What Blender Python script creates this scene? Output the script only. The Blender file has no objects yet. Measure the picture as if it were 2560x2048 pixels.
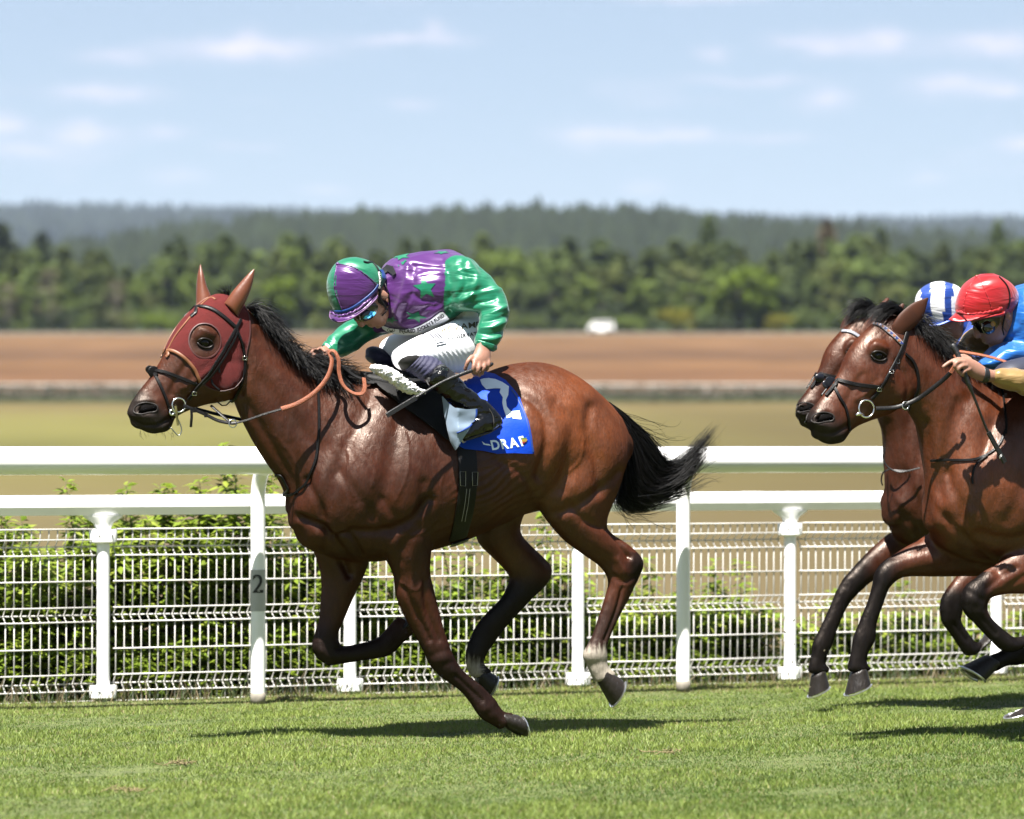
import bpy, bmesh, math, random
import numpy as np
from mathutils import Vector, Matrix, Quaternion
from mathutils.bvhtree import BVHTree

# ------------------------------------------------------------------ camera, sky, sun, exposure
F = 9248.0            # focal length in photo pixels (photo is 2560 wide)
CH = 1.25             # camera height
HY = 1117.0           # horizon row in the photo
SC = bpy.context.scene
COL = SC.collection
RNG = np.random.default_rng(7)
random.seed(7)

cam_d = bpy.data.cameras.new("camera")
cam_d.sensor_width = 36.0
cam_d.lens = 36.0 * F / 2560.0
cam_d.shift_y = (HY - 1024.0) / 2560.0
cam_d.clip_start = 0.5
cam_d.clip_end = 20000.0
cam_d.dof.use_dof = True
cam_d.dof.focus_distance = 15.75
cam_d.dof.aperture_fstop = 2.6
cam_o = bpy.data.objects.new("camera", cam_d)
cam_o.location = (0, 0, CH)
cam_o.rotation_euler = (math.radians(90), 0, 0)
COL.objects.link(cam_o)
SC.camera = cam_o

SUN_EL = math.radians(66)
SUN_AZ = math.radians(-19)      # a little left of straight behind the camera
sun_dir = Vector((math.sin(SUN_AZ) * math.cos(SUN_EL), -math.cos(SUN_AZ) * math.cos(SUN_EL), math.sin(SUN_EL)))
sl = bpy.data.lights.new("sun", 'SUN')
sl.energy = 5.0
sl.angle = math.radians(0.53)
sl.color = (1.0, 0.955, 0.89)
so = bpy.data.objects.new("sun", sl)
so.rotation_euler = (-sun_dir).to_track_quat('-Z', 'Y').to_euler()
so.location = (2, -8, 20)
COL.objects.link(so)

world = bpy.data.worlds.new("World")
SC.world = world
world.use_nodes = True
SKY_STRENGTH = 0.05
ALB = 0.30            # scales every mid-tone base colour to its real-world albedo under this exposure
CLOUDS = [  # px, py, half width, half height, amount
    (620, 128, 170, 26, .75), (628, 100, 45, 24, .45), (300, 148, 80, 18, .45), (262, 240, 110, 22, .6), (212, 338, 55, 24, .65), (25, 320, 45, 20, .5),
    (60, 385, 90, 16, .35), (410, 335, 60, 18, .3), (1087, 78, 36, 22, .5), (1010, 102, 130, 13, .5), (1020, 262, 65, 14, .25), (450, 445, 65, 18, .25),
    (1957, 110, 50, 14, .35), (2076, 113, 75, 24, .65), (2206, 118, 65, 28, .7), (2456, 124, 120, 28, .6), (2390, 222, 110, 24, .55), (2520, 236, 60, 18, .45),
    (2064, 255, 60, 24, .5), (1880, 205, 160, 12, .35), (1785, 140, 35, 18, .35), (1482, 341, 80, 26, .6), (1630, 340, 70, 20, .5), (1731, 341, 55, 18, .45),
    (1903, 350, 120, 11, .3), (2539, 368, 55, 20, .4), (1618, 475, 50, 14, .2), (1750, 2, 160, 9, .5), (820, 480, 60, 14, .25), (620, 372, 70, 12, .2), (2310, 448, 50, 14, .2)]

def build_world():
    nt = world.node_tree
    N, L = nt.nodes, nt.links
    N.clear()
    out = N.new('ShaderNodeOutputWorld')
    bg = N.new('ShaderNodeBackground')
    bg.inputs['Strength'].default_value = SKY_STRENGTH
    L.new(bg.outputs[0], out.inputs[0])
    sky = N.new('ShaderNodeTexSky')
    sky.sky_type = 'NISHITA'
    sky.sun_disc = False
    sky.sun_elevation = SUN_EL
    sky.sun_rotation = math.radians(180) - SUN_AZ
    sky.air_density = 1.0
    sky.dust_density = 0.55
    sky.ozone_density = 1.4
    tc = N.new('ShaderNodeTexCoord')
    sep = N.new('ShaderNodeSeparateXYZ')
    L.new(tc.outputs['Generated'], sep.inputs[0])

    def m(op, a, b=None):
        n = N.new('ShaderNodeMath'); n.operation = op
        for i, v in enumerate((a, b)):
            if v is None: continue
            if isinstance(v, (int, float)): n.inputs[i].default_value = v
            else: L.new(v, n.inputs[i])
        return n.outputs[0]
    az = m('ARCTAN2', sep.outputs[0], sep.outputs[1])
    el = m('ARCSINE', sep.outputs[2])
    cmb = N.new('ShaderNodeCombineXYZ')
    L.new(az, cmb.inputs[0]); L.new(el, cmb.inputs[1])
    def noise(sx, sy, detail, rough):
        mp = N.new('ShaderNodeVectorMath'); mp.operation = 'MULTIPLY'
        mp.inputs[1].default_value = (sx, sy, 1)
        L.new(cmb.outputs[0], mp.inputs[0])
        n = N.new('ShaderNodeTexNoise'); n.inputs['Scale'].default_value = 1.0
        n.inputs['Detail'].default_value = detail; n.inputs['Roughness'].default_value = rough
        L.new(mp.outputs[0], n.inputs['Vector'])
        return n
    wob = noise(70, 160, 3, .55)
    wv = N.new('ShaderNodeVectorMath'); wv.operation = 'SUBTRACT'; wv.inputs[1].default_value = (.5, .5, .5)
    L.new(wob.outputs['Color'], wv.inputs[0])
    wsc = N.new('ShaderNodeVectorMath'); wsc.operation = 'MULTIPLY'; wsc.inputs[1].default_value = (.012, .005, 0)
    L.new(wv.outputs[0], wsc.inputs[0])
    pos = N.new('ShaderNodeVectorMath'); pos.operation = 'ADD'
    L.new(cmb.outputs[0], pos.inputs[0]); L.new(wsc.outputs[0], pos.inputs[1])
    acc = None
    for (px, py, hw, hh, amt) in CLOUDS:
        s = N.new('ShaderNodeVectorMath'); s.operation = 'SUBTRACT'
        s.inputs[1].default_value = ((px - 1280) / F, (HY - py) / F, 0)
        L.new(pos.outputs[0], s.inputs[0])
        k = N.new('ShaderNodeVectorMath'); k.operation = 'MULTIPLY'
        k.inputs[1].default_value = (F / hw, F / hh, 0)
        L.new(s.outputs[0], k.inputs[0])
        d = N.new('ShaderNodeVectorMath'); d.operation = 'DOT_PRODUCT'
        L.new(k.outputs[0], d.inputs[0]); L.new(k.outputs[0], d.inputs[1])
        e = m('POWER', 2.718, m('MULTIPLY', d.outputs['Value'], -1.0))
        e = m('MULTIPLY', e, amt)
        acc = e if acc is None else m('ADD', acc, e)
    # everywhere else in the sky: the same kind of small flat clouds
    gen = noise(9, 30, 4, .55)
    g = N.new('ShaderNodeMapRange'); g.inputs[1].default_value = .56; g.inputs[2].default_value = .8; g.inputs[3].default_value = 0; g.inputs[4].default_value = .45
    L.new(gen.outputs['Fac'], g.inputs[0])
    fine = noise(110, 300, 4, .6)
    fr = N.new('ShaderNodeMapRange'); fr.inputs[1].default_value = .25; fr.inputs[2].default_value = .7; fr.inputs[3].default_value = .45; fr.inputs[4].default_value = 1.1
    L.new(fine.outputs['Fac'], fr.inputs[0])
    tot = m('MULTIPLY', m('ADD', acc, g.outputs[0]), fr.outputs[0])
    cl = N.new('ShaderNodeMath'); cl.operation = 'MINIMUM'; cl.inputs[1].default_value = .85
    L.new(tot, cl.inputs[0])
    mix = N.new('ShaderNodeMix'); mix.data_type = 'RGBA'
    L.new(cl.outputs[0], mix.inputs['Factor'])
    hsv = N.new('ShaderNodeHueSaturation')
    hsv.inputs['Saturation'].default_value = SKY_SAT
    hsv.inputs['Value'].default_value = 1.0
    tint = N.new('ShaderNodeVectorMath'); tint.operation = 'MULTIPLY'; tint.inputs[1].default_value = SKY_TINT
    L.new(sky.outputs[0], tint.inputs[0])
    L.new(tint.outputs[0], hsv.inputs['Color'])
    sky_mix = N.new('ShaderNodeMix'); sky_mix.data_type = 'RGBA'; sky_mix.inputs['Factor'].default_value = .42      # constant pale blue added to even out the sky gradient
    L.new(hsv.outputs[0], sky_mix.inputs['A']); sky_mix.inputs['B'].default_value = EVEN_BLUE + (1,)
    L.new(sky_mix.outputs['Result'], mix.inputs['A'])
    mix.inputs['B'].default_value = tuple(c * CLOUD_V for c in (.82, .76, .84)) + (1,)
    L.new(mix.outputs['Result'], bg.inputs['Color'])
SKY_SAT = 1.0
EVEN_BLUE = (2.75, 3.3, 3.98)
SKY_TINT = (.49, .485, .50)
CLOUD_V = 5.7
build_world()

vs = SC.view_settings
vs.view_transform = 'Standard'
vs.look = 'None'
vs.exposure = 2.15
vs.gamma = 1.0
SC.cycles.use_denoising = True
SC.cycles.max_bounces = 8
SC.cycles.volume_bounces = 1
SC.cycles.transparent_max_bounces = 12
SC.cycles.sample_clamp_indirect = 6.0

# ------------------------------------------------------------------ helpers
def PX(px, py, Y):
    return Vector(((px - 1280.0) / F * Y, Y, CH + (HY - py) / F * Y))

def ground_depth(py):
    return F * CH / (py - HY)

def to_px(co):
    co = np.asarray(co)
    return np.stack([co[:, 0] / co[:, 1] * F + 1280.0, HY - (co[:, 2] - CH) / co[:, 1] * F], 1)

MATS = {}
def mat(name, col=(.5, .5, .5), rough=.5, var=.12, scale=6.0, bump=0.0, bscale=60.0, metal=0.0, coat=0.0,
        coat_rough=.1, sheen=0.0, attr=False, spec=.5, rand=0.0, detail=4.0, transl=0.0, stretch=None, aniso=0.0, raw=False):
    if name in MATS: return MATS[name]
    alb = 1.0 if raw or metal > .5 or (not attr and min(col) > .5501) else ALB
    col = tuple(c * alb for c in col)
    M = bpy.data.materials.new(name); M.use_nodes = True
    nt = M.node_tree; N, L = nt.nodes, nt.links
    b = N['Principled BSDF']
    b.inputs['Roughness'].default_value = rough
    b.inputs['Metallic'].default_value = metal
    b.inputs['Specular IOR Level'].default_value = spec
    b.inputs['Coat Weight'].default_value = coat
    b.inputs['Coat Roughness'].default_value = coat_rough
    b.inputs['Sheen Weight'].default_value = sheen
    b.inputs['Anisotropic'].default_value = aniso
    tc = N.new('ShaderNodeTexCoord')
    vec = tc.outputs['Object']
    if stretch:
        mp = N.new('ShaderNodeMapping'); mp.inputs['Scale'].default_value = stretch
        L.new(vec, mp.inputs['Vector']); vec = mp.outputs[0]
    nz = N.new('ShaderNodeTexNoise'); nz.inputs['Scale'].default_value = scale; nz.inputs['Detail'].default_value = detail
    L.new(vec, nz.inputs['Vector'])
    mr = N.new('ShaderNodeMapRange'); mr.inputs[1].default_value = .25; mr.inputs[2].default_value = .75
    mr.inputs[3].default_value = 1 - var; mr.inputs[4].default_value = 1 + var
    L.new(nz.outputs['Fac'], mr.inputs[0])
    val = mr.outputs[0]
    if attr:
        ma = N.new('ShaderNodeMath'); ma.operation = 'MULTIPLY'; ma.inputs[1].default_value = ALB; L.new(val, ma.inputs[0]); val = ma.outputs[0]
    if rand:
        oi = N.new('ShaderNodeObjectInfo')
        r2 = N.new('ShaderNodeMapRange'); r2.inputs[3].default_value = 1 - rand; r2.inputs[4].default_value = 1 + rand
        L.new(oi.outputs['Random'], r2.inputs[0])
        mm = N.new('ShaderNodeMath'); mm.operation = 'MULTIPLY'
        L.new(val, mm.inputs[0]); L.new(r2.outputs[0], mm.inputs[1]); val = mm.outputs[0]
    sc = N.new('ShaderNodeVectorMath'); sc.operation = 'SCALE'
    L.new(val, sc.inputs['Scale'])
    if attr:
        at = N.new('ShaderNodeAttribute'); at.attribute_name = 'Col'
        L.new(at.outputs['Color'], sc.inputs[0])
    else:
        sc.inputs[0].default_value = col
    L.new(sc.outputs[0], b.inputs['Base Color'])
    if bump:
        n2 = N.new('ShaderNodeTexNoise'); n2.inputs['Scale'].default_value = bscale; n2.inputs['Detail'].default_value = 3
        L.new(vec, n2.inputs['Vector'])
        bp = N.new('ShaderNodeBump'); bp.inputs['Strength'].default_value = bump; bp.inputs['Distance'].default_value = .01
        L.new(n2.outputs['Fac'], bp.inputs['Height'])
        L.new(bp.outputs[0], b.inputs['Normal'])
        if coat: L.new(bp.outputs[0], b.inputs['Coat Normal'])
    if transl:
        tr = N.new('ShaderNodeBsdfTranslucent'); L.new(sc.outputs[0], tr.inputs['Color'])
        mx = N.new('ShaderNodeMixShader'); mx.inputs[0].default_value = transl
        L.new(b.outputs[0], mx.inputs[1]); L.new(tr.outputs[0], mx.inputs[2])
        L.new(mx.outputs[0], N['Material Output'].inputs['Surface'])
    MATS[name] = M
    return M

def tag(o, label=None, cat=None, group=None, kind=None):
    if label: o['label'] = label
    if cat: o['category'] = cat
    if group: o['group'] = group
    if kind: o['kind'] = kind
    return o

def thing(name, label, cat, loc=(0, 0, 0), group=None):
    o = bpy.data.objects.new(name, None)
    o.empty_display_size = .1
    o.location = loc
    COL.objects.link(o)
    return tag(o, label, cat, group)

def link(name, me, material=None, parent=None):
    o = bpy.data.objects.new(name, me)
    if material is not None and not me.materials: me.materials.append(material)
    COL.objects.link(o)
    if parent is not None:
        o.parent = parent
        if parent.type == 'EMPTY': o.matrix_parent_inverse = Matrix.Translation(-Vector(parent.location))
    return o

def mesh_np(name, co, faces, smooth=True):
    """co (n,3); faces (m,k) array of one polygon size, or list of lists"""
    me = bpy.data.meshes.new(name)
    if isinstance(faces, np.ndarray):
        n, k = faces.shape
        me.vertices.add(len(co)); me.vertices.foreach_set('co', np.asarray(co, dtype=np.float32).ravel())
        me.loops.add(n * k); me.loops.foreach_set('vertex_index', faces.astype(np.int32).ravel())
        me.polygons.add(n)
        me.polygons.foreach_set('loop_start', np.arange(n, dtype=np.int32) * k)
        me.polygons.foreach_set('loop_total', np.full(n, k, dtype=np.int32))
        me.update(calc_edges=True)
    else:
        me.from_pydata([tuple(c) for c in co], [], faces)
        me.update()
    if smooth: me.polygons.foreach_set('use_smooth', np.ones(len(me.polygons), dtype=bool))
    return me

def set_col(me, cols, name='Col'):
    a = me.color_attributes.new(name, 'FLOAT_COLOR', 'POINT')
    c = np.ones((len(me.vertices), 4), dtype=np.float32); c[:, :3] = cols
    a.data.foreach_set('color', c.ravel())

class MB:
    """collects shapes; build() links them as one mesh object"""
    def __init__(s): s.v = []; s.f = []
    def add(s, vs, fs):
        o = len(s.v); s.v += [Vector(p) for p in vs]; s.f += [[i + o for i in f] for f in fs]; return s
    def box(s, c, sx, sy, sz, R=None):
        vs = []
        for x in (-1, 1):
            for y in (-1, 1):
                for z in (-1, 1):
                    p = Vector((x * sx / 2, y * sy / 2, z * sz / 2))
                    if R is not None: p = R @ p
                    vs.append(Vector(c) + p)
        return s.add(vs, [(0, 1, 3, 2), (4, 6, 7, 5), (0, 4, 5, 1), (2, 3, 7, 6), (0, 2, 6, 4), (1, 5, 7, 3)])
    def rings(s, rings, closed=False, cap=True):
        n = len(rings[0]); o = []
        vs = [p for r in rings for p in r]; fs = []
        m = len(rings)
        for i in range(m if closed else m - 1):
            a, b = i * n, ((i + 1) % m) * n
            for j in range(n):
                k = (j + 1) % n
                fs.append((a + j, a + k, b + k, b + j))
        if cap and not closed:
            for idx, rev in ((0, True), (m - 1, False)):
                c = sum((Vector(p) for p in rings[idx]), Vector()) / n
                vs.append(c); ci = len(vs) - 1
                for j in range(n):
                    k = (j + 1) % n
                    t = (ci, idx * n + k, idx * n + j) if rev else (ci, idx * n + j, idx * n + k)
                    fs.append(t)
        return s.add(vs, fs)
    def tube(s, pts, r, n=8, closed=False, cap=True):
        pts = [Vector(p) for p in pts]; m = len(pts)
        rs = r if isinstance(r, (list, tuple)) else [r] * m
        up = None; rings = []
        for i in range(m):
            if closed: t = pts[(i + 1) % m] - pts[i - 1]
            else: t = pts[min(i + 1, m - 1)] - pts[max(i - 1, 0)]
            t = t.normalized() if t.length > 1e-9 else Vector((0, 0, 1))
            if up is None:
                up = Vector((0, 0, 1)) if abs(t.z) < .9 else Vector((1, 0, 0))
            x = t.cross(up)
            if x.length < 1e-6: x = t.orthogonal()
            x.normalize(); y = x.cross(t); up = y
            rings.append([pts[i] + (x * math.cos(2 * math.pi * k / n) + y * math.sin(2 * math.pi * k / n)) * rs[i] for k in range(n)])
        return s.rings(rings, closed, cap)
    def ribbon(s, pts, nrm, width, thick, closed=False):
        pts = [Vector(p) for p in pts]; m = len(pts); rings = []
        ws = width if isinstance(width, (list, tuple)) else [width] * m
        for i in range(m):
            if closed: t = pts[(i + 1) % m] - pts[i - 1]
            else: t = pts[min(i + 1, m - 1)] - pts[max(i - 1, 0)]
            t.normalize()
            nn = Vector(nrm[i]); nn = (nn - t * nn.dot(t))
            nn = nn.normalized() if nn.length > 1e-6 else t.orthogonal().normalized()
            sd = t.cross(nn) * ws[i] / 2
            a = nn * thick
            e = .78
            rings.append([pts[i] - sd, pts[i] + sd, pts[i] + sd + a * .6, pts[i] + sd * e + a, pts[i] - sd * e + a, pts[i] - sd + a * .6])
        return s.rings(rings, closed)
    def build(s, name, material, parent=None, smooth=False, angle=None):
        me = bpy.data.meshes.new(name)
        me.from_pydata([tuple(p) for p in s.v], [], s.f); me.update()
        bm = bmesh.new(); bm.from_mesh(me); bmesh.ops.recalc_face_normals(bm, faces=bm.faces); bm.to_mesh(me); bm.free()
        if smooth: me.polygons.foreach_set('use_smooth', np.ones(len(me.polygons), dtype=bool))
        if smooth and angle: me.set_sharp_from_angle(angle=math.radians(angle))
        return link(name, me, material, parent)

def catmull(P, n=4, closed=False):
    """resample rows of P (k,d) with a centripetal-ish Catmull-Rom; returns floats"""
    P = np.asarray(P, dtype=float); k = len(P); out = []
    if k == 2 and not closed:
        return np.array([P[0] + (P[1] - P[0]) * t / n for t in range(n + 1)])
    segs = k if closed else k - 1
    for i in range(segs):
        if closed: a, b, c, d = P[i - 1], P[i], P[(i + 1) % k], P[(i + 2) % k]
        else:
            b, c = P[i], P[i + 1]
            a = P[i - 1] if i > 0 else 2 * b - c
            d = P[i + 2] if i + 2 < k else 2 * c - b
        for j in range(n):
            t = j / n
            out.append(.5 * ((2 * b) + (-a + c) * t + (2 * a - 5 * b + 4 * c - d) * t * t + (-a + 3 * b - 3 * c + d) * t ** 3))
    if not closed: out.append(P[-1])
    return np.array(out)

def in_poly(pts, poly):
    pts = np.asarray(pts); poly = np.asarray(poly, dtype=float)
    x, y = pts[:, 0], pts[:, 1]; ins = np.zeros(len(pts), bool)
    j = len(poly) - 1
    for i in range(len(poly)):
        xi, yi = poly[i]; xj, yj = poly[j]
        c = ((yi > y) != (yj > y)) & (x < (xj - xi) * (y - yi) / (yj - yi + 1e-12) + xi)
        ins ^= c; j = i
    return ins

def seg_dist(pts, line):
    pts = np.asarray(pts); best = np.full(len(pts), 1e9)
    for a, b in zip(line[:-1], line[1:]):
        a = np.asarray(a, float); b = np.asarray(b, float); d = b - a
        t = np.clip(((pts - a) @ d) / (d @ d + 1e-12), 0, 1)
        best = np.minimum(best, np.linalg.norm(pts - a - t[:, None] * d, axis=1))
    return best

def sstep(a, b, x):
    t = np.clip((x - a) / (b - a), 0, 1); return t * t * (3 - 2 * t)

def vnoise(co, scale, seed=0, octaves=3):
    """cheap smooth pseudo noise in [-1,1] made of rotated sines"""
    r = np.random.default_rng(seed); co = np.asarray(co); out = np.zeros(len(co)); amp = 1.; tot = 0.
    for o in range(octaves):
        for k in range(4):
            d = r.normal(size=3); d /= np.linalg.norm(d)
            out += amp * np.sin(co @ d * scale * r.uniform(.7, 1.4) + r.uniform(0, 6.28)); tot += amp
        amp *= .5; scale *= 2.1
    return out / tot * 2.0

def get_co(me):
    c = np.empty(len(me.vertices) * 3, dtype=np.float32); me.vertices.foreach_get('co', c); return c.reshape(-1, 3).astype(float)
# ------------------------------------------------------------------ ground, fields, far land
def zrow(py, d): return CH + (HY - py) / F * d
PROFILE = [(0, 0.), (19.6, 0.), (24, .05), (40, zrow(1335, 40)), (60, zrow(1235, 60)), (90, zrow(1150, 90)), (130, zrow(1075, 130)), (170, zrow(1022, 170)),
           (200, zrow(988, 200)), (215, zrow(976, 215)), (260, zrow(935, 260)), (320, zrow(885, 320)), (400, zrow(835, 400)), (420, zrow(828, 420)),
           (600, zrow(800, 600)), (1000, zrow(720, 1000)), (1800, zrow(660, 1800)), (2600, zrow(640, 2600)), (6000, zrow(700, 6000))]
PD = np.array([p[0] for p in PROFILE]); PZ = np.array([p[1] for p in PROFILE])
def ground_z(x, y):
    return np.interp(y, PD, PZ)

def field_material():
    M = bpy.data.materials.new('field'); M.use_nodes = True
    nt = M.node_tree; N, L = nt.nodes, nt.links
    b = N['Principled BSDF']; b.inputs['Roughness'].default_value = .95; b.inputs['Specular IOR Level'].default_value = .1
    geo = N.new('ShaderNodeNewGeometry'); sep = N.new('ShaderNodeSeparateXYZ'); L.new(geo.outputs['Position'], sep.inputs[0])
    mp = N.new('ShaderNodeMapping'); mp.inputs['Scale'].default_value = (.05, .012, .05); L.new(geo.outputs['Position'], mp.inputs[0])
    n1 = N.new('ShaderNodeTexNoise'); n1.inputs['Scale'].default_value = 1; n1.inputs['Detail'].default_value = 5; L.new(mp.outputs[0], n1.inputs['Vector'])
    # wobble the field borders a little
    ad = N.new('ShaderNodeMath'); ad.operation = 'MULTIPLY_ADD'; ad.inputs[1].default_value = 7.0
    L.new(n1.outputs['Fac'], ad.inputs[0]); L.new(sep.outputs['Y'], ad.inputs[2])
    mr = N.new('ShaderNodeMapRange'); mr.inputs[1].default_value = 0; mr.inputs[2].default_value = 440
    L.new(ad.outputs[0], mr.inputs[0])
    cr = N.new('ShaderNodeValToRGB'); L.new(mr.outputs[0], cr.inputs[0])
    stops = [(0, (.05, .085, .02)), (20, (.10, .11, .035)), (26, (.23, .175, .09)), (48, (.235, .19, .085)), (75, (.235, .20, .07)), (110, (.215, .205, .06)), (150, (.27, .245, .078)),
             (184, (.25, .19, .085)), (188, (.05, .075, .025)), (199, (.06, .08, .03)), (202, (.27, .215, .17)), (221, (.27, .215, .17)), (225, (.26, .135, .062)),
             (262, (.21, .108, .052)), (285, (.27, .145, .065)), (320, (.17, .095, .052)), (350, (.26, .145, .07)), (398, (.25, .145, .07)), (405, (.30, .26, .23)), (414, (.30, .27, .2)), (418, (.05, .075, .025)), (440, (.05, .075, .025))]
    el = cr.color_ramp.elements
    while len(el) > 1: el.remove(el[-1])
    el[0].position = 0; el[0].color = stops[0][1] + (1,)
    for d, c in stops[1:]:
        e = el.new(d / 440.0); e.color = c + (1,)
    n2 = N.new('ShaderNodeTexNoise'); n2.inputs['Scale'].default_value = 1; n2.inputs['Detail'].default_value = 6
    mp2 = N.new('ShaderNodeMapping'); mp2.inputs['Scale'].default_value = (.12, .05, .1); L.new(geo.outputs['Position'], mp2.inputs[0]); L.new(mp2.outputs[0], n2.inputs['Vector'])
    m2 = N.new('ShaderNodeMapRange'); m2.inputs[1].default_value = .3; m2.inputs[2].default_value = .7; m2.inputs[3].default_value = .8 * ALB; m2.inputs[4].default_value = 1.2 * ALB
    L.new(n2.outputs['Fac'], m2.inputs[0])
    sc = N.new('ShaderNodeVectorMath'); sc.operation = 'SCALE'; L.new(cr.outputs[0], sc.inputs[0]); L.new(m2.outputs[0], sc.inputs['Scale'])
    # the grass field is greener and lighter on the left, browner on the right
    mx = N.new('ShaderNodeMapRange'); mx.inputs[1].default_value = -4; mx.inputs[2].default_value = 9; L.new(sep.outputs['X'], mx.inputs[0])
    fy = N.new('ShaderNodeMapRange'); fy.inputs[1].default_value = 150; fy.inputs[2].default_value = 190; fy.inputs[3].default_value = 1; fy.inputs[4].default_value = 0; L.new(sep.outputs['Y'], fy.inputs[0])
    fm = N.new('ShaderNodeMath'); fm.operation = 'MULTIPLY'; L.new(mx.outputs[0], fm.inputs[0]); L.new(fy.outputs[0], fm.inputs[1])
    fm2 = N.new('ShaderNodeMath'); fm2.operation = 'MULTIPLY'; fm2.inputs[1].default_value = .75; L.new(fm.outputs[0], fm2.inputs[0])
    mc = N.new('ShaderNodeMix'); mc.data_type = 'RGBA'; L.new(fm2.outputs[0], mc.inputs['Factor']); L.new(sc.outputs[0], mc.inputs['A']); mc.inputs['B'].default_value = (.15 * ALB, .11 * ALB, .048 * ALB, 1)
    L.new(mc.outputs['Result'], b.inputs['Base Color'])
    return M

def build_ground():
    ys = np.unique(np.concatenate([np.array([-40., 0, 8]), np.linspace(10, 22, 13), np.geomspace(22, 6000, 120)]))
    xs = np.linspace(-1, 1, 41)
    co = []; 
    for y in ys:
        wdt = max(30., abs(y) * .45)
        for x in xs:
            X = x * wdt
            co.append((X, y, ground_z(X, y)))
    n = len(xs); f = []
    for i in range(len(ys) - 1):
        for j in range(n - 1):
            a = i * n + j; f.append((a, a + 1, a + n + 1, a + n))
    me = mesh_np('ground', np.array(co), np.array(f))
    o = link('ground', me, field_material()); tag(o, kind='structure')

def build_turf():
    # soil sheet under the racing turf
    g = MB()
    m = mat('turf_soil', (.19, .24, .05), .95, var=.4, scale=9, bump=.6, bscale=120)
    co = [(-4.5, 6, .004), (4.5, 6, .004), (4.5, 20.8, .004), (-4.5, 17.5, .004)]
    me = mesh_np('turf', np.array(co), np.array([[0, 1, 2, 3]]))
    tag(link('turf', me, m), kind='structure')
    rng = np.random.default_rng(3)
    n = 430000
    # denser towards the camera so that blades stay fine everywhere
    Y = 11.6 + (20.3 - 11.6) * rng.random(n) ** 1.0
    X = (rng.random(n) * 2 - 1) * (Y * .146 + .3)
    keep = Y < 19.08 + (X) * .42 + rng.random(n) * .3
    X, Y = X[keep], Y[keep]; n = len(X)
    P = np.stack([X, Y, np.zeros(n)], 1)
    patch = vnoise(P, 4.5, 5, 4)
    patch2 = vnoise(P, 1.3, 9, 3)
    pa3 = vnoise(P, 16, 19, 2)
    h = (.010 + .011 * rng.random(n)) * (1 + .45 * np.clip(patch, -1, 1) + .2 * pa3)
    h *= np.where(rng.random(n) < .03, 1.7, 1)
    az = rng.random(n) * 6.2832
    wdt = .0016 + .0016 * rng.random(n)
    lean = h * (.25 + .75 * rng.random(n)); la = rng.random(n) * 6.2832
    sx, sy = np.cos(az) * wdt, np.sin(az) * wdt
    a = np.stack([X - sx, Y - sy, np.full(n, .002)], 1); b = np.stack([X + sx, Y + sy, np.full(n, .002)], 1)
    c = np.stack([X + np.cos(la) * lean, Y + np.sin(la) * lean, h], 1)
    co = np.empty((n * 3, 3)); co[0::3] = a; co[1::3] = b; co[2::3] = c
    me = mesh_np('grass', co, np.arange(n * 3).reshape(-1, 3), smooth=False)
    t = np.clip(.5 + .42 * patch + .3 * patch2 + .3 * pa3 + .28 * rng.normal(size=n), 0, 1)[:, None]
    dark = np.array([.14, .275, .028]); light = np.array([.56, .72, .145])
    colr = dark * (1 - t) + light * t
    dry = (rng.random(n) < .05 + .10 * (patch2 > .55)) | ((Y > 18.35 + X * .36) & (rng.random(n) < .3))
    colr[dry] = np.array([.62, .52, .24]) * (.7 + .5 * rng.random((dry.sum(), 1)))
    set_col(me, np.repeat(colr, 3, 0))
    o = link('grass', me, mat('grass_blade', rough=.55, attr=True, var=.08, transl=.35, spec=.3))
    tag(o, 'short green racing turf grass of the track', 'grass', kind='stuff')
    # worn patches: scattered clods of cut turf
    for i, (px, py) in enumerate([(448, 1916), (1664, 1888), (322, 1985), (1240, 1800), (705, 1752)]):
        d = ground_depth(py); c = PX(px, py, d)
        cl = MB(); rr = random.Random(i)
        for k in range(26):
            p = c + Vector((rr.gauss(0, .035), rr.gauss(0, .03), .008 + rr.random() * .012))
            a = rr.random() * 6.28
            t_ = Vector((math.cos(a), math.sin(a), rr.uniform(-.2, .4))) * rr.uniform(.012, .03)
            cl.tube([p - t_, p, p + t_ + Vector((0, 0, .004))], [.001, .0022, .0008], 4)
        o = cl.build('dry_clod', mat('dry_grass', (.42, .33, .15), .9, var=.3))
        tag(o, ['dry brown clod of cut grass on the turf, left of the shadow', 'dry clod of cut grass on the turf right of centre', 'pale dry clod of grass low on the left of the turf',
                'dry clippings lying beside the grounded front hoof', 'dry scuffed grass at the foot of the post marked 2'][i], 'clod', 'clods on the turf')

# ------------------------------------------------------------------ foliage
def leaf_cloud(rng, centers, radii, n, size, thin=.45):
    """n small folded leaves spread through blobs, returns co, quad faces"""
    k = rng.integers(0, len(centers), n)
    d = rng.normal(size=(n, 3)); d /= np.linalg.norm(d, axis=1)[:, None]
    r = rng.random(n) ** .45
    P = centers[k] + d * radii[k] * r[:, None]
    A = rng.normal(size=(n, 3)); A += d * .5; A /= np.linalg.norm(A, axis=1)[:, None]
    B = np.cross(A, rng.normal(size=(n, 3))); B /= np.linalg.norm(B, axis=1)[:, None]
    s = size * (.6 + .8 * rng.random(n))[:, None]
    co = np.empty((n * 4, 3))
    co[0::4] = P - A * s; co[1::4] = P + B * s * thin; co[2::4] = P + A * s; co[3::4] = P - B * s * thin
    return co, np.arange(n * 4).reshape(-1, 4), P

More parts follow.
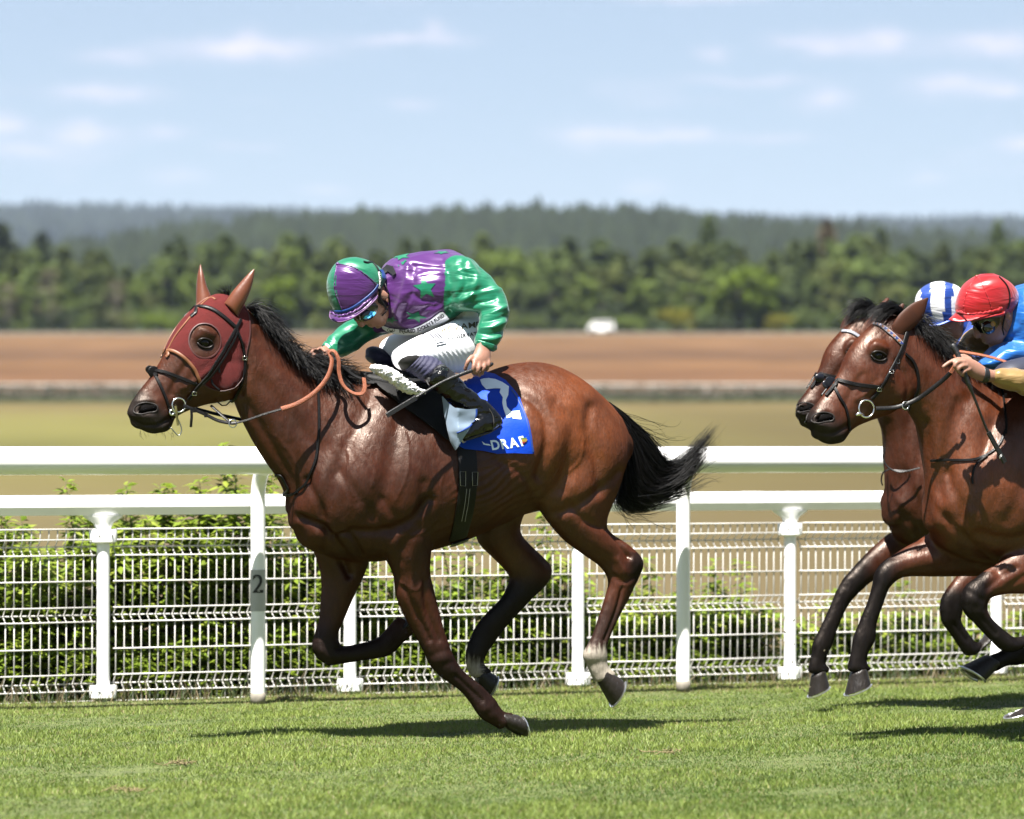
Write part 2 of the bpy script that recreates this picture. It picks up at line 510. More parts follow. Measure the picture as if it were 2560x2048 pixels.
def tree_meshes(kind, seed):
    rng = np.random.default_rng(seed)
    tr = MB()
    if kind == 'conifer':
        H = 1.0
        cs, rs = [], []
        for i in range(60):
            t = rng.random() ** .8; z = .12 + .86 * t; R = .19 * (1 - t) ** .85 + .012
            a = rng.random() * 6.283
            cs.append((math.cos(a) * R * .7, math.sin(a) * R * .7, z)); rs.append((R * .5 + .015, R * .5 + .015, .035))
        co, f, P = leaf_cloud(rng, np.array(cs), np.array(rs), 2200, .036)
        tr.tube([(0, 0, 0), (0, 0, .5), (.003, 0, .97)], [.02, .013, .003], 6)
    elif kind == 'broad':
        cs, rs = [], []
        for i in range(26):
            a = rng.random() * 6.283; z = .32 + .6 * rng.random(); R = .3 * math.sqrt(max(.05, 1 - ((z - .58) / .45) ** 2))
            rr = R * rng.random() ** .5
            cs.append((math.cos(a) * rr, math.sin(a) * rr, z)); q = rng.uniform(.07, .13); rs.append((q, q, q * .85))
        co, f, P = leaf_cloud(rng, np.array(cs), np.array(rs), 2000, .036, .6)
        tr.tube([(0, 0, 0), (.005, 0, .25), (-.01, .01, .7)], [.03, .022, .008], 7)
        for i in range(7):
            c = cs[i]; tr.tube([(0, 0, .28 + .03 * i), (c[0] * .5, c[1] * .5, (c[2] + .3) / 2), c], [.014, .009, .003], 5)
    elif kind == 'bush':
        cs, rs = [], []
        for i in range(22):
            a = rng.random() * 6.283; rr = .42 * rng.random() ** .5; z = .15 + .65 * rng.random() * (1 - rr)
            cs.append((math.cos(a) * rr, math.sin(a) * rr, z)); q = rng.uniform(.12, .2); rs.append((q, q, q * .8))
        co, f, P = leaf_cloud(rng, np.array(cs), np.array(rs), 1000, .035, .6)
        for i in range(5):
            c = cs[i]; tr.tube([(c[0] * .2, c[1] * .2, 0), (c[0] * .6, c[1] * .6, c[2] * .6), c], [.018, .012, .004], 5)
    else:   # bare: thin leafless tree
        cs, rs = [], []
        tr.tube([(0, 0, 0), (.01, 0, .4), (-.005, .01, .97)], [.016, .011, .002], 6)
        for i in range(34):
            z = rng.uniform(.2, .9); a = rng.random() * 6.283; l = .2 * (1.05 - z) + .05
            e = (math.cos(a) * l, math.sin(a) * l, z + l * .7)
            tr.tube([(0, 0, z), (e[0] * .5, e[1] * .5, z + l * .3), e], [.006, .004, .001], 4)
            cs.append(e); rs.append((.05, .05, .05))
        co, f, P = leaf_cloud(rng, np.array(cs), np.array(rs), 260, .016, .4)
    me = mesh_np('crown', co, f, smooth=False)
    return me, tr

TREE_SRC = {}
def tree(kind, var, name, label, px, d, h, wscale, crown_mat, trunk_mat, group=None, cat='tree', base=None):
    key = (kind, var, crown_mat.name, trunk_mat.name)
    if key not in TREE_SRC:
        me, tr = tree_meshes(kind, hash((kind, var)) % 1000 if False else var * 13 + len(kind))
        me.materials.append(crown_mat)
        to = tr.build('trunk', trunk_mat, None, smooth=True)
        TREE_SRC[key] = (me, to.data); bpy.data.objects.remove(to)
    me, tme = TREE_SRC[key]
    x = (px - 1280) / F * d
    z = float(ground_z(x, d)) if base is None else base
    root = thing(name, label, cat, (x, d, z - .05), group)
    for nm, data in (('crown', me), ('trunk', tme)):
        o = bpy.data.objects.new(nm, data); COL.objects.link(o); o.parent = root
        o.scale = (h * wscale, h * wscale, h)
        o.rotation_euler = (0, 0, random.random() * 6.28)
    return root

def build_woods():
    R = random.Random(4)
    bark = mat('bark', (.10, .085, .06), .9, var=.3, scale=3)
    pale = mat('pale_bark', (.36, .31, .22), .9, var=.2, scale=3)
    con = [mat('conifer_%d' % i, c, .8, var=.35, scale=.6, rand=.22, transl=.15, spec=.2) for i, c in enumerate([(.215, .285, .075), (.17, .235, .07), (.25, .315, .08)])]
    bro = [mat('broadleaf_%d' % i, c, .7, var=.35, scale=.6, rand=.2, transl=.2, spec=.25) for i, c in enumerate([(.28, .39, .06), (.225, .315, .065), (.31, .37, .085)])]
    bright = mat('bright_leaf', (.30, .44, .02), .65, var=.3, scale=.5, transl=.25, spec=.25)
    yellow = mat('yellow_leaf', (.42, .40, .02), .65, var=.3, scale=.5, transl=.25, spec=.25)
    darkg = mat('dark_leaf', (.085, .125, .042), .8, var=.35, scale=.6, rand=.2, spec=.2)
    brown = mat('brown_leaf', (.26, .20, .10), .85, var=.3, scale=.6, rand=.2, spec=.2)
    tops = [(0, 600), (120, 595), (250, 625), (330, 640), (420, 600), (560, 590), (700, 585), (900, 600), (1100, 590), (1300, 595), (1500, 600), (1700, 590), (1900, 600), (2100, 590), (2300, 595), (2560, 590)]
    tx = [t[0] for t in tops]; ty = [t[1] for t in tops]
    def h_for(px, d, top):
        return zrow(top, d) - float(ground_z(0, d))
    # back row: tall conifers, middle row: mixed, front row: bushes
    for row, (d0, n, dtop) in enumerate([(452, 46, 4), (436, 44, 40), (426, 40, 92)]):
        for i in range(n):
            px = -90 + (2740.0 / (n - 1)) * i + R.uniform(-24, 24)
            d = d0 + R.uniform(-5, 5)
            top = np.interp(px, tx, ty) + dtop + R.uniform(-14, 22)
            q = R.random()
            h = h_for(px, d, top)
            if row == 0:
                tree('conifer' if q < .75 else 'broad', R.randint(0, 3), 'conifer_tree' if q < .75 else 'broadleaf_tree',
                     'tall olive green conifer in the back row of the tree belt' if q < .75 else 'tall olive broadleaf tree in the back row of the tree belt', px, d, h, R.uniform(1.3, 1.9) if q < .75 else R.uniform(.7, 1.0),
                     con[R.randint(0, 2)] if q < .75 else bro[1], bark, 'trees of the belt behind the fields')
            elif row == 1:
                q = q * 1.35
                tree('broad' if q < .55 else 'conifer', R.randint(0, 3), 'broadleaf_tree' if q < .55 else 'conifer_tree',
                     'rounded mid green tree in the middle of the tree belt' if q < .55 else 'mid green conifer in the middle of the tree belt', px, d, h, R.uniform(.9, 1.2) if q < .55 else R.uniform(1.4, 1.9),
                     bro[R.choice([0, 1, 1, 2])] if q < .55 else con[R.randint(0, 2)], bark, 'trees of the belt behind the fields')
            else:
                tree('broad', R.randint(0, 3), 'broadleaf_tree', 'low rounded tree along the front of the tree belt', px, d, h * R.uniform(.75, 1.1), R.uniform(.9, 1.3),
                     bro[R.randint(0, 2)] if q < .75 else con[1], bark, 'trees of the belt behind the fields')
    for i in range(52):   # bushes along the foot of the belt
        px = -60 + 2700 / 51 * i + R.uniform(-18, 18); d = 418 + R.uniform(-2, 2)
        tree('bush', R.randint(0, 3), 'bush', 'low dark green bush at the foot of the tree belt', px, d, R.uniform(1.6, 4.2), R.uniform(1.0, 1.6), darkg if R.random() < .55 else bro[R.randint(0, 2)], bark, 'bushes at the foot of the tree belt', 'bush')
    # the belt goes on out of the picture on both sides: one mass of crowns
    rng = np.random.default_rng(55); VV = []; FF = []; nv = 0
    src = [(k_, tree_meshes(k_, q * 13 + len(k_))[0]) for k_ in ('conifer', 'broad', 'bush') for q in (0, 2)]
    src = [(k_, get_co(m_), np.array([list(p.vertices) for p in m_.polygons])) for k_, m_ in src]
    for side in (0, 1):
        for i in range(62):
            px = (-1100 + 990 * rng.random()) if side == 0 else (2680 + 990 * rng.random())
            d = rng.choice([418., 428., 438., 452.]); k_, c_, f_ = src[rng.integers(0, 6)]
            h = 3.2 if k_ == 'bush' else h_for(px, d, 595 + rng.uniform(-12, 30) + {418.: 120, 428.: 80, 438.: 40, 452.: 0}[d]); w = h * rng.uniform(1.0, 1.6)
            x = (px - 1280) / F * d
            VV.append(c_ * np.array([w, w, h]) + np.array([x, d, float(ground_z(x, d)) - .05])); FF.append(f_ + nv); nv += len(c_)
    me = mesh_np('woodland', np.concatenate(VV), np.concatenate(FF), smooth=False); me.materials.append(bro[1])
    tag(link('woodland', me), 'continuation of the tree belt beyond both edges of the picture', 'woodland', kind='stuff')
    # singled-out trees
    for (kind, px, d, top, w, m_, tm, label, nm) in [
        ('broad', 1850, 414, 668, 1.35, bright, bark, 'bright lime green rounded tree standing out right of centre in the belt', 'broadleaf_tree'),
        ('broad', 1905, 417, 690, 1.2, bright, bark, 'second bright green tree leaning against the lime green one', 'broadleaf_tree'),
        ('bush', 1695, 411, 735, 1.1, yellow, bark, 'yellow green bush with golden top left of the lime tree', 'bush'),
        ('bush', 1945, 410, 762, 1.2, yellow, bark, 'small yellow green bush right of the lime tree', 'bush'),
        ('bush', 1800, 409, 775, 1.6, darkg, bark, 'dark green bush in the hollow below the lime tree', 'bush'),
        ('bush', 1575, 411, 768, 1.5, bro[0], bark, 'olive bush behind the white van', 'bush'),
        ('conifer', 1772, 470, 538, .95, con[1], bark, 'tallest dark conifer, reaching the skyline above the lime tree', 'conifer_tree'),
        ('conifer', 2068, 470, 548, 1.0, brown, bark, 'brownish dead topped conifer on the skyline, left of the right hand horses', 'conifer_tree'),
        ('conifer', 2495, 470, 552, .9, con[1], bark, 'dark conifer on the skyline near the right edge', 'conifer_tree'),
        ('conifer', 2205, 470, 568, .9, con[1], bark, 'slim dark conifer above the right hand horses', 'conifer_tree'),
        ('conifer', 105, 458, 583, 1.3, darkg, bark, 'dark pointed conifer near the left edge', 'conifer_tree'),
        ('conifer', 5, 458, 560, 1.4, darkg, bark, 'dark conifer cut by the left edge', 'conifer_tree'),
        ('conifer', 448, 458, 590, 1.2, darkg, bark, 'dark conifer left of the hooded horse ears', 'conifer_tree'),
        ('bare', 125, 414, 660, 1.2, brown, pale, 'pale bare tree with grey trunk at left of the belt', 'bare_tree'),
        ('bare', 290, 414, 690, 1.3, brown, pale, 'pale bare tree left of the hooded horse', 'bare_tree'),
        ('bare', 20, 414, 700, 1.3, brown, pale, 'pale bare tree at the left edge of the belt', 'bare_tree'),
        ('bush', 400, 411, 762, 1.5, bright, bark, 'bright green bush left of the hooded horse head', 'bush'),
        ('broad', 700, 414, 690, 1.2, bright, bark, 'bright green tree between the hooded horse and the jockey', 'broadleaf_tree'),
        ('bush', 620, 411, 770, 1.5, bro[0], bark, 'green bush behind the ears of the hooded horse', 'bush'),
        ('bush', 1330, 411, 765, 1.5, bro[1], bark, 'olive bush just right of the jockey sleeve', 'bush')]:
        tree(kind, 5, nm, label, px, d, h_for(px, d, top), w, m_, tm, None, 'bush' if nm == 'bush' else 'tree')
    # far wooded ridges: terrain with a canopy of crowns that reads as one mass
    def ridge(name, label, pts, d, n, size, m_, depth, hm):
        xs = np.array([p[0] for p in pts]); ys = np.array([p[1] for p in pts])
        px = np.linspace(-500, 3060, 150)
        rows = 14; co = []
        for r in range(rows):
            dd = d + depth * (r / (rows - 1) - 1) if r < rows - 1 else d
            fr = r / (rows - 1)
            for p in px:
                X = (p - 1280) / F * d
                zt = zrow(np.interp(p, xs, ys) + size / d * F * .6, d)
                z0 = float(ground_z(0, d - depth)) - 10
                co.append((X, d - depth * (1 - fr), z0 + (zt - z0) * (fr ** .8)))
        for p in px:
            X = (p - 1280) / F * d
            co.append((X, d + depth * .5, -20))
        n_ = len(px); f = []
        for i in range(rows):
            for j in range(n_ - 1):
                a = i * n_ + j; f.append((a, a + 1, a + n_ + 1, a + n_))
        me = mesh_np(name, np.array(co), np.array(f))
        tag(link(name, me, hm), kind='structure')
        rng = np.random.default_rng(int(d))
        fr = rng.random(n) ** .5; p = rng.uniform(-450, 3010, n)
        X = (p - 1280) / F * d
        zt = zrow(np.interp(p, xs, ys) + size / d * F * .6, d); z0 = float(ground_z(0, d - depth)) - 10
        Z = z0 + (zt - z0) * fr ** .8
        s = size * (.7 + .6 * rng.random(n))
        base = np.stack([X, d - depth * (1 - fr), Z], 1)
        # each crown: a ragged cone of 7 x 2 faces
        k = 7; ang = np.arange(k) / k * 2 * np.pi
        co = []
        R1 = s * rng.uniform(.28, .45, n)
        for q, (rad, hh) in enumerate(((1.0, -.2), (.75, .35))):
            jr = rng.uniform(.6, 1.3, (n, k))
            ring = np.stack([base[:, 0, None] + np.cos(ang)[None] * (R1 * rad)[:, None] * jr, base[:, 1, None] + np.sin(ang)[None] * (R1 * rad)[:, None] * jr,
                             np.repeat((base[:, 2] + s * hh)[:, None], k, 1) + rng.normal(size=(n, k)) * s[:, None] * .08], 2)
            co.append(ring)
        tip = base + np.stack([np.zeros(n), np.zeros(n), s * rng.uniform(.7, 1.0, n)], 1)
        V = np.concatenate([co[0], co[1], tip[:, None]], 1)   # n, 15, 3
        fl = []
        for j in range(k):
            jn = (j + 1) % k
            fl += [(j, jn, k + jn), (j, k + jn, k + j), (k + j, k + jn, 2 * k)]
        fl = np.array(fl); allf = (np.arange(n)[:, None, None] * (2 * k + 1) + fl[None]).reshape(-1, 3)
        me = mesh_np('woodland', V.reshape(-1, 3), allf, smooth=False)
        c = np.repeat((.75 + .5 * rng.random(n)), 2 * k + 1)[:, None] * np.array(m_)
        set_col(me, c)
        o = link('woodland', me, mat('woodland', rough=.9, attr=True, var=.2, scale=.02, spec=.1))
        tag(o, label, 'woodland', kind='stuff')
    hm = mat('wooded_slope', (.030, .045, .02), .95, var=.3, scale=.01)
    ridge('hill_near', 'green wooded ridge behind the tree belt', [(-500, 700), (300, 640), (460, 600), (560, 588), (700, 572), (900, 566), (1100, 556), (1300, 548), (1450, 548), (1600, 556), (1750, 568), (1900, 580), (2050, 588), (2300, 615), (3060, 650)],
          1250, 5200, 13, (.034, .047, .022), 420, hm)
    ridge('hill_far', 'blue grey wooded hill on the far skyline', [(-500, 540), (0, 534), (150, 527), (270, 528), (400, 534), (600, 540), (900, 548), (1200, 548), (1500, 550), (1800, 560), (2000, 566), (2200, 568), (2400, 564), (2560, 567), (3060, 576)],
          3600, 6000, 22, (.040, .052, .034), 1100, hm)

def build_far_things():
    # hedge, far white rails, van, low roofs
    hb = mat('hedge_leaf', (.035, .065, .018), .8, var=.35, scale=1.2, transl=.1)
    rng = np.random.default_rng(12)
    n = 220; cx = np.linspace(-34, 34, n)
    cs = np.stack([cx, np.full(n, 182.) + rng.normal(size=n) * .3, ground_z(cx, np.full(n, 182.)) + .42 + .16 * rng.random(n)], 1)
    rs = np.stack([np.full(n, .5), np.full(n, .4), rng.uniform(.30, .46, n)], 1)
    co, f, P = leaf_cloud(rng, cs, rs, 16000, .07, .6)
    root = thing('hedge', 'long low dark green hedge between the golden field and the brown field', 'hedge', (0, 182, float(ground_z(0, 182)) - .02))
    link('foliage', mesh_np('foliage', co, f, False), hb, root)
    st = MB()
    for i in range(0, n, 4): st.tube([cs[i] - np.array([0, 0, .45]), cs[i]], [.03, .015], 5)
    tag(st.build('stems', mat('bark2', (.08, .06, .045), .9), root), kind='stuff')
    wr = mat('far_rail', (.30, .30, .28), .6, var=.06, raw=True)
    g = thing('far_running_rail', 'distant white running rail beyond the golden field', 'rail', (0, 196, float(ground_z(0, 196))))
    t = MB()
    z0 = float(ground_z(0, 196))
    t.tube([(-40, 196, z0 + .62), (40, 196, z0 + .62)], .07, 6); t.build('rail', wr, g, True)
    for i in range(28):
        p = MB(); x = -39 + i * 2.9
        p.tube([(x, 196.1, z0 - .1), (x, 196, z0 + .56)], .035, 6); p.build('post', wr, g, True)
    # van
    d = 405; c = PX(1502, 838, d); zb = float(ground_z(0, d)) + .02
    v = thing('van', 'small white van parked in front of the tree belt', 'van', (c.x, d, zb))
    b = MB(); Lh = 1.4
    prof = [(-Lh, .25), (-Lh, .65), (-Lh + .25, .85), (-Lh + .55, 1.22), (-Lh + .7, 1.28), (Lh - .15, 1.28), (Lh, 1.1), (Lh, .25)]
    r1 = [Vector((c.x + x, d - .75, zb + z)) for x, z in prof]; r2 = [Vector((c.x + x, d + .75, zb + z)) for x, z in prof]
    b.rings([r1, r2]); b.build('body', mat('van_paint', (.78, .78, .76), .35, var=.05), v)
    w = MB()
    for x0, x1 in ((-.72, -.2), (-.12, .55), (.63, 1.3)):
        MB().box((c.x + (x0 + x1) / 2, d - .757, zb + 1.02), x1 - x0, .02, .28).build('window', mat('van_glass', (.05, .06, .07), .1, var=.05), v)
    for x in (-.95, .95):
        for s in (-1, 1):
            q = MB(); q.tube([(c.x + x, d + s * .6, zb + .3), (c.x + x, d + s * .78, zb + .3)], .3, 14); q.build('wheel', mat('tyre', (.02, .02, .02), .8), v)
    # pale low building at the right of the belt
    d = 412; c = PX(2350, 836, d); zb = float(ground_z(0, d))
    s = thing('shed', 'pale low shed at the foot of the tree belt near the right hand horses', 'shed', (c.x, d, zb))
    b = MB(); b.box((c.x, d, zb + .35), 7.5, 2, .8); b.build('wall', mat('shed_wall', (.45, .44, .42), .8), s)
    b = MB(); b.rings([[Vector((c.x + e * 3.9, d - 1.2, zb + .751)), Vector((c.x + e * 3.9, d, zb + 1.15)), Vector((c.x + e * 3.9, d + 1.2, zb + .751))] for e in (-1, 1)]); b.build('roof', mat('shed_roof', (.55, .55, .54), .6), s)

# ------------------------------------------------------------------ fence and running rail
D0, D1 = 17.4, 19.6
FA = Vector(((0 - 1280) / F * D0, D0, 0)); FB = Vector(((2560 - 1280) / F * D1, D1, 0))
FU = (FB - FA).normalized(); FV = Vector((FU.y, -FU.x, 0))      # FV points to the track (towards the camera)
def fence_at(px, off=0.0):
    """point on the fence line (ground) seen at column px; off = metres towards the track"""
    a = FA + FV * off; k = (px - 1280) / F
    t = (k * a.y - a.x) / (FU.x - k * FU.y)
    return a + FU * t

def build_fence():
    white = mat('white_plastic', (.80, .80, .80), .28, var=.05, scale=3, bump=.03, bscale=9, coat=.2)
    wire = mat('white_wire', (.46, .45, .43), .42, var=.12, scale=14, raw=True)
    steel = mat('screw', (.35, .35, .36), .35, metal=.9)
    dirt = mat('post_dirt', (.52, .47, .38), .8, var=.3, scale=30)
    # --- round running rail on swan-neck posts
    L0 = fence_at(-900); L1 = fence_at(3500)
    pr = fence_at(645)
    rail = thing('running_rail', 'round white running rail on swan neck posts in front of the mesh fence', 'rail', (pr.x, pr.y, 0))
    over = .25
    zc, rr = CH - .066, .066
    a = L0 + FV * over; b = L1 + FV * over
    pts = [a.lerp(b, t / 24) + Vector((0, 0, zc)) for t in range(25)]
    MB().tube(pts, rr, 28).build('rail', white, rail, True, 60)
    # joint sleeves
    for px in (1290,):
        c = fence_at(px, over)
        MB().tube([c - FU * .12 + Vector((0, 0, zc)), c + FU * .12 + Vector((0, 0, zc))], rr + .003, 28).build('joint_sleeve', white, rail, True, 60)
    sp = (fence_at(1708) - fence_at(645)).dot(FU)
    for k in (-1, 0, 1, 2):
        base = fence_at(645) + FU * sp * k
        P = []
        for t in (0, .25, .5, .75, 1.0): P.append(base + Vector((0, 0, -.03 + t)))
        for j in range(1, 10):      # swan neck: a tight bend, then level out to the rail
            th = j / 9 * math.radians(85)
            P.append(base + FV * (.15 * (1 - math.cos(th))) + Vector((0, 0, 1.0 + .165 * math.sin(th))))
        P.append(base + FV * .2 + Vector((0, 0, zc - .012)))
        P.append(base + FV * over * .97 + Vector((0, 0, zc)))
        po = MB().tube(P, .0355, 20).build('post', white, rail, True, 70)
        cl = MB().tube([base + Vector((0, 0, .0)), base + Vector((0, 0, .035)), base + Vector((0, 0, .06))], [.0372, .0368, .0362], 20).build('soil_stain', dirt, rail, True)
        if k == 0:
            sl_ = MB().tube([base + Vector((0, 0, .455)), base + Vector((0, 0, .655))], .0375, 24)
            s = sl_.build('number_sleeve', mat('grey_sleeve', (.34, .34, .33), .45, var=.04, raw=True), po, True, 60)
            cu = bpy.data.curves.new('t', 'FONT'); cu.body = '2'; cu.size = .125; cu.align_x = 'CENTER'; cu.offset = .0012
            to = bpy.data.objects.new('t', cu); COL.objects.link(to)
            me = bpy.data.meshes.new_from_object(to.evaluated_get(bpy.context.evaluated_depsgraph_get()))
            bpy.data.objects.remove(to)
            bm = bmesh.new(); bm.from_mesh(me)
            bmesh.ops.triangulate(bm, faces=bm.faces); bmesh.ops.subdivide_edges(bm, edges=[e for e in bm.edges if e.calc_length() > .012], cuts=3, use_grid_fill=False)
            bm.to_mesh(me); bm.free()
            vc = Vector((-base.x, -base.y, 0)).normalized(); rt = Vector((-vc.y, vc.x, 0))
            for v in me.vertices:
                phi = v.co.x / .0385
                p = base + (vc * math.cos(phi) + rt * math.sin(phi)) * .0388 + Vector((0, 0, .545 + v.co.y))
                v.co = p
            me.materials.append(mat('black_print', (.012, .012, .012), .5))
            link('numeral', me, None, po)
    # --- mesh fence with flat rail
    posts_px = [-330, 258, 875, 1445, 1975, 2490, 3010]
    off = -.50
    p0 = fence_at(875, off)
    fn = thing('barrier_fence', 'white barrier fence of flat capping rail on round posts behind the running rail', 'fence', (p0.x, p0.y, 0))
    # capping rail: chamfered profile
    prof = [(-.05, .985), (-.036, 1.012), (.036, 1.012), (.05, .985), (.05, .955), (.03, .915), (-.03, .915), (-.05, .955)]
    A = fence_at(-900, off); B = fence_at(3500, off)
    rings = [[A.lerp(B, t / 16) + FV * q + Vector((0, 0, z)) for q, z in prof] for t in range(17)]
    MB().rings(rings).build('capping_rail', white, fn)
    for px in (760, 1880):
        c = fence_at(px, off)
        MB().rings([[c + FU * e + FV * q * 1.03 + Vector((0, 0, .963 + (z - .963) * 1.03)) for q, z in prof] for e in (-.05, .05)]).build('joint_sleeve', white, fn)
    bases = []
    for px in posts_px:
        b = fence_at(px, off); bases.append(b)
        po = MB().tube([b + Vector((0, 0, z)) for z in (-.03, .3, .6, .86)], .0325, 20).build('post', white, fn, True, 60)
        # flared bracket under the rail
        rg = []
        for z, r1, r2 in ((.80, .036, .036), (.845, .037, .037), (.875, .05, .04), (.905, .10, .046), (.914, .105, .047)):
            rg.append([b + FU * (math.cos(q * math.pi / 10) * r1) + FV * (math.sin(q * math.pi / 10) * r2) + Vector((0, 0, z)) for q in range(20)])
        MB().rings(rg).build('bracket', white, po, True, 40)
        for zc_ in (.815, .052):
            rg = []
            for z, s_ in ((-.038, .8), (-.03, 1.0), (.02, 1.03), (.03, .97)):
                rg.append([b + FU * (math.cos(q * math.pi / 12) * .068 * s_) + FV * (math.sin(q * math.pi / 12) * .05 * s_) + Vector((0, 0, zc_ + z)) for q in range(24)])
            co_ = MB().rings(rg).build('collar', white, po, True, 40)
        sc = MB()
        for zc_ in (.815, .052):
            for e in (-.032, .032):
                c = b + FU * e + FV * .0445 + Vector((0, 0, zc_))
                sc.tube([c, c + FV * .004], .005, 8)
        sc.build('screw', steel, po)
    # --- wire panels between the posts, every wire a part
    prof = [(.847, 0), (.795, 0), (.760, -.045), (.719, 0), (.592, 0), (.464, 0), (.425, -.045), (.394, 0), (.262, 0), (.135, 0), (.090, -.045), (.055, 0), (.006, 0)]
    names = ['at the left edge, cut by the frame', 'behind the post marked 2', 'behind the front legs of the hooded horse',
             'behind the white socked hind leg', 'behind the extended front legs of the right hand horses', 'at the right edge behind the folded front legs']
    vw = None
    for i in range(len(bases) - 1):
        a, b = bases[i], bases[i + 1]; Ln = (b - a).length
        panel = thing('wire_panel', 'white welded wire fence panel ' + names[i], 'fence panel', (a + FU * .06 + Vector((0, 0, 0))), 'wire panels of the barrier fence')
        n = int(round((Ln - .12) / .0432)); st = (Ln - .12) / n
        if vw is None:
            mb = MB(); mb.tube([FV * (o + .012) + Vector((0, 0, z)) for z, o in prof], .0035, 6, cap=True)
            tmp = mb.build('vertical_wire', wire, None, True); vw = tmp.data; bpy.data.objects.remove(tmp)
        for k in range(n + 1):
            o = bpy.data.objects.new('vertical_wire', vw); COL.objects.link(o); o.parent = panel
            o.location = FU * (st * k) + Vector((0, 0, random.uniform(-.001, .001)))
        for z, o_ in prof:
            p = a + FU * .045 + FV * (o_ + .0185) + Vector((0, 0, z)); q = b - FU * .045 + FV * (o_ + .0185) + Vector((0, 0, z))
            MB().tube([p, p.lerp(q, .33) - Vector((0, 0, random.uniform(0, .002))), p.lerp(q, .66) - Vector((0, 0, random.uniform(0, .002))), q], .0041, 6).build('horizontal_wire', wire, panel, True)

def build_shrubs():
    R = random.Random(21)
    green = [mat('shrub_leaf_%d' % i, c, .42, var=.3, scale=7, transl=.5, spec=.35) for i, c in enumerate([(.60, .82, .09), (.45, .66, .08), (.80, .95, .15)])]
    stemm = mat('shrub_stem', (.14, .13, .05), .8)
    deadm = mat('dead_leaf', (.20, .13, .075), .85, var=.4, scale=10)
    # px, top row, half width m, density, label
    S = [(-60, 1265, .42, 1.0, 'leafy shrub behind the fence, cut by the left edge'), (140, 1195, .42, 1.2, 'leafy shrub behind the left fence post, its tip above the flat rail'),
         (300, 1212, .36, 1.1, 'leafy shrub right of the left fence post'), (440, 1215, .38, 1.2, 'leafy shrub below the bit of the hooded horse'), (545, 1108, .30, 1.1, 'tallest leafy shrub, its sprig above the round rail under the horse jaw'),
         (690, 1180, .40, 1.1, 'leafy shrub just right of the post marked 2'), (830, 1290, .38, 1.0, 'leafy shrub behind the folded front leg'), (960, 1330, .36, 1.0, 'leafy shrub behind the forearm of the hooded horse'),
         (1090, 1350, .36, .9, 'leafy shrub between front and hind legs of the hooded horse'), (1215, 1330, .36, .9, 'leafy shrub behind the dark hind leg'), (1335, 1268, .26, .7, 'slim shrub rising between the hind legs, under the flank'),
         (1445, 1430, .34, .8, 'low leafy shrub behind the white socked hind leg'), (1590, 1395, .32, .75, 'low leafy shrub right of the white socked hind leg'), (1690, 1440, .26, .6, 'low shrub behind the bare rail post'),
         (1790, 1400, .24, .55, 'low open shrub right of the bare rail post'), (1860, 1400, .20, .5, 'sparse sapling left of the right hand fence post'), (2075, 1480, .24, .5, 'sparse low plant behind the extended front legs'),
         (2240, 1450, .26, .55, 'low leafy plant between the extended legs and the folded legs'), (2330, 1500, .24, .5, 'low weedy plant left of the folded front knee'), (2540, 1450, .3, .6, 'leafy plant behind the fence at the right edge')]
    for i, (px, top, hw, dens, label) in enumerate(S):
        off = -.82 - .25 * R.random()
        b = fence_at(px, off); h = zrow(top, b.y)
        root = thing('shrub', label, 'shrub', (b.x, b.y, 0), 'shrubs behind the fence')
        rng = np.random.default_rng(100 + i)
        st = MB(); co = []; fc = []
        ns = int(38 * dens) + 5
        tips = []
        for s in range(ns):
            a = rng.random() * 6.283; r0 = rng.random() ** .6 * hw * .85; r1 = min(hw, r0 + hw * (.1 + .35 * rng.random()))
            hh = h * (1 - .55 * (r1 / hw) ** 2 * rng.random() - .22 * rng.random()) if s else h
            fb = .5 + .5 * math.sin(a) * r0 / hw          # stems nearer the fence are shorter, so the sun reaches down
            hh *= (.82 + .18 * fb) if px < 820 else (.55 + .45 * fb)
            if s == 0: r1 = .05; hh = h
            p0 = Vector((b.x + math.cos(a) * r0, b.y + math.sin(a) * r0 * .8, 0)); p2 = Vector((b.x + math.cos(a) * r1, b.y + math.sin(a) * r1 * .8, hh))
            p1 = p0.lerp(p2, .5) + Vector((0, 0, .08 * h))
            path = [p0, p0.lerp(p1, .5) + Vector((0, 0, .02)), p1, p1.lerp(p2, .5) + Vector((0, 0, .02)), p2]
            st.tube(path, [.006, .005, .004, .003, .0012], 5)
            nl = int(125 * dens * (hh / 1.1)) + 30
            for l in range(nl):
                t = .06 + .94 * (l + rng.random()) / nl
                k = min(3, int(t * 4)); c = path[k].lerp(path[k + 1], t * 4 - k)
                la = rng.random() * 6.283; up = rng.uniform(-.25, .75)
                dr = Vector((math.cos(la), math.sin(la), up)).normalized()
                ln = rng.uniform(.06, .12) * (1.1 - .3 * t); wd = ln * rng.uniform(.13, .2)
                sd = dr.cross(Vector((0, 0, 1))).normalized(); sd = (sd + Vector((0, 0, rng.uniform(-.6, .6)))).normalized()
                tip = c + dr * ln - Vector((0, 0, ln * .25)); md = c + dr * ln * .5
                nn = dr.cross(sd) * wd * .35
                o = len(co); co += [c, md + sd * wd + nn, tip, md - sd * wd + nn, md]
                fc += [(o, o + 1, o + 4), (o + 1, o + 2, o + 4), (o + 2, o + 3, o + 4), (o + 3, o, o + 4)]
        st.build('stem', stemm, root, True)
        me = mesh_np('foliage', np.array([tuple(c) for c in co]), np.array(fc), smooth=False)
        nf = len(fc) // 4
        me.materials.append(green[0]); me.materials.append(green[1]); me.materials.append(green[2]); me.materials.append(deadm)
        mi = np.repeat(np.random.default_rng(i).choice([0, 1, 2, 3], nf, p=[.42, .3, .23, .05]), 4)
        me.polygons.foreach_set('material_index', mi.astype(np.int32))
        o = link('foliage', me, None, root)
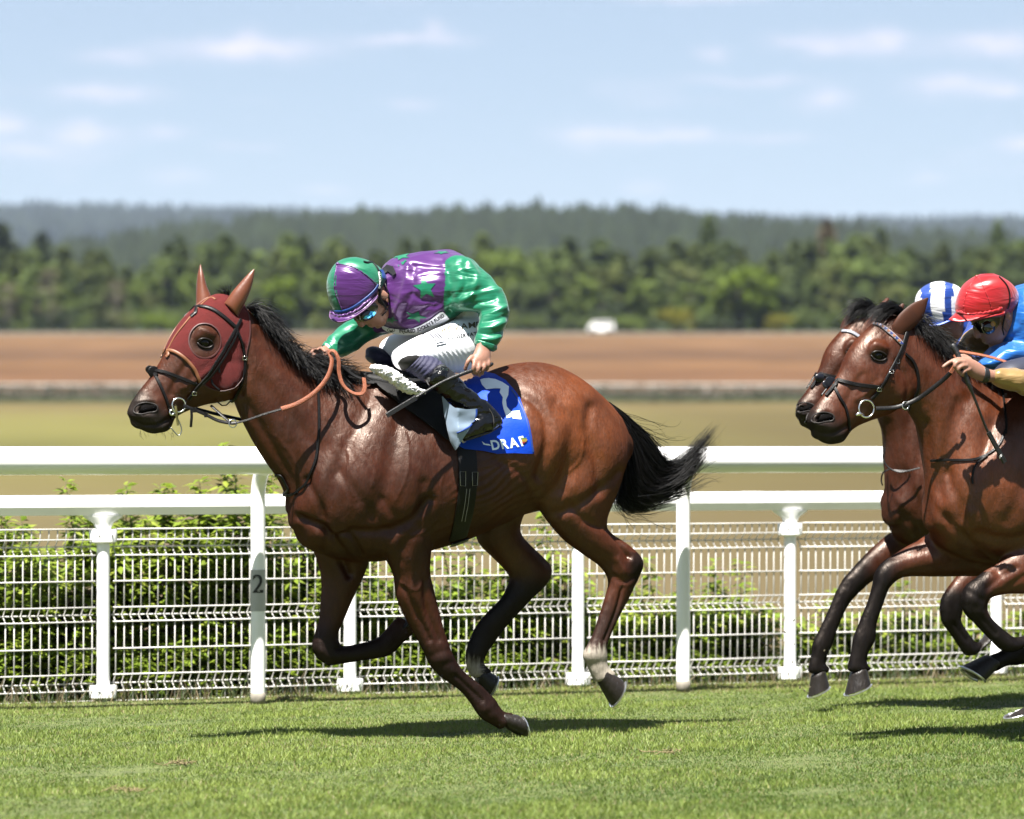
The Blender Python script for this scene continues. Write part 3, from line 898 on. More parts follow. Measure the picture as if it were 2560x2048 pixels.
    # low leafy ground cover right behind the mesh
    rng = np.random.default_rng(91); n = 9000
    px = np.where(rng.random(n) < .75, rng.uniform(-120, 1300, n), rng.uniform(1300, 2650, n)); off = -.56 - rng.random(n) * .3
    B_ = np.array([tuple(fence_at(a_, o_)) for a_, o_ in zip(px, off)])
    hmax = np.interp(px, [-100, 900, 1300, 1700, 2600], [.62, .58, .42, .26, .22]) * (.75 + .25 * np.sin(px * .021) * np.sin(px * .009 + 1)) * (.45 + .55 * (-off - .56) / .3)
    B_[:, 2] = hmax * rng.random(n) ** .75
    an = rng.random(n) * 6.283; dr = np.stack([np.cos(an), np.sin(an), rng.uniform(-.2, .7, n)], 1); dr /= np.linalg.norm(dr, axis=1)[:, None]
    sd = np.cross(dr, np.array([0, 0, 1.])) + rng.normal(size=(n, 3)) * .3; sd /= np.linalg.norm(sd, axis=1)[:, None]
    ln = rng.uniform(.05, .10, n)[:, None]; wd = ln * rng.uniform(.16, .24, (n, 1))
    co = np.empty((n * 4, 3)); co[0::4] = B_; co[1::4] = B_ + dr * ln * .5 + sd * wd; co[2::4] = B_ + dr * ln - np.array([0, 0, .2]) * ln; co[3::4] = B_ + dr * ln * .5 - sd * wd
    me = mesh_np('ground_cover', co, np.arange(n * 4).reshape(-1, 4), smooth=False)
    for g_ in green: me.materials.append(g_)
    me.polygons.foreach_set('material_index', rng.choice([0, 1, 2], n, p=[.45, .4, .15]).astype(np.int32))
    tag(link('ground_cover', me), 'low leafy ground cover growing against the back of the wire fence', 'ground cover', kind='stuff')
    # weeds and dry stalks along the foot of the fence
    rng = np.random.default_rng(77); n = 5200
    u = rng.random(n); A = fence_at(-120, -.4); B = fence_at(2700, -.4)
    base = np.array(A)[None] + (np.array(B) - np.array(A))[None] * u[:, None] + np.array(FV)[None] * (-rng.random(n) ** 1.5 * .9 + .03)[:, None]
    h = rng.uniform(.03, .14, n) * (1 + .6 * (rng.random(n) < .1)); az = rng.random(n) * 6.283; wv_ = .003
    co = np.empty((n * 3, 3))
    sx = np.stack([np.cos(az) * wv_, np.sin(az) * wv_, np.zeros(n)], 1)
    co[0::3] = base - sx; co[1::3] = base + sx
    co[2::3] = base + np.stack([rng.normal(size=n) * h * .35, rng.normal(size=n) * h * .35, h], 1)
    me = mesh_np('weeds', co, np.arange(n * 3).reshape(-1, 3), False)
    t = rng.random(n)[:, None]
    c = np.where(t < .55, np.array([.10, .17, .03]), np.array([.36, .28, .14])) * (.7 + .6 * rng.random((n, 1)))
    set_col(me, np.repeat(c, 3, 0))
    tag(link('weeds', me, mat('weed', rough=.7, attr=True, transl=.2)), 'rough weeds and dry stalks along the foot of the fence', 'weeds', kind='stuff')

def build_flying_turf():
    R = random.Random(8); mb = MB()
    for i in range(46):
        px = 1985 + R.gauss(0, 42); py = R.uniform(1540, 1745); Y = 16.6 + R.uniform(-.4, .6)
        p = PX(px, py, Y); r = R.uniform(.0015, .0045)
        a = Vector((R.gauss(0, 1), R.gauss(0, 1), R.gauss(0, 1))).normalized()
        mb.tube([p - a * r * R.uniform(1, 2.5), p, p + a * r * R.uniform(1, 2.5)], [r * .3, r, r * .25], 5)
    tag(mb.build('flying_turf', mat('loose_soil', (.10, .085, .035), .9, var=.3)), 'crumbs of turf and soil thrown up behind the leading horse', 'turf crumbs', kind='stuff')

def build_haze():
    b = MB(); b.box((0, 2950, 148), 5200, 6200, 304)
    M = bpy.data.materials.new('haze'); M.use_nodes = True
    nt = M.node_tree; nt.nodes.clear()
    o = nt.nodes.new('ShaderNodeOutputMaterial'); v = nt.nodes.new('ShaderNodeVolumePrincipled')
    v.inputs['Color'].default_value = (.55, .68, 1.0, 1); v.inputs['Density'].default_value = HAZE_DENSITY; v.inputs['Anisotropy'].default_value = .0
    nt.links.new(v.outputs[0], o.inputs['Volume'])
    M.cycles.homogeneous_volume = True if hasattr(M.cycles, 'homogeneous_volume') else None
    ob = b.build('haze', M)
    tag(ob, 'thin blue summer haze in the air over the far land', 'haze', kind='stuff')
HAZE_DENSITY = .000046
# ------------------------------------------------------------------ figure frame: photo pixels -> points on a vertical plane turned by TH
TH = math.radians(24)
class Frame:
    """a vertical median plane; U runs along the figure (to the right, receding), V points to the camera side"""
    def __init__(s, px, Y, th=TH):
        s.th = th; s.O = Vector(((px - 1280) / F * Y, Y, 0))
        s.U = Vector((math.cos(th), math.sin(th), 0)); s.V = Vector((math.sin(th), -math.cos(th), 0))
    def at(s, px, py, L=0.0):
        k = (px - 1280) / F; a = s.O + s.V * L
        t = (k * a.y - a.x) / (s.U.x - k * s.U.y)
        p = a + s.U * t
        p.z = CH + (HY - py) / F * p.y
        return p
    def lat(s, co):      # lateral coordinate of points
        return (np.asarray(co) - np.array(s.O)) @ np.array(s.V)
    def mirror(s, p):
        p = Vector(p); return p - s.V * (2 * (p - s.O).dot(s.V))
    def near_px(s, co):
        """photo pixels of points folded to the camera side"""
        co = np.asarray(co, dtype=float); l = s.lat(co)
        c = co - np.array(s.V)[None] * (l - np.abs(l))[:, None]
        return to_px(c)

def ring(fr, x1, y1, x2, y2, L, w, egg=0.0, pw=2.0, n=24, tilt=0.0):
    """closed cross-section whose outline spans the two photo points; w = half width across the figure"""
    a, b = fr.at(x1, y1, L), fr.at(x2, y2, L)
    c = (a + b) / 2; e1 = (a - b) / 2; a0 = e1.length
    nx = abs(x1 - x2) / (math.hypot(x1 - x2, y1 - y2) + 1e-9)
    t = w * math.tan(fr.th) * nx
    a1 = math.sqrt(max(a0 * a0 - t * t, (.55 * a0) ** 2))
    e1 = e1.normalized() * a1
    V = fr.V
    out = []
    for k in range(n):
        q = 2 * math.pi * k / n; cc, ss = math.cos(q), math.sin(q)
        ca = math.copysign(abs(cc) ** (2 / pw), cc); sa = math.copysign(abs(ss) ** (2 / pw), ss)
        out.append(c + e1 * ca + V * (w * sa * (1 + egg * ca)) )
    return out

def loft(mb, fr, st, res=4, n=24):
    """st rows: x1,y1,x2,y2,L,w[,egg[,pw]]"""
    rows = [list(r) + [0.0, 2.0][len(r) - 6:] if len(r) < 8 else list(r) for r in st]
    P = catmull(rows, res)
    rg = [ring(fr, *p, n=n) for p in P]
    def cen(r): return sum(r, Vector()) / len(r)
    # rounded end caps
    for end in (0, -1):
        r = rg[end]; c = cen(r); c2 = cen(rg[1 if end == 0 else -2])
        d = (c - c2); rad = min((p - c).length for p in r)
        d = d.normalized() * rad * .45 if d.length > 1e-6 else Vector()
        caps = [[c + d * h + (p - c) * s for p in r] for h, s in ((.55, .85), (.9, .5))]
        if end == 0: rg = caps[::-1] + rg
        else: rg = rg + caps
    mb.rings(rg)

def blob(mb, c, ax, n=12):
    """ellipsoid; ax = three axis vectors"""
    vs, fs = [], []
    for i in range(1, n):
        a = math.pi * i / n
        for j in range(2 * n):
            b = math.pi * j / n
            vs.append(c + ax[2] * math.cos(a) + (ax[0] * math.cos(b) + ax[1] * math.sin(b)) * math.sin(a))
    m = 2 * n
    for i in range(n - 2):
        for j in range(m):
            k = (j + 1) % m; fs.append((i * m + j, (i + 1) * m + j, (i + 1) * m + k, i * m + k))
    vs += [c + ax[2], c - ax[2]]; t, bt = len(vs) - 2, len(vs) - 1
    for j in range(m):
        k = (j + 1) % m; fs.append((t, j, k)); fs.append((bt, (n - 2) * m + k, (n - 2) * m + j))
    mb.add(vs, fs)

def fuse(mb, voxel, name='m'):
    """voxel-union of all closed shapes in mb -> co, faces (quads)"""
    me = bpy.data.meshes.new(name); me.from_pydata([tuple(p) for p in mb.v], [], mb.f); me.update()
    bm = bmesh.new(); bm.from_mesh(me); bmesh.ops.recalc_face_normals(bm, faces=bm.faces); bm.to_mesh(me); bm.free()
    o = bpy.data.objects.new(name, me); COL.objects.link(o)
    m = o.modifiers.new('r', 'REMESH'); m.mode = 'VOXEL'; m.voxel_size = voxel; m.adaptivity = 0
    dg = bpy.context.evaluated_depsgraph_get(); dg.update()
    me2 = bpy.data.meshes.new_from_object(o.evaluated_get(dg))
    bpy.data.objects.remove(o); bpy.data.meshes.remove(me)
    return me2

def set_co(me, co):
    me.vertices.foreach_set('co', np.asarray(co, dtype=np.float32).ravel()); me.update()
def get_no(me):
    c = np.empty(len(me.vertices) * 3, dtype=np.float32); me.vertex_normals.foreach_get('vector', c); return c.reshape(-1, 3).astype(float)
def edges_np(me):
    e = np.empty(len(me.edges) * 2, dtype=np.int32); me.edges.foreach_get('vertices', e); return e.reshape(-1, 2)

def laplace(me, it, lam=.5, mask=None, taubin=0.0):
    co = get_co(me); e = edges_np(me); n = len(co)
    deg = np.bincount(e.ravel(), minlength=n).astype(float)[:, None]
    m = 1.0 if mask is None else mask[:, None]
    def step(c, l):
        s = np.stack([np.bincount(e[:, 0], c[e[:, 1], k], n) + np.bincount(e[:, 1], c[e[:, 0], k], n) for k in range(3)], 1) / deg
        return c + (s - c) * l * m
    for i in range(it):
        co = step(co, lam)
        if taubin: co = step(co, -taubin)
    set_co(me, co)

def relief(me, fr, grooves, bulges, lateral=True):
    """push muscles in and out along the surface normal; positions in photo pixels on the camera side, mirrored to the far side"""
    co = get_co(me); no = get_no(me); P = fr.near_px(co); h = np.zeros(len(co))
    for line, wd, dep in grooves:
        L = catmull(line, 5) if len(line) > 2 else np.asarray(line, float)
        lo = L.min(0) - 3 * wd; hi = L.max(0) + 3 * wd
        k = np.where((P[:, 0] > lo[0]) & (P[:, 0] < hi[0]) & (P[:, 1] > lo[1]) & (P[:, 1] < hi[1]))[0]
        if len(k): h[k] += dep * np.exp(-(seg_dist(P[k], L) / wd) ** 2)
    for cx, cy, rx, ry, ang, hh in bulges:
        a = math.radians(ang); dx, dy = P[:, 0] - cx, P[:, 1] - cy
        u = (dx * math.cos(a) + dy * math.sin(a)) / rx; v = (-dx * math.sin(a) + dy * math.cos(a)) / ry
        h += hh * np.exp(-(u * u + v * v))
    w = np.abs(no @ np.array(fr.V)) if lateral else 1.0
    w = np.clip(w * 1.4, 0, 1)
    set_co(me, co + no * (h * w)[:, None])

def skin_lumps(me, seed):
    """small unevenness of skin over muscle"""
    co = get_co(me); no = get_no(me)
    set_co(me, co + no * (vnoise(co, 17, seed, 2) * .0011 + vnoise(co, 48, seed + 3, 2) * .00055)[:, None])

def bvh_of(me):
    return BVHTree.FromPolygons([tuple(c) for c in get_co(me)], [tuple(p.vertices) for p in me.polygons])

CAMP = Vector((0, 0, CH))
def shoot(bvh, px, py, off=.003, fallback=None):
    """point and normal where the line of sight through a photo pixel meets a surface"""
    d = (PX(px, py, 10) - CAMP).normalized()
    h = bvh.ray_cast(CAMP, d)
    if h[0] is None:
        if fallback is None: return None, None
        q = bvh.find_nearest(fallback)
        return q[0] + q[1] * off, q[1]
    n = h[1] if h[1].dot(d) < 0 else -h[1]
    return h[0] + n * off, n

def strap(bvh, fr, line, width, thick, off=.002, res=6, depth=0.0):
    """ribbon laid on a surface along photo points; returns pts, normals, usable for ribbon()"""
    P = catmull(line, res) if len(line) > 2 else catmull(line, 8)
    pts, nrm = [], []
    for x, y in P:
        p, n = shoot(bvh, x, y, off, fr.at(x, y, depth))
        pts.append(p); nrm.append(n)
    # even out
    for it in range(2):
        q = [pts[0]] + [(pts[i - 1] + pts[i] * 2 + pts[i + 1]) / 4 for i in range(1, len(pts) - 1)] + [pts[-1]]
        nn = [nrm[0]] + [(nrm[i - 1] + nrm[i] * 2 + nrm[i + 1]).normalized() for i in range(1, len(pts) - 1)] + [nrm[-1]]
        pts, nrm = q, nn
    return pts, nrm

def shell(me, faces_mask, off, thick, name, co=None):
    """lift a set of faces off a surface as a thin closed sheet"""
    co = get_co(me) if co is None else co; no = get_no(me)
    pol = [tuple(p.vertices) for p, k in zip(me.polygons, faces_mask) if k]
    used = sorted({v for f in pol for v in f}); idx = {v: i for i, v in enumerate(used)}
    n = len(used); U = np.array(used)
    out = co[U] + no[U] * (off + thick); inn = co[U] + no[U] * off
    f = [[idx[v] for v in p] for p in pol] + [[idx[v] + n for v in reversed(p)] for p in pol]
    from collections import Counter
    ec = Counter()
    for p in pol:
        for i in range(len(p)): ec[(p[i], p[(i + 1) % len(p)])] += 1
    for (a, b) in list(ec):
        if (b, a) not in ec: f.append([idx[b], idx[a], idx[a] + n, idx[b] + n])
    return mesh_np(name, np.vstack([out, inn]), f), used

def strands(guides, n, seed, r0=.0016, spread=1.0, wav=.01, nseg=14, taper=True, lenvar=.35):
    """hair: each strand follows a random blend of neighbouring guide curves. guides: list of (m,3) arrays of equal length"""
    rng = np.random.default_rng(seed); G = np.array([catmull(g, 6) for g in guides]); k, m, _ = G.shape
    t_src = np.linspace(0, 1, m); ts = np.linspace(0, 1, nseg)
    Gs = np.stack([np.stack([np.interp(ts, t_src, G[i, :, c]) for c in range(3)], 1) for i in range(k)])
    co = []; fc = []; base = 0
    for s in range(n):
        a = rng.random() * (k - 1); i = min(int(a), k - 2); f = a - i
        L = 1 - lenvar * rng.random() ** 1.5
        path = Gs[i] * (1 - f) + Gs[i + 1] * f
        path = np.stack([np.interp(ts * L, ts, path[:, c]) for c in range(3)], 1)
        ph = rng.random(3) * 6.283; am = wav * rng.random()
        off = rng.normal(size=3) * spread * .012
        grow = (ts ** 1.0)[:, None]
        path = path + grow * off * 2.2 + off * .5 + am * grow * np.stack([np.sin(ts * 7 + ph[0]), np.sin(ts * 6 + ph[1]), np.sin(ts * 8 + ph[2])], 1)
        rr = r0 * (.7 + .6 * rng.random()) * (1 - ts ** 3 * .92 if taper else np.ones(nseg))
        tg = np.gradient(path, axis=0); tg /= np.linalg.norm(tg, axis=1)[:, None] + 1e-9
        x = np.cross(tg, rng.normal(size=3)); x /= np.linalg.norm(x, axis=1)[:, None] + 1e-9; y = np.cross(tg, x)
        for q in range(3):
            an = q * 2.0944
            co.append(path + (x * math.cos(an) + y * math.sin(an)) * rr[:, None])
        b = base
        idx = np.arange(nseg - 1)
        for q in range(3):
            q2 = (q + 1) % 3
            fc.append(np.stack([b + q * nseg + idx, b + q2 * nseg + idx, b + q2 * nseg + idx + 1, b + q * nseg + idx + 1], 1))
        base += 3 * nseg
    return np.concatenate(co), np.concatenate(fc)

# ------------------------------------------------------------------ coat
def coat_material():
    M = bpy.data.materials.new('bay_coat'); M.use_nodes = True
    nt = M.node_tree; N, L = nt.nodes, nt.links; b = N['Principled BSDF']
    at = N.new('ShaderNodeAttribute'); at.attribute_name = 'Col'
    tc = N.new('ShaderNodeTexCoord')
    def nz(scale, det, st=(1, 1, 1)):
        mp = N.new('ShaderNodeMapping'); mp.inputs['Scale'].default_value = st; L.new(tc.outputs['Object'], mp.inputs[0])
        n = N.new('ShaderNodeTexNoise'); n.inputs['Scale'].default_value = scale; n.inputs['Detail'].default_value = det; L.new(mp.outputs[0], n.inputs['Vector']); return n
    n1 = nz(7, 5); n2 = nz(150, 3, (1, 1, .3)); n3 = nz(34, 5, (1, 1, .55))
    m1 = N.new('ShaderNodeMapRange'); m1.inputs[1].default_value = .3; m1.inputs[2].default_value = .7; m1.inputs[3].default_value = .72 * ALB; m1.inputs[4].default_value = 1.28 * ALB; L.new(n1.outputs['Fac'], m1.inputs[0])
    m2 = N.new('ShaderNodeMapRange'); m2.inputs[1].default_value = .3; m2.inputs[2].default_value = .7; m2.inputs[3].default_value = .78; m2.inputs[4].default_value = 1.22; L.new(n2.outputs['Fac'], m2.inputs[0])
    mm = N.new('ShaderNodeMath'); mm.operation = 'MULTIPLY'; L.new(m1.outputs[0], mm.inputs[0]); L.new(m2.outputs[0], mm.inputs[1])
    sc = N.new('ShaderNodeVectorMath'); sc.operation = 'SCALE'; L.new(at.outputs['Color'], sc.inputs[0]); L.new(mm.outputs[0], sc.inputs['Scale'])
    L.new(sc.outputs[0], b.inputs['Base Color'])
    lum = N.new('ShaderNodeMapRange'); lum.inputs[1].default_value = .005; lum.inputs[2].default_value = .06; lum.inputs[3].default_value = .10; lum.inputs[4].default_value = .40
    L.new(at.outputs['Fac'], lum.inputs[0]); L.new(lum.outputs[0], b.inputs['Specular IOR Level'])
    r = N.new('ShaderNodeMapRange'); r.inputs[1].default_value = .3; r.inputs[2].default_value = .7; r.inputs[3].default_value = .34; r.inputs[4].default_value = .58; L.new(n3.outputs['Fac'], r.inputs[0])
    L.new(r.outputs[0], b.inputs['Roughness'])
    b.inputs['Sheen Weight'].default_value = .03; b.inputs['Sheen Roughness'].default_value = .4
    b.inputs['Sheen Tint'].default_value = (1, .75, .55, 1)
    # skin wrinkles, veins and hair grain
    vo = N.new('ShaderNodeTexVoronoi'); vo.feature = 'DISTANCE_TO_EDGE'; vo.inputs['Scale'].default_value = 9
    wn = nz(5, 3); 
    wm = N.new('ShaderNodeVectorMath'); wm.operation = 'MULTIPLY_ADD'; wm.inputs[1].default_value = (.5, .5, .5); L.new(wn.outputs['Color'], wm.inputs[0]); L.new(tc.outputs['Object'], wm.inputs[2])
    L.new(wm.outputs[0], vo.inputs['Vector'])
    vr = N.new('ShaderNodeMapRange'); vr.inputs[1].default_value = 0; vr.inputs[2].default_value = .035; vr.inputs[3].default_value = 1; vr.inputs[4].default_value = 0; L.new(vo.outputs['Distance'], vr.inputs[0])
    vm = N.new('ShaderNodeMath'); vm.operation = 'MULTIPLY'; L.new(vr.outputs[0], vm.inputs[0])
    vn = nz(3, 2); vg = N.new('ShaderNodeMapRange'); vg.inputs[1].default_value = .48; vg.inputs[2].default_value = .6; L.new(vn.outputs['Fac'], vg.inputs[0]); L.new(vg.outputs[0], vm.inputs[1])
    s1 = N.new('ShaderNodeMath'); s1.operation = 'MULTIPLY_ADD'; s1.inputs[1].default_value = .10; L.new(vm.outputs[0], s1.inputs[0])
    s2 = N.new('ShaderNodeMath'); s2.operation = 'MULTIPLY_ADD'; s2.inputs[1].default_value = .22; L.new(n2.outputs['Fac'], s2.inputs[0]); L.new(n3.outputs['Fac'], s2.inputs[2])
    L.new(s2.outputs[0], s1.inputs[2])
    bp = N.new('ShaderNodeBump'); bp.inputs['Strength'].default_value = .34; bp.inputs['Distance'].default_value = .012; L.new(s1.outputs[0], bp.inputs['Height']); L.new(bp.outputs[0], b.inputs['Normal'])
    # hair has no mirror-like grazing reflection: matt body plus a weak, even gloss
    d = N.new('ShaderNodeBsdfDiffuse'); L.new(sc.outputs[0], d.inputs['Color']); L.new(bp.outputs[0], d.inputs['Normal'])
    g = N.new('ShaderNodeBsdfGlossy'); L.new(bp.outputs[0], g.inputs['Normal']); L.new(r.outputs[0], g.inputs['Roughness'])
    gc = N.new('ShaderNodeVectorMath'); gc.operation = 'SCALE'; gc.inputs[0].default_value = (1.0, .86, .76)
    gl = N.new('ShaderNodeMapRange'); gl.inputs[1].default_value = .005; gl.inputs[2].default_value = .06; gl.inputs[3].default_value = .012; gl.inputs[4].default_value = .042
    L.new(at.outputs['Fac'], gl.inputs[0]); L.new(gl.outputs[0], gc.inputs['Scale']); L.new(gc.outputs[0], g.inputs['Color'])
    ad = N.new('ShaderNodeAddShader'); L.new(d.outputs[0], ad.inputs[0]); L.new(g.outputs[0], ad.inputs[1])
    L.new(ad.outputs[0], N['Material Output'].inputs['Surface']); N.remove(b)
    return M
COAT = coat_material()
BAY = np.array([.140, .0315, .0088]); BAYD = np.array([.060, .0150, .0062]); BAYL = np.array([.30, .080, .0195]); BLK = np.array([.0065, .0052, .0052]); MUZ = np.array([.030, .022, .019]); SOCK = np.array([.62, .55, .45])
HORN = np.array([.055, .043, .034])
HAIR = mat('black_hair', (.006, .005, .005), .42, var=.25, scale=40, spec=.18)

def blend(col, c, w): return col * (1 - w[:, None]) + c[None] * w[:, None]

# ------------------------------------------------------------------ horse one (hooded leader)
H1 = Frame(950, 15.74)
def horse_one():
    fr = H1; mb = MB()
    trunk = [(735, 1205, 742, 1325, 0, .10), (775, 1085, 768, 1368, 0, .185), (835, 985, 845, 1398, 0, .235, -.12), (905, 952, 935, 1405, 0, .262, -.2), (985, 953, 1020, 1392, 0, .285, -.2),
             (1070, 962, 1095, 1372, 0, .305, -.12), (1150, 958, 1165, 1350, 0, .315, -.06), (1220, 930, 1235, 1318, 0, .315, -.03), (1290, 908, 1300, 1290, 0, .305, .0), (1360, 907, 1370, 1275, 0, .285, .0),
             (1420, 930, 1430, 1280, 0, .265), (1480, 975, 1480, 1260, 0, .235), (1525, 1025, 1520, 1215, 0, .19), (1553, 1075, 1548, 1165, 0, .12)]
    loft(mb, fr, trunk, n=32)
    neck = [(935, 960, 760, 1330, 0, .19), (868, 950, 724, 1262, 0, .158), (800, 938, 700, 1208, 0, .126), (742, 902, 655, 1142, 0, .104), (700, 860, 616, 1075, 0, .092), (662, 818, 592, 1020, 0, .084), (628, 782, 574, 965, 0, .08)]
    loft(mb, fr, neck)
    head = [(622, 775, 592, 940, 0, .068), (585, 748, 594, 975, 0, .084), (543, 738, 585, 996, 0, .094), (500, 760, 556, 1006, 0, .098), (462, 795, 520, 1012, 0, .096, .12), (433, 838, 485, 1022, 0, .082, .1), (408, 888, 455, 1034, 0, .066, .0),
            (380, 935, 436, 1048, 0, .056), (352, 970, 430, 1065, 0, .055), (328, 1003, 418, 1080, 0, .056), (317, 1030, 380, 1086, 0, .046), (326, 1052, 352, 1074, 0, .03)]
    loft(mb, fr, head)
    # near hind
    loft(mb, fr, [(1352, 985, 1500, 990, .10, .12), (1338, 1075, 1560, 1085, .125, .135), (1334, 1160, 1570, 1148, .14, .13), (1336, 1225, 1552, 1212, .15, .115), (1346, 1272, 1530, 1268, .15, .10), (1372, 1312, 1518, 1305, .15, .085),
                  (1412, 1355, 1530, 1330, .15, .073), (1462, 1392, 1562, 1352, .15, .06), (1496, 1416, 1595, 1380, .15, .05), (1516, 1444, 1610, 1410, .15, .045), (1519, 1470, 1592, 1458, .15, .042)])
    loft(mb, fr, [(1525, 1425, 1608, 1408, .15, .045), (1518, 1466, 1588, 1464, .15, .04), (1508, 1502, 1573, 1498, .15, .033), (1494, 1546, 1546, 1550, .15, .029), (1480, 1588, 1527, 1592, .15, .029), (1462, 1622, 1519, 1618, .15, .033), (1455, 1640, 1520, 1642, .15, .035),
                  (1466, 1663, 1520, 1662, .15, .031), (1474, 1682, 1526, 1672, .15, .031), (1484, 1704, 1542, 1682, .15, .036)], n=20)
    # far hind
    loft(mb, fr, [(1210, 1200, 1400, 1180, -.12, .12), (1195, 1290, 1330, 1250, -.14, .11), (1190, 1350, 1300, 1320, -.15, .09), (1222, 1388, 1330, 1362, -.15, .07), (1255, 1420, 1360, 1392, -.15, .058), (1274, 1448, 1382, 1424, -.15, .05), (1268, 1478, 1366, 1462, -.15, .044), (1240, 1510, 1318, 1508, -.15, .036)])
    loft(mb, fr, [(1272, 1450, 1378, 1440, -.15, .045), (1255, 1490, 1335, 1492, -.15, .038), (1222, 1525, 1295, 1536, -.15, .032), (1190, 1562, 1262, 1574, -.15, .029), (1172, 1598, 1234, 1612, -.15, .031), (1163, 1628, 1218, 1636, -.15, .034), (1163, 1652, 1210, 1656, -.15, .03), (1166, 1674, 1218, 1666, -.15, .032), (1176, 1692, 1230, 1678, -.15, .035)], n=20)
    # near fore
    loft(mb, fr, [(865, 1150, 1060, 1130, .14, .10), (890, 1250, 1085, 1235, .15, .105), (925, 1330, 1085, 1320, .15, .095), (962, 1395, 1080, 1385, .14, .08), (982, 1440, 1078, 1438, .13, .068), (990, 1495, 1090, 1492, .125, .058), (1012, 1545, 1100, 1535, .12, .049), (1038, 1592, 1113, 1580, .12, .043), (1058, 1632, 1126, 1618, .12, .042),
                  (1072, 1660, 1136, 1642, .12, .042), (1098, 1692, 1150, 1668, .12, .037)])
    loft(mb, fr, [(1062, 1642, 1128, 1626, .12, .041), (1082, 1675, 1142, 1652, .12, .038), (1118, 1706, 1165, 1682, .12, .031), (1148, 1728, 1194, 1704, .12, .028), (1172, 1756, 1220, 1728, .12, .028), (1186, 1778, 1240, 1748, .12, .032), (1202, 1798, 1252, 1768, .12, .033), (1226, 1812, 1264, 1780, .12, .03), (1248, 1824, 1282, 1782, .12, .035)], n=20)
    # far fore (folded)
    loft(mb, fr, [(735, 1240, 930, 1240, -.12, .10), (752, 1330, 935, 1340, -.13, .10), (792, 1400, 920, 1410, -.13, .085), (802, 1455, 905, 1452, -.13, .066), (800, 1510, 882, 1500, -.13, .052), (797, 1548, 863, 1545, -.13, .044), (784, 1592, 845, 1586, -.13, .042), (780, 1622, 850, 1608, -.13, .042), (792, 1648, 856, 1624, -.13, .04)])
    loft(mb, fr, [(795, 1602, 800, 1650, -.13, .04), (830, 1608, 820, 1664, -.13, .042), (862, 1614, 854, 1660, -.13, .036), (910, 1606, 908, 1652, -.13, .029), (946, 1592, 958, 1645, -.13, .03), (966, 1572, 984, 1632, -.13, .033), (982, 1552, 1010, 1606, -.13, .03), (992, 1540, 1035, 1585, -.13, .033)], n=20)
    # buttock / dock
    loft(mb, fr, [(1490, 985, 1545, 1120, 0, .10), (1515, 1010, 1560, 1110, 0, .07), (1530, 1028, 1560, 1070, 0, .04)])
    # brow bones and cheeks
    for sgn in (1, -1):
        c = fr.at(512, 846, .080 * sgn); blob(mb, c, [fr.U * .05, fr.V * .026, Vector((0, 0, .05))])
        c = fr.at(572, 935, .062 * sgn); blob(mb, c, [fr.U * .07, fr.V * .035, Vector((0, 0, .085))])
        c = fr.at(362, 1028, .04 * sgn); blob(mb, c, [fr.U * .045, fr.V * .022, Vector((0, 0, .035))])
    me = fuse(mb, .0072, 'body')
    co = get_co(me); P = to_px(co)
    z = co[:, 2]
    body = sstep(.62, .85, z) * sstep(590, 700, P[:, 0])
    laplace(me, 14, .5, .25 + .75 * body)
    laplace(me, 10, .5, body)
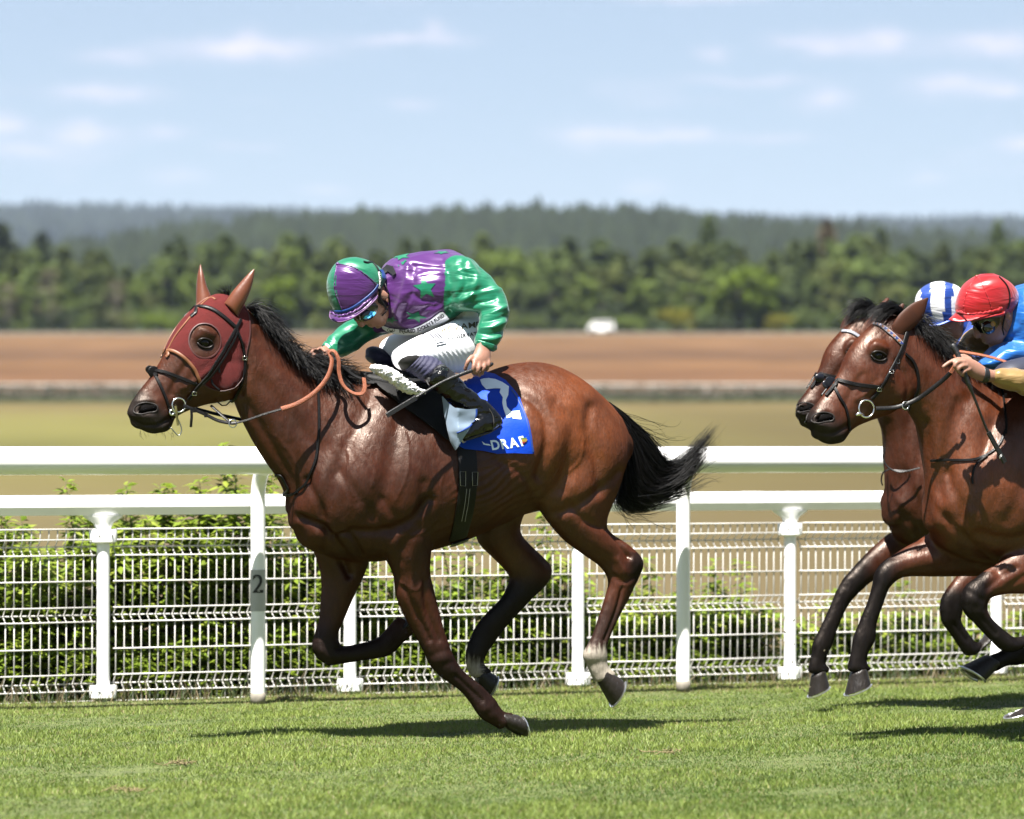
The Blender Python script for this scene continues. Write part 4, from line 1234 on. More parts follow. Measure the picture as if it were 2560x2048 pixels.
    grooves = [  # (line, width px, depth m): negative = furrow
        ([(930, 985), (885, 1080), (838, 1180), (800, 1290)], 22, -.015),          # front edge of shoulder blade
        ([(1010, 1010), (985, 1110), (960, 1220), (925, 1300)], 20, -.010),         # behind shoulder blade
        ([(880, 1330), (960, 1330), (1030, 1300), (1075, 1250)], 13, -.021),        # triceps lower edge
        ([(850, 1180), (900, 1250), (980, 1340)], 14, -.007),
        ([(960, 1250), (1000, 1320), (1000, 1400)], 12, -.008),
        ([(1060, 1210), (1050, 1300), (1010, 1370)], 15, -.010),
        ([(735, 1290), (800, 1320), (850, 1370), (900, 1440)], 10, -.026),          # chest fold
        ([(770, 1200), (810, 1300), (815, 1370)], 11, -.013), ([(835, 1345), (860, 1335), (885, 1350), (905, 1385)], 6, -.014), ([(1000, 1050), (1020, 1120), (1015, 1190), (990, 1250)], 4, .003), ([(850, 1090), (872, 1140), (868, 1200), (890, 1250)], 3.5, .003), ([(1115, 1300), (1100, 1240), (1110, 1180)], 4, .003), ([(1420, 1180), (1450, 1150), (1460, 1100)], 4, .003), ([(1240, 1150), (1300, 1180), (1335, 1230)], 10, -.006), ([(1210, 1060), (1250, 1110), (1260, 1170)], 14, -.005), ([(1030, 1340), (1060, 1330), (1090, 1300)], 4, .003), ([(780, 1010), (830, 1060), (850, 1110)], 4, .003),
        ([(640, 840), (700, 905), (770, 950), (850, 975)], 15, -.006),              # under the crest
        ([(615, 1010), (650, 1065), (700, 1150), (740, 1225)], 13, -.010),          # jugular groove
        ([(600, 985), (612, 930), (608, 870)], 10, -.009),                          # behind jaw
        ([(660, 960), (720, 1040), (800, 1120)], 22, -.006),
        ([(1300, 985), (1342, 1012), (1366, 1062), (1364, 1125), (1346, 1190)], 13, -.016),        # flank fold
        ([(1278, 950), (1296, 990), (1300, 1040)], 16, -.007),                      # hip hollow
        ([(1390, 1010), (1430, 1060), (1420, 1130), (1400, 1220)], 18, -.010),      # thigh muscle edge
        ([(1475, 1020), (1470, 1080), (1490, 1150), (1500, 1230)], 14, -.013),
        ([(1550, 1180), (1500, 1225), (1430, 1270), (1385, 1285)], 12, -.013),       # gaskin crease
        ([(1420, 1260), (1460, 1300), (1500, 1320)], 10, -.008),
        ([(1522, 1322), (1548, 1352), (1572, 1392)], 7, -.022), ([(1535, 1440), (1560, 1455), (1590, 1440)], 7, -.006), ([(1545, 1400), (1560, 1430)], 8, .007),                     # in front of achilles tendon
        ([(1556, 1470), (1540, 1530), (1512, 1600)], 4.5, -.009),                     # cannon tendon
        ([(1140, 1690), (1180, 1728), (1205, 1752)], 4.5, -.007), ([(1010, 1470), (1045, 1540), (1075, 1600)], 7, -.010), ([(1062, 1450), (1066, 1520), (1098, 1600)], 7, -.010), ([(1078, 1640), (1105, 1630), (1130, 1625)], 7, -.003), ([(1090, 1668), (1130, 1655)], 7, -.003), ([(1215, 1790), (1245, 1765)], 7, -.003), ([(1225, 1430), (1270, 1420)], 8, -.006), ([(1480, 1660), (1515, 1655)], 8, -.002),
        ([(880, 1628), (940, 1618)], 4.5, -.006), ([(820, 1480), (825, 1550)], 8, -.007), ([(1290, 1500), (1240, 1560), (1205, 1610)], 5, -.008),
        # head
        ([(470, 905), (440, 950), (425, 985)], 8, -.006), ([(520, 925), (490, 950), (455, 972)], 6, .005),   # facial crest
        ([(322, 1042), (352, 1062), (395, 1062), (432, 1042)], 4.5, -.010),          # mouth line
        ([(560, 870), (588, 930), (585, 985), (545, 1000)], 7, -.006),
        ([(500, 822), (535, 836)], 6, .005),
        ([(1090, 1325), (1180, 1285), (1275, 1245)], 4, .003), ([(1000, 1455), (1040, 1475), (1062, 1445)], 3, .003), ([(690, 1090), (735, 1150), (760, 1215)], 4, .0025), ([(905, 1120), (935, 1165), (930, 1215)], 3.5, .0025), ([(455, 955), (478, 985), (502, 985)], 3, .003), ([(432, 985), (462, 1000), (475, 990)], 3, -.003), ([(630, 850), (640, 900), (632, 930)], 3, .002)]
    bulges = [(915, 1200, 45, 110, 20, .010), (1030, 1180, 40, 90, 15, .012), (940, 1390, 45, 40, 0, .010), (800, 1240, 40, 70, 0, .008), (1290, 985, 30, 22, 30, .012), (1440, 1000, 40, 40, 0, .010), (1400, 1110, 45, 80, 10, .012), (1520, 1110, 32, 80, 0, .012),
              (1440, 1220, 50, 40, 0, .010), (780, 1360, 30, 25, 0, .016), (860, 1400, 30, 25, 0, .010), (1360, 1240, 24, 30, 0, .012), (1590, 1400, 16, 20, 0, .006), (1102, 1648, 20, 18, -30, .005), (1218, 1775, 22, 18, 30, .006), (815, 1620, 26, 22, 0, .006), (1488, 1640, 20, 20, 0, .005), (1560, 1428, 18, 22, 0, .006), (1030, 1480, 26, 60, -15, .007), (1200, 1250, 70, 50, 0, .006),
              (512, 858, 26, 18, 0, -.010), (362, 1021, 22, 13, -4, -.030), (360, 1004, 30, 7, -3, .008), (392, 1020, 8, 15, 0, .008), (358, 1040, 26, 6, 5, .006), (400, 1068, 20, 12, 0, .007), (480, 960, 26, 20, 0, .004)]
    relief(me, fr, grooves, bulges)
    # ribs and belly skin folds
    skin_lumps(me, 1)
    co = get_co(me); no = get_no(me); P = fr.near_px(co)
    k = np.exp(-((P[:, 0] - 1240) / 80) ** 2 - ((P[:, 1] - 1240) / 75) ** 2)
    wv = np.sin((P[:, 0] * .55 + P[:, 1] * 1.0) * .32 + 2.2 * np.sin(P[:, 0] * .045) + 1.5 * np.sin(P[:, 1] * .06)) * .0030
    set_co(me, co + no * (wv * k)[:, None])
    laplace(me, 2, .4)
    # colours of the coat, with sunlit rump and shaded front worked into them
    co = get_co(me); P = to_px(co); PN = fr.near_px(co); lat = fr.lat(co); n = len(co)
    no = get_no(me)
    col = np.tile(BAY, (n, 1))
    col = blend(col, BAYD, .55 * sstep(0, 1, .5 + vnoise(co, 3.5, 2, 3)))
    col = blend(col, BAYL, .85 * np.exp(-((P[:, 0] - 1440) / 140) ** 2 - ((P[:, 1] - 1080) / 170) ** 2))  # rump lightened: the sun's highlight there is put into the coat colour
    col = blend(col, BAYD, .62 * (1 - sstep(1000, 1330, P[:, 0])) * sstep(1000, 1100, P[:, 1] + .6 * (P[:, 0] - 560)))  # front half darkened: part dark shoulder coat, part shade put into the colour
    hd = 1 - sstep(600, 640, P[:, 0] + .35 * (P[:, 1] - 850)) 
    muz = sstep(1203, 1240, (1385 - P[:, 0]) * .6 + (P[:, 1]) * .62) * (P[:, 0] < 470)
    col = blend(col, MUZ, np.clip(muz, 0, 1))
    eye = np.exp(-((PN[:, 0] - 513) / 26) ** 2 - ((PN[:, 1] - 860) / 17) ** 2) * (P[:, 0] < 620); col = blend(col, MUZ * .6, np.clip(eye * 1.3, 0, .95))
    nos = np.exp(-((PN[:, 0] - 362) / 25) ** 2 - ((PN[:, 1] - 1021) / 14) ** 2) * (P[:, 0] < 470); col = blend(col, np.array([.008, .005, .004]), np.clip(nos * 2.2 - .6, 0, 1))
    # dark legs
    def legdark(cond, line0, line1):
        a, b = line0; t = sstep(a, b, P[:, 1]); return t * cond
    nearfore = (lat > .04) & (P[:, 0] > 960) & (P[:, 0] < 1330) & (P[:, 1] > 1400)
    col = blend(col, BLK * 1.8, legdark(nearfore, (1520, 1680), None) * .85)
    farfore = (lat < -.05) & (P[:, 0] < 1060) & (P[:, 1] > 1400)
    col = blend(col, BLK * 1.8, legdark(farfore, (1500, 1620), None) * .9)
    nh = (lat > .05) & (P[:, 0] > 1400) & (P[:, 1] > 1380)
    col = blend(col, BLK * 2.2, np.clip(np.exp(-((P[:, 0] - 1598) / 26) ** 2 - ((P[:, 1] - 1420) / 60) ** 2) * 1.2, 0, .9) * nh)
    col = blend(col, BLK * 3.5, legdark(nh, (1455, 1560), None) * .75)
    jag = 7 * np.sin(P[:, 0] * .5) + 5 * np.sin(P[:, 0] * 1.3 + 1)
    col = blend(col, SOCK, sstep(1608, 1632, P[:, 1] + jag) * nh)
    fh = (lat < -.05) & (P[:, 0] > 1120) & (P[:, 1] > 1300)
    col = blend(col, BLK * 2.0, legdark(fh, (1400, 1480), None))
    col = blend(col, SOCK, sstep(1640, 1668, P[:, 1] + jag - .3 * (P[:, 0] - 1180)) * fh * sstep(-8, 8, 1205 - P[:, 0] + 6 * np.sin(P[:, 1])))
    col = blend(col, SOCK * .9, .5 * sstep(.985, 1.0, 1 - np.abs(P[:, 0] - 1) ) if False else np.zeros(n))
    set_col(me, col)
    return me

HOOF_MAT = mat('hoof_horn', (.034, .026, .021), .45, var=.45, scale=30, bump=.35, bscale=90, stretch=(1, 1, .3), spec=.3)
SHOE = mat('racing_plate', (.62, .62, .63), .32, metal=.95, var=.1)
def hoof(fr, name, parent, ctop, cbot, ax1, rt, rb, label=None):
    """hoof capsule: ctop/cbot centres of coronet and sole (3-D), ax1 = direction heel->toe"""
    ax = (cbot - ctop).normalized(); a1 = ax1.normalized(); a2 = ax.cross(a1).normalized()
    mb = MB(); rg = []
    for t, s in ((-.12, .86), (0, 1.0), (.06, .985), (.5, .5), (.94, 0.03), (1.0, 0.0), (1.02, -.02)):
        r = rt * s + rb * (1 - s) if t >= 0 else rt * s
        if t > 1.01: r = rb * .9
        c = ctop.lerp(cbot, t) + a1 * (rb * .18 * max(t, 0))
        rr = []
        for k in range(20):
            q = 2 * math.pi * k / 20; cx = math.cos(q); sx = math.sin(q)
            ln = 1.12 if cx > 0 else .88
            rr.append(c + a1 * (cx * r * ln) + a2 * (sx * r * .92))
        rg.append(rr)
    mb.rings(rg); o = mb.build(name, HOOF_MAT, parent, True, 50)
    # shoe
    sh = MB(); pts = []
    for k in range(17):
        q = math.radians(-150 + 300 * k / 16); pts.append(cbot + a1 * (rb * .18) + a1 * (math.cos(q) * rb * .98 * (1.12 if math.cos(q) > 0 else .88)) + a2 * (math.sin(q) * rb * .9) + ax * .004)
    sh.ribbon(pts, [ax] * 17, .016, .006); sh.build('horseshoe', SHOE, o, False)
    return o

def eye_part(fr, px, py, L, parent, bvh, r=.025):
    e = MB(); p, n = shoot(bvh, px, py, 0, fr.at(px, py, L)); c = p - n * r * .62
    blob(e, c, [fr.U * r, fr.V * r, Vector((0, 0, r))]); e.build('eye', mat('eye_dark', (.005, .003, .002), .12, var=.02, spec=.25), parent, True)
    m = fr.mirror(c); e = MB(); blob(e, m, [fr.U * r, fr.V * r, Vector((0, 0, r))]); e.build('eye', MATS['eye_dark'], parent, True)
    # lids: thick rims above and below
    for sg, dark in ((-1, 1), (1, 1)):
        pts = []
        for k in range(9):
            t = -1 + 2 * k / 8; x = px + t * 20; y = py + sg * 12 * (1 - t * t) ** .7 + t * 3
            q, nn = shoot(bvh, x, y, .0, fr.at(x, y, L)); pts.append(q + nn * .003)
        l = MB().tube(pts, [.002] + [.0042] * 7 + [.002], 7).build('eyelid', mat('eyelid', (.022, .014, .011), .45, var=.2, spec=.3), parent, True)

def build_horse_one():
    fr = H1; base = fr.at(1000, 1845, 0); 
    root = thing('horse', 'bay racehorse in a maroon hood galloping in front, one front hoof on the turf', 'horse', (base.x, base.y, 0))
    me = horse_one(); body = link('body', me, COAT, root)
    bvh = bvh_of(me)
    eye_part(fr, 513, 858, .1, root, bvh)
    nostril(fr, bvh, root, [(334, 1030), (342, 1014), (362, 1007), (384, 1010), (394, 1018), (390, 1029), (372, 1032), (352, 1036)], .05)
    # hooves
    V = fr.V
    c0 = fr.at(1262, 1802, .12); c1 = fr.at(1290, 1836, .12); c1.z = .026
    hoof(fr, 'hoof', root, fr.at(1262, 1800, .12), fr.at(1302, 1810, .12), (fr.U * .35 + Vector((0, 0, -1))), .040, .058)
    hoof(fr, 'hoof', root, fr.at(1508, 1690, .15), fr.at(1545, 1722, .15), (-fr.U * .45 + Vector((0, 0, -1.0))), .040, .060)
    hoof(fr, 'hoof', root, fr.at(1200, 1688, -.15), fr.at(1230, 1706, -.15), (-fr.U * .4 + Vector((0, 0, -1.0))), .038, .05)
    hoof(fr, 'hoof', root, fr.at(1010, 1566, -.13), fr.at(1030, 1536, -.13), (fr.U * 1.0 + Vector((0, 0, .5))), .038, .052)
    # tail
    def g(pts, L0, L1, k=0.):
        m = len(pts); return np.array([fr.at(x, y, L0 + (L1 - L0) * i / (m - 1)) for i, (x, y) in enumerate(pts)])
    top = [(1518, 1008), (1560, 1040), (1605, 1080), (1640, 1120), (1672, 1160), (1705, 1150), (1745, 1110), (1795, 1060)]
    G = [g(top, 0, .03), g([(1520, 1014), (1562, 1058), (1592, 1110), (1615, 1160), (1650, 1195), (1700, 1180), (1742, 1135), (1785, 1076)], .01, .02),
         g([(1522, 1020), (1562, 1075), (1582, 1135), (1592, 1190), (1625, 1225), (1690, 1205), (1735, 1160), (1775, 1100)], .02, .05),
         g([(1524, 1028), (1560, 1090), (1570, 1150), (1570, 1205), (1590, 1245), (1650, 1232), (1715, 1195), (1760, 1140)], .01, .03),
         g([(1526, 1035), (1556, 1100), (1562, 1160), (1556, 1215), (1560, 1255), (1600, 1262), (1680, 1235), (1740, 1215)], -.02, -.03),
         g([(1526, 1035), (1552, 1100), (1556, 1160), (1550, 1210), (1545, 1245), (1570, 1275), (1620, 1275), (1690, 1255)], -.03, -.05)]
    co, f = strands(G, 1900, 5, .0018, .55, .010, 16, lenvar=.45)
    loose = [g([(1540, 1030), (1600, 1062), (1640, 1072), (1670, 1090), (1685, 1115)], .02, .04), g([(1545, 1040), (1590, 1070), (1650, 1100), (1660, 1108), (1682, 1105)], 0, .02), g([(1555, 1060), (1600, 1110), (1640, 1130), (1680, 1140), (1700, 1130)], .02, .06)]
    co2, f2 = strands(loose, 36, 6, .0009, 1.6, .02, 14)
    low = [g([(1560, 1180), (1550, 1235), (1560, 1270), (1600, 1290), (1660, 1280)], -.02, 0), g([(1556, 1200), (1540, 1250), (1545, 1270), (1575, 1300), (1625, 1300)], .02, 0), g([(1600, 1200), (1640, 1250), (1700, 1240), (1770, 1200), (1810, 1196)], .02, .05), g([(1640, 1180), (1700, 1180), (1750, 1160), (1790, 1140), (1822, 1150)], .02, .05)]
    co3, f3 = strands(low, 90, 8, .0010, 1.3, .02, 14)
    link('tail', mesh_np('tail', np.vstack([co, co2, co3]), np.vstack([f, f2 + len(co), f3 + len(co) + len(co2)])), HAIR, root)
    # solid core of the tail so that no daylight shows through its root
    dk = MB()
    ctr = [(1520, 1016), (1558, 1060), (1584, 1115), (1600, 1165), (1632, 1200), (1690, 1192), (1735, 1155)]
    Pm = catmull(ctr, 4)
    rads = np.interp(np.linspace(0, 1, len(Pm)), [0, .1, .3, .55, .75, .9, 1], [.016, .024, .034, .045, .045, .03, .012])
    rg = []
    for i, (x, y) in enumerate(Pm):
        c = fr.at(x, y, .01); a, b = Pm[max(i - 1, 0)], Pm[min(i + 1, len(Pm) - 1)]
        t = (fr.U * (b[0] - a[0]) - Vector((0, 0, 1)) * (b[1] - a[1])).normalized(); e = t.cross(fr.V).normalized()
        rg.append([c + e * rads[i] * math.cos(q * .5236) * (1 + .12 * math.sin(q * 3 + i)) + fr.V * rads[i] * .55 * math.sin(q * .5236) for q in range(12)])
    dk.rings(rg); dk.build('dock', HAIR, root, True)
    # mane: from the poll down the crest, blown back, lying on the far and near side of the crest
    M = []
    crest = [(618, 762), (645, 795), (675, 828), (705, 862), (738, 893), (772, 918), (808, 934), (845, 945), (885, 952)]
    rr = random.Random(5)
    for i, (x, y) in enumerate(crest):
        ln = [85, 78, 70, 60, 62, 80, 92, 70, 40][i]
        dx, dy = [(.95, .55), (.9, .55), (.85, .6), (.8, .65), (.8, .5), (.85, -.15), (.95, -.1), (.95, .25), (.9, .3)][i]
        M.append(np.array([fr.at(x, y + 6, 0), fr.at(x + dx * ln * .3, y + dy * ln * .3 - 12, .01), fr.at(x + dx * ln * .65, y + dy * ln * .65 - 8, .03), fr.at(x + dx * ln, y + dy * ln + 4, .05)]))
    co, f = strands(M, 1500, 15, .0014, .8, .012, 10, lenvar=.5)
    M2 = []
    for i, (x, y) in enumerate(crest[:8]):
        M2.append(np.array([fr.at(x, y + 4, 0), fr.at(x + 18, y + 6, .035), fr.at(x + 34, y + 26, .06 + .006 * i), fr.at(x + 44, y + 46, .075 + .008 * i)]))
    co2, f2 = strands(M2, 900, 16, .0014, .5, .006, 8, lenvar=.4)
    fl = [np.array([fr.at(560, 742, 0), fr.at(556, 728, .0), fr.at(548, 722, .01)]), np.array([fr.at(572, 740, 0), fr.at(572, 722, .0), fr.at(566, 716, .01)])]
    co3, f3 = strands(fl, 60, 17, .001, .5, .006, 6)
    link('mane', mesh_np('mane', np.vstack([co, co2, co3]), np.vstack([f, f2 + len(co), f3 + len(co) + len(co2)])), HAIR, root)
    # whiskers
    w = MB(); r = random.Random(3)
    for i in range(26):
        x, y = r.uniform(345, 435), r.uniform(1066, 1084); p = fr.at(x, y, r.uniform(-.02, .04))
        w.tube([p, p + Vector((r.uniform(-.004, .012), 0, -.014)), p + Vector((r.uniform(-.005, .02), -.005, -.03))], [.0005, .0004, .0002], 3)
    tag(w.build('whiskers', HAIR, root), kind='stuff')
    return root, me, bvh

def nostril(fr, bvh, root, pts, L, sides=(0, 1)):
    """dark open nostril with a raised rim, on both sides of the muzzle"""
    P = catmull(pts, 4, closed=True); rim = []; nr = []
    for x, y in P:
        p, n = shoot(bvh, x, y, .0, fr.at(x, y, L)); rim.append(p); nr.append(n)
    c = sum(rim, Vector()) / len(rim); nn = sum(nr, Vector()).normalized()
    for m in sides:
        R = [fr.mirror(p) for p in rim] if m else rim; C = fr.mirror(c) if m else c; NN = (nn - fr.V * (2 * nn.dot(fr.V))) if m else nn
        rg = [[p + NN * .0012 for p in R], [C + (p - C) * .8 + NN * .0002 for p in R], [C + (p - C) * .4 - NN * .006 for p in R]]
        MB().rings(rg).build('nostril', mat('nostril_dark', (.004, .003, .003), .8, spec=.05), root, True)
        MB().tube([p + NN * .0006 for p in R], .0038, 7, closed=True).build('nostril_rim', mat('muzzle_skin', (.032, .024, .021), .55, var=.2, scale=40, bump=.2, bscale=150, spec=.25), root, True)
# ------------------------------------------------------------------ flat pieces laid on a surface
def patch(bvh, fr, poly, off, thick, name, material, parent, step=7.0, depth=0.1, wrinkle=0.0, wscale=40., seed=1, Lfun=None, smooth=True, puff=0.0, tris=None, kind=None):
    """sheet with the given outline (photo points), draped on a surface; real thickness"""
    bm = bmesh.new()
    if tris is None:
        vs = [bm.verts.new((x, y, 0)) for x, y in poly]; bm.faces.new(vs)
    else:
        for P, Fc in tris:
            vs = [bm.verts.new((x, y, 0)) for x, y in P]
            for f in Fc:
                try: bm.faces.new([vs[i] for i in f])
                except ValueError: pass
    bmesh.ops.triangulate(bm, faces=bm.faces)
    for it in range(7):
        el = [e for e in bm.edges if e.calc_length() > step]
        if not el: break
        bmesh.ops.subdivide_edges(bm, edges=el, cuts=1)
        bmesh.ops.triangulate(bm, faces=[f for f in bm.faces if len(f.verts) > 3])
    for it in range(2): bmesh.ops.beautify_fill(bm, faces=bm.faces, edges=[e for e in bm.edges if not e.is_boundary])
    bm.verts.index_update(); bm.verts.ensure_lookup_table()
    P2 = np.array([v.co[:2] for v in bm.verts]); F2 = [[v.index for v in f.verts] for f in bm.faces]
    bnd = [(e.verts[0].index, e.verts[1].index) for e in bm.edges if e.is_boundary]
    bnd_v = {v for e in bnd for v in e}
    bm.free()
    top, bot = [], []
    pts = []; nrm = []
    for x, y in P2:
        if Lfun: p, n = fr.at(x, y, Lfun(x, y)), (fr.V + Vector((0, 0, .15))).normalized()
        else: p, n = shoot(bvh, x, y, 0, fr.at(x, y, depth))
        pts.append(p); nrm.append(n)
    C = np.array([tuple(p) for p in pts]); Nn = np.array([tuple(n) for n in nrm])
    wr = vnoise(C, wscale, seed, 3) * wrinkle if wrinkle else np.zeros(len(C))
    pf = np.zeros(len(C))
    if puff:
        B = np.array([P2[i] for i in bnd_v]); 
        dd = np.array([np.sqrt(((B - p) ** 2).sum(1)).min() for p in P2]); pf = puff * (1 - np.exp(-(dd / 9.0)))
    T = C + Nn * (off + thick + wr + pf)[:, None]; Bt = C + Nn * (off + np.minimum(wr, 0))[:, None]
    m = len(C); f = [list(q) for q in F2] + [[i + m for i in reversed(q)] for q in F2] + [[a, b, b + m, a + m] for a, b in bnd]
    me = bpy.data.meshes.new(name); me.from_pydata([tuple(c) for c in np.vstack([T, Bt])], [], f); me.update()
    bm = bmesh.new(); bm.from_mesh(me); bmesh.ops.recalc_face_normals(bm, faces=bm.faces); bm.to_mesh(me); bm.free()
    if smooth:
        me.polygons.foreach_set('use_smooth', np.ones(len(me.polygons), dtype=bool)); me.set_sharp_from_angle(angle=math.radians(55))
    o = link(name, me, material, parent)
    if kind: o['kind'] = kind
    return o

def glyphs(txt, bold=0.0, shear=0.0):
    """outline triangles of a piece of lettering, unit cap height; list of (points, faces) per letter"""
    out = []
    x0 = 0.0
    for ch in txt:
        if ch == ' ': x0 += .35; continue
        cu = bpy.data.curves.new('t', 'FONT'); cu.body = ch; cu.size = 1.0; cu.offset = bold; cu.shear = shear; cu.resolution_u = 3
        to = bpy.data.objects.new('t', cu); COL.objects.link(to)
        me = bpy.data.meshes.new_from_object(to.evaluated_get(bpy.context.evaluated_depsgraph_get())); bpy.data.objects.remove(to)
        co = get_co(me)
        if len(co):
            co[:, 0] -= co[:, 0].min(); w = co[:, 0].max()
            co[:, 0] += x0
            out.append((co[:, :2] / .70, [list(p.vertices) for p in me.polygons])); x0 += w + .09
        bpy.data.meshes.remove(me)
    return out, x0 / .70

def lettering(bvh, fr, txt, path, height, off, material, parent, name='letter', bold=.012, shear=0., depth=.2, squeeze=1.0, step=2.2):
    """letters along a photo polyline, each letter a mesh of its own"""
    gl, tw = glyphs(txt, bold, shear)
    P = catmull(path, 12) if len(path) > 2 else catmull(path, 24)
    s = np.concatenate([[0], np.cumsum(np.linalg.norm(np.diff(P, axis=0), axis=1))]); L = s[-1]
    for co, f in gl:
        u = co[:, 0] / tw * L
        bx = np.interp(u, s, P[:, 0]); by = np.interp(u, s, P[:, 1])
        um = u.mean(); du = .5
        t = np.array([np.interp(um + 3, s, P[:, 0]) - np.interp(um - 3, s, P[:, 0]), np.interp(um + 3, s, P[:, 1]) - np.interp(um - 3, s, P[:, 1])]); t /= np.linalg.norm(t) + 1e-9
        nn = np.array([t[1], -t[0]])
        pts = np.stack([bx + nn[0] * co[:, 1] * height, by + nn[1] * co[:, 1] * height], 1)
        patch(bvh, fr, None, off, .0012, name, material, parent, step=step, depth=depth, smooth=False, tris=[(pts, f)])

LEATHER = mat('black_leather', (.010, .009, .009), .42, var=.25, scale=30, bump=.12, bscale=160, spec=.2)
RUBBER = mat('orange_rein_rubber', (.52, .135, .042), .6, var=.18, scale=30, bump=.5, bscale=260)
STEEL = mat('steel', (.68, .67, .64), .22, metal=1.0, var=.08)
BRASSY = mat('yellow_strap', (.30, .27, .08), .5)

def both(fr, mbuild):
    pass

def ring3(c, a, b, R, r, n=20):
    return MB().tube([c + (a * math.cos(2 * math.pi * k / n) + b * math.sin(2 * math.pi * k / n)) * R for k in range(n)], r, 7, closed=True)

def strap_part(bvh, fr, name, line, width, material, parent, thick=.0035, off=.0025, mirror=True, depth=.06, res=6):
    pts, nrm = strap(bvh, fr, line, width, thick, off, res, depth)
    o = MB().ribbon(pts, nrm, width, thick).build(name, material, parent, True, 50)
    if mirror:
        pts2 = [fr.mirror(p) for p in pts]; n2 = [Vector(n) - fr.V * (2 * Vector(n).dot(fr.V)) for n in nrm]
        MB().ribbon(pts2, n2, width, thick).build(name, material, parent, True, 50)
    return o

def air_strap(fr, name, pts, width, thick, material, parent, nrm=None, res=6):
    """strap hanging in the air: rows px,py,L"""
    P = catmull(pts, res); q = [fr.at(x, y, l) for x, y, l in P]
    n = [nrm or (fr.V + Vector((0, 0, .5))).normalized()] * len(q)
    return MB().ribbon(q, n, width, thick).build(name, material, parent, True, 50)

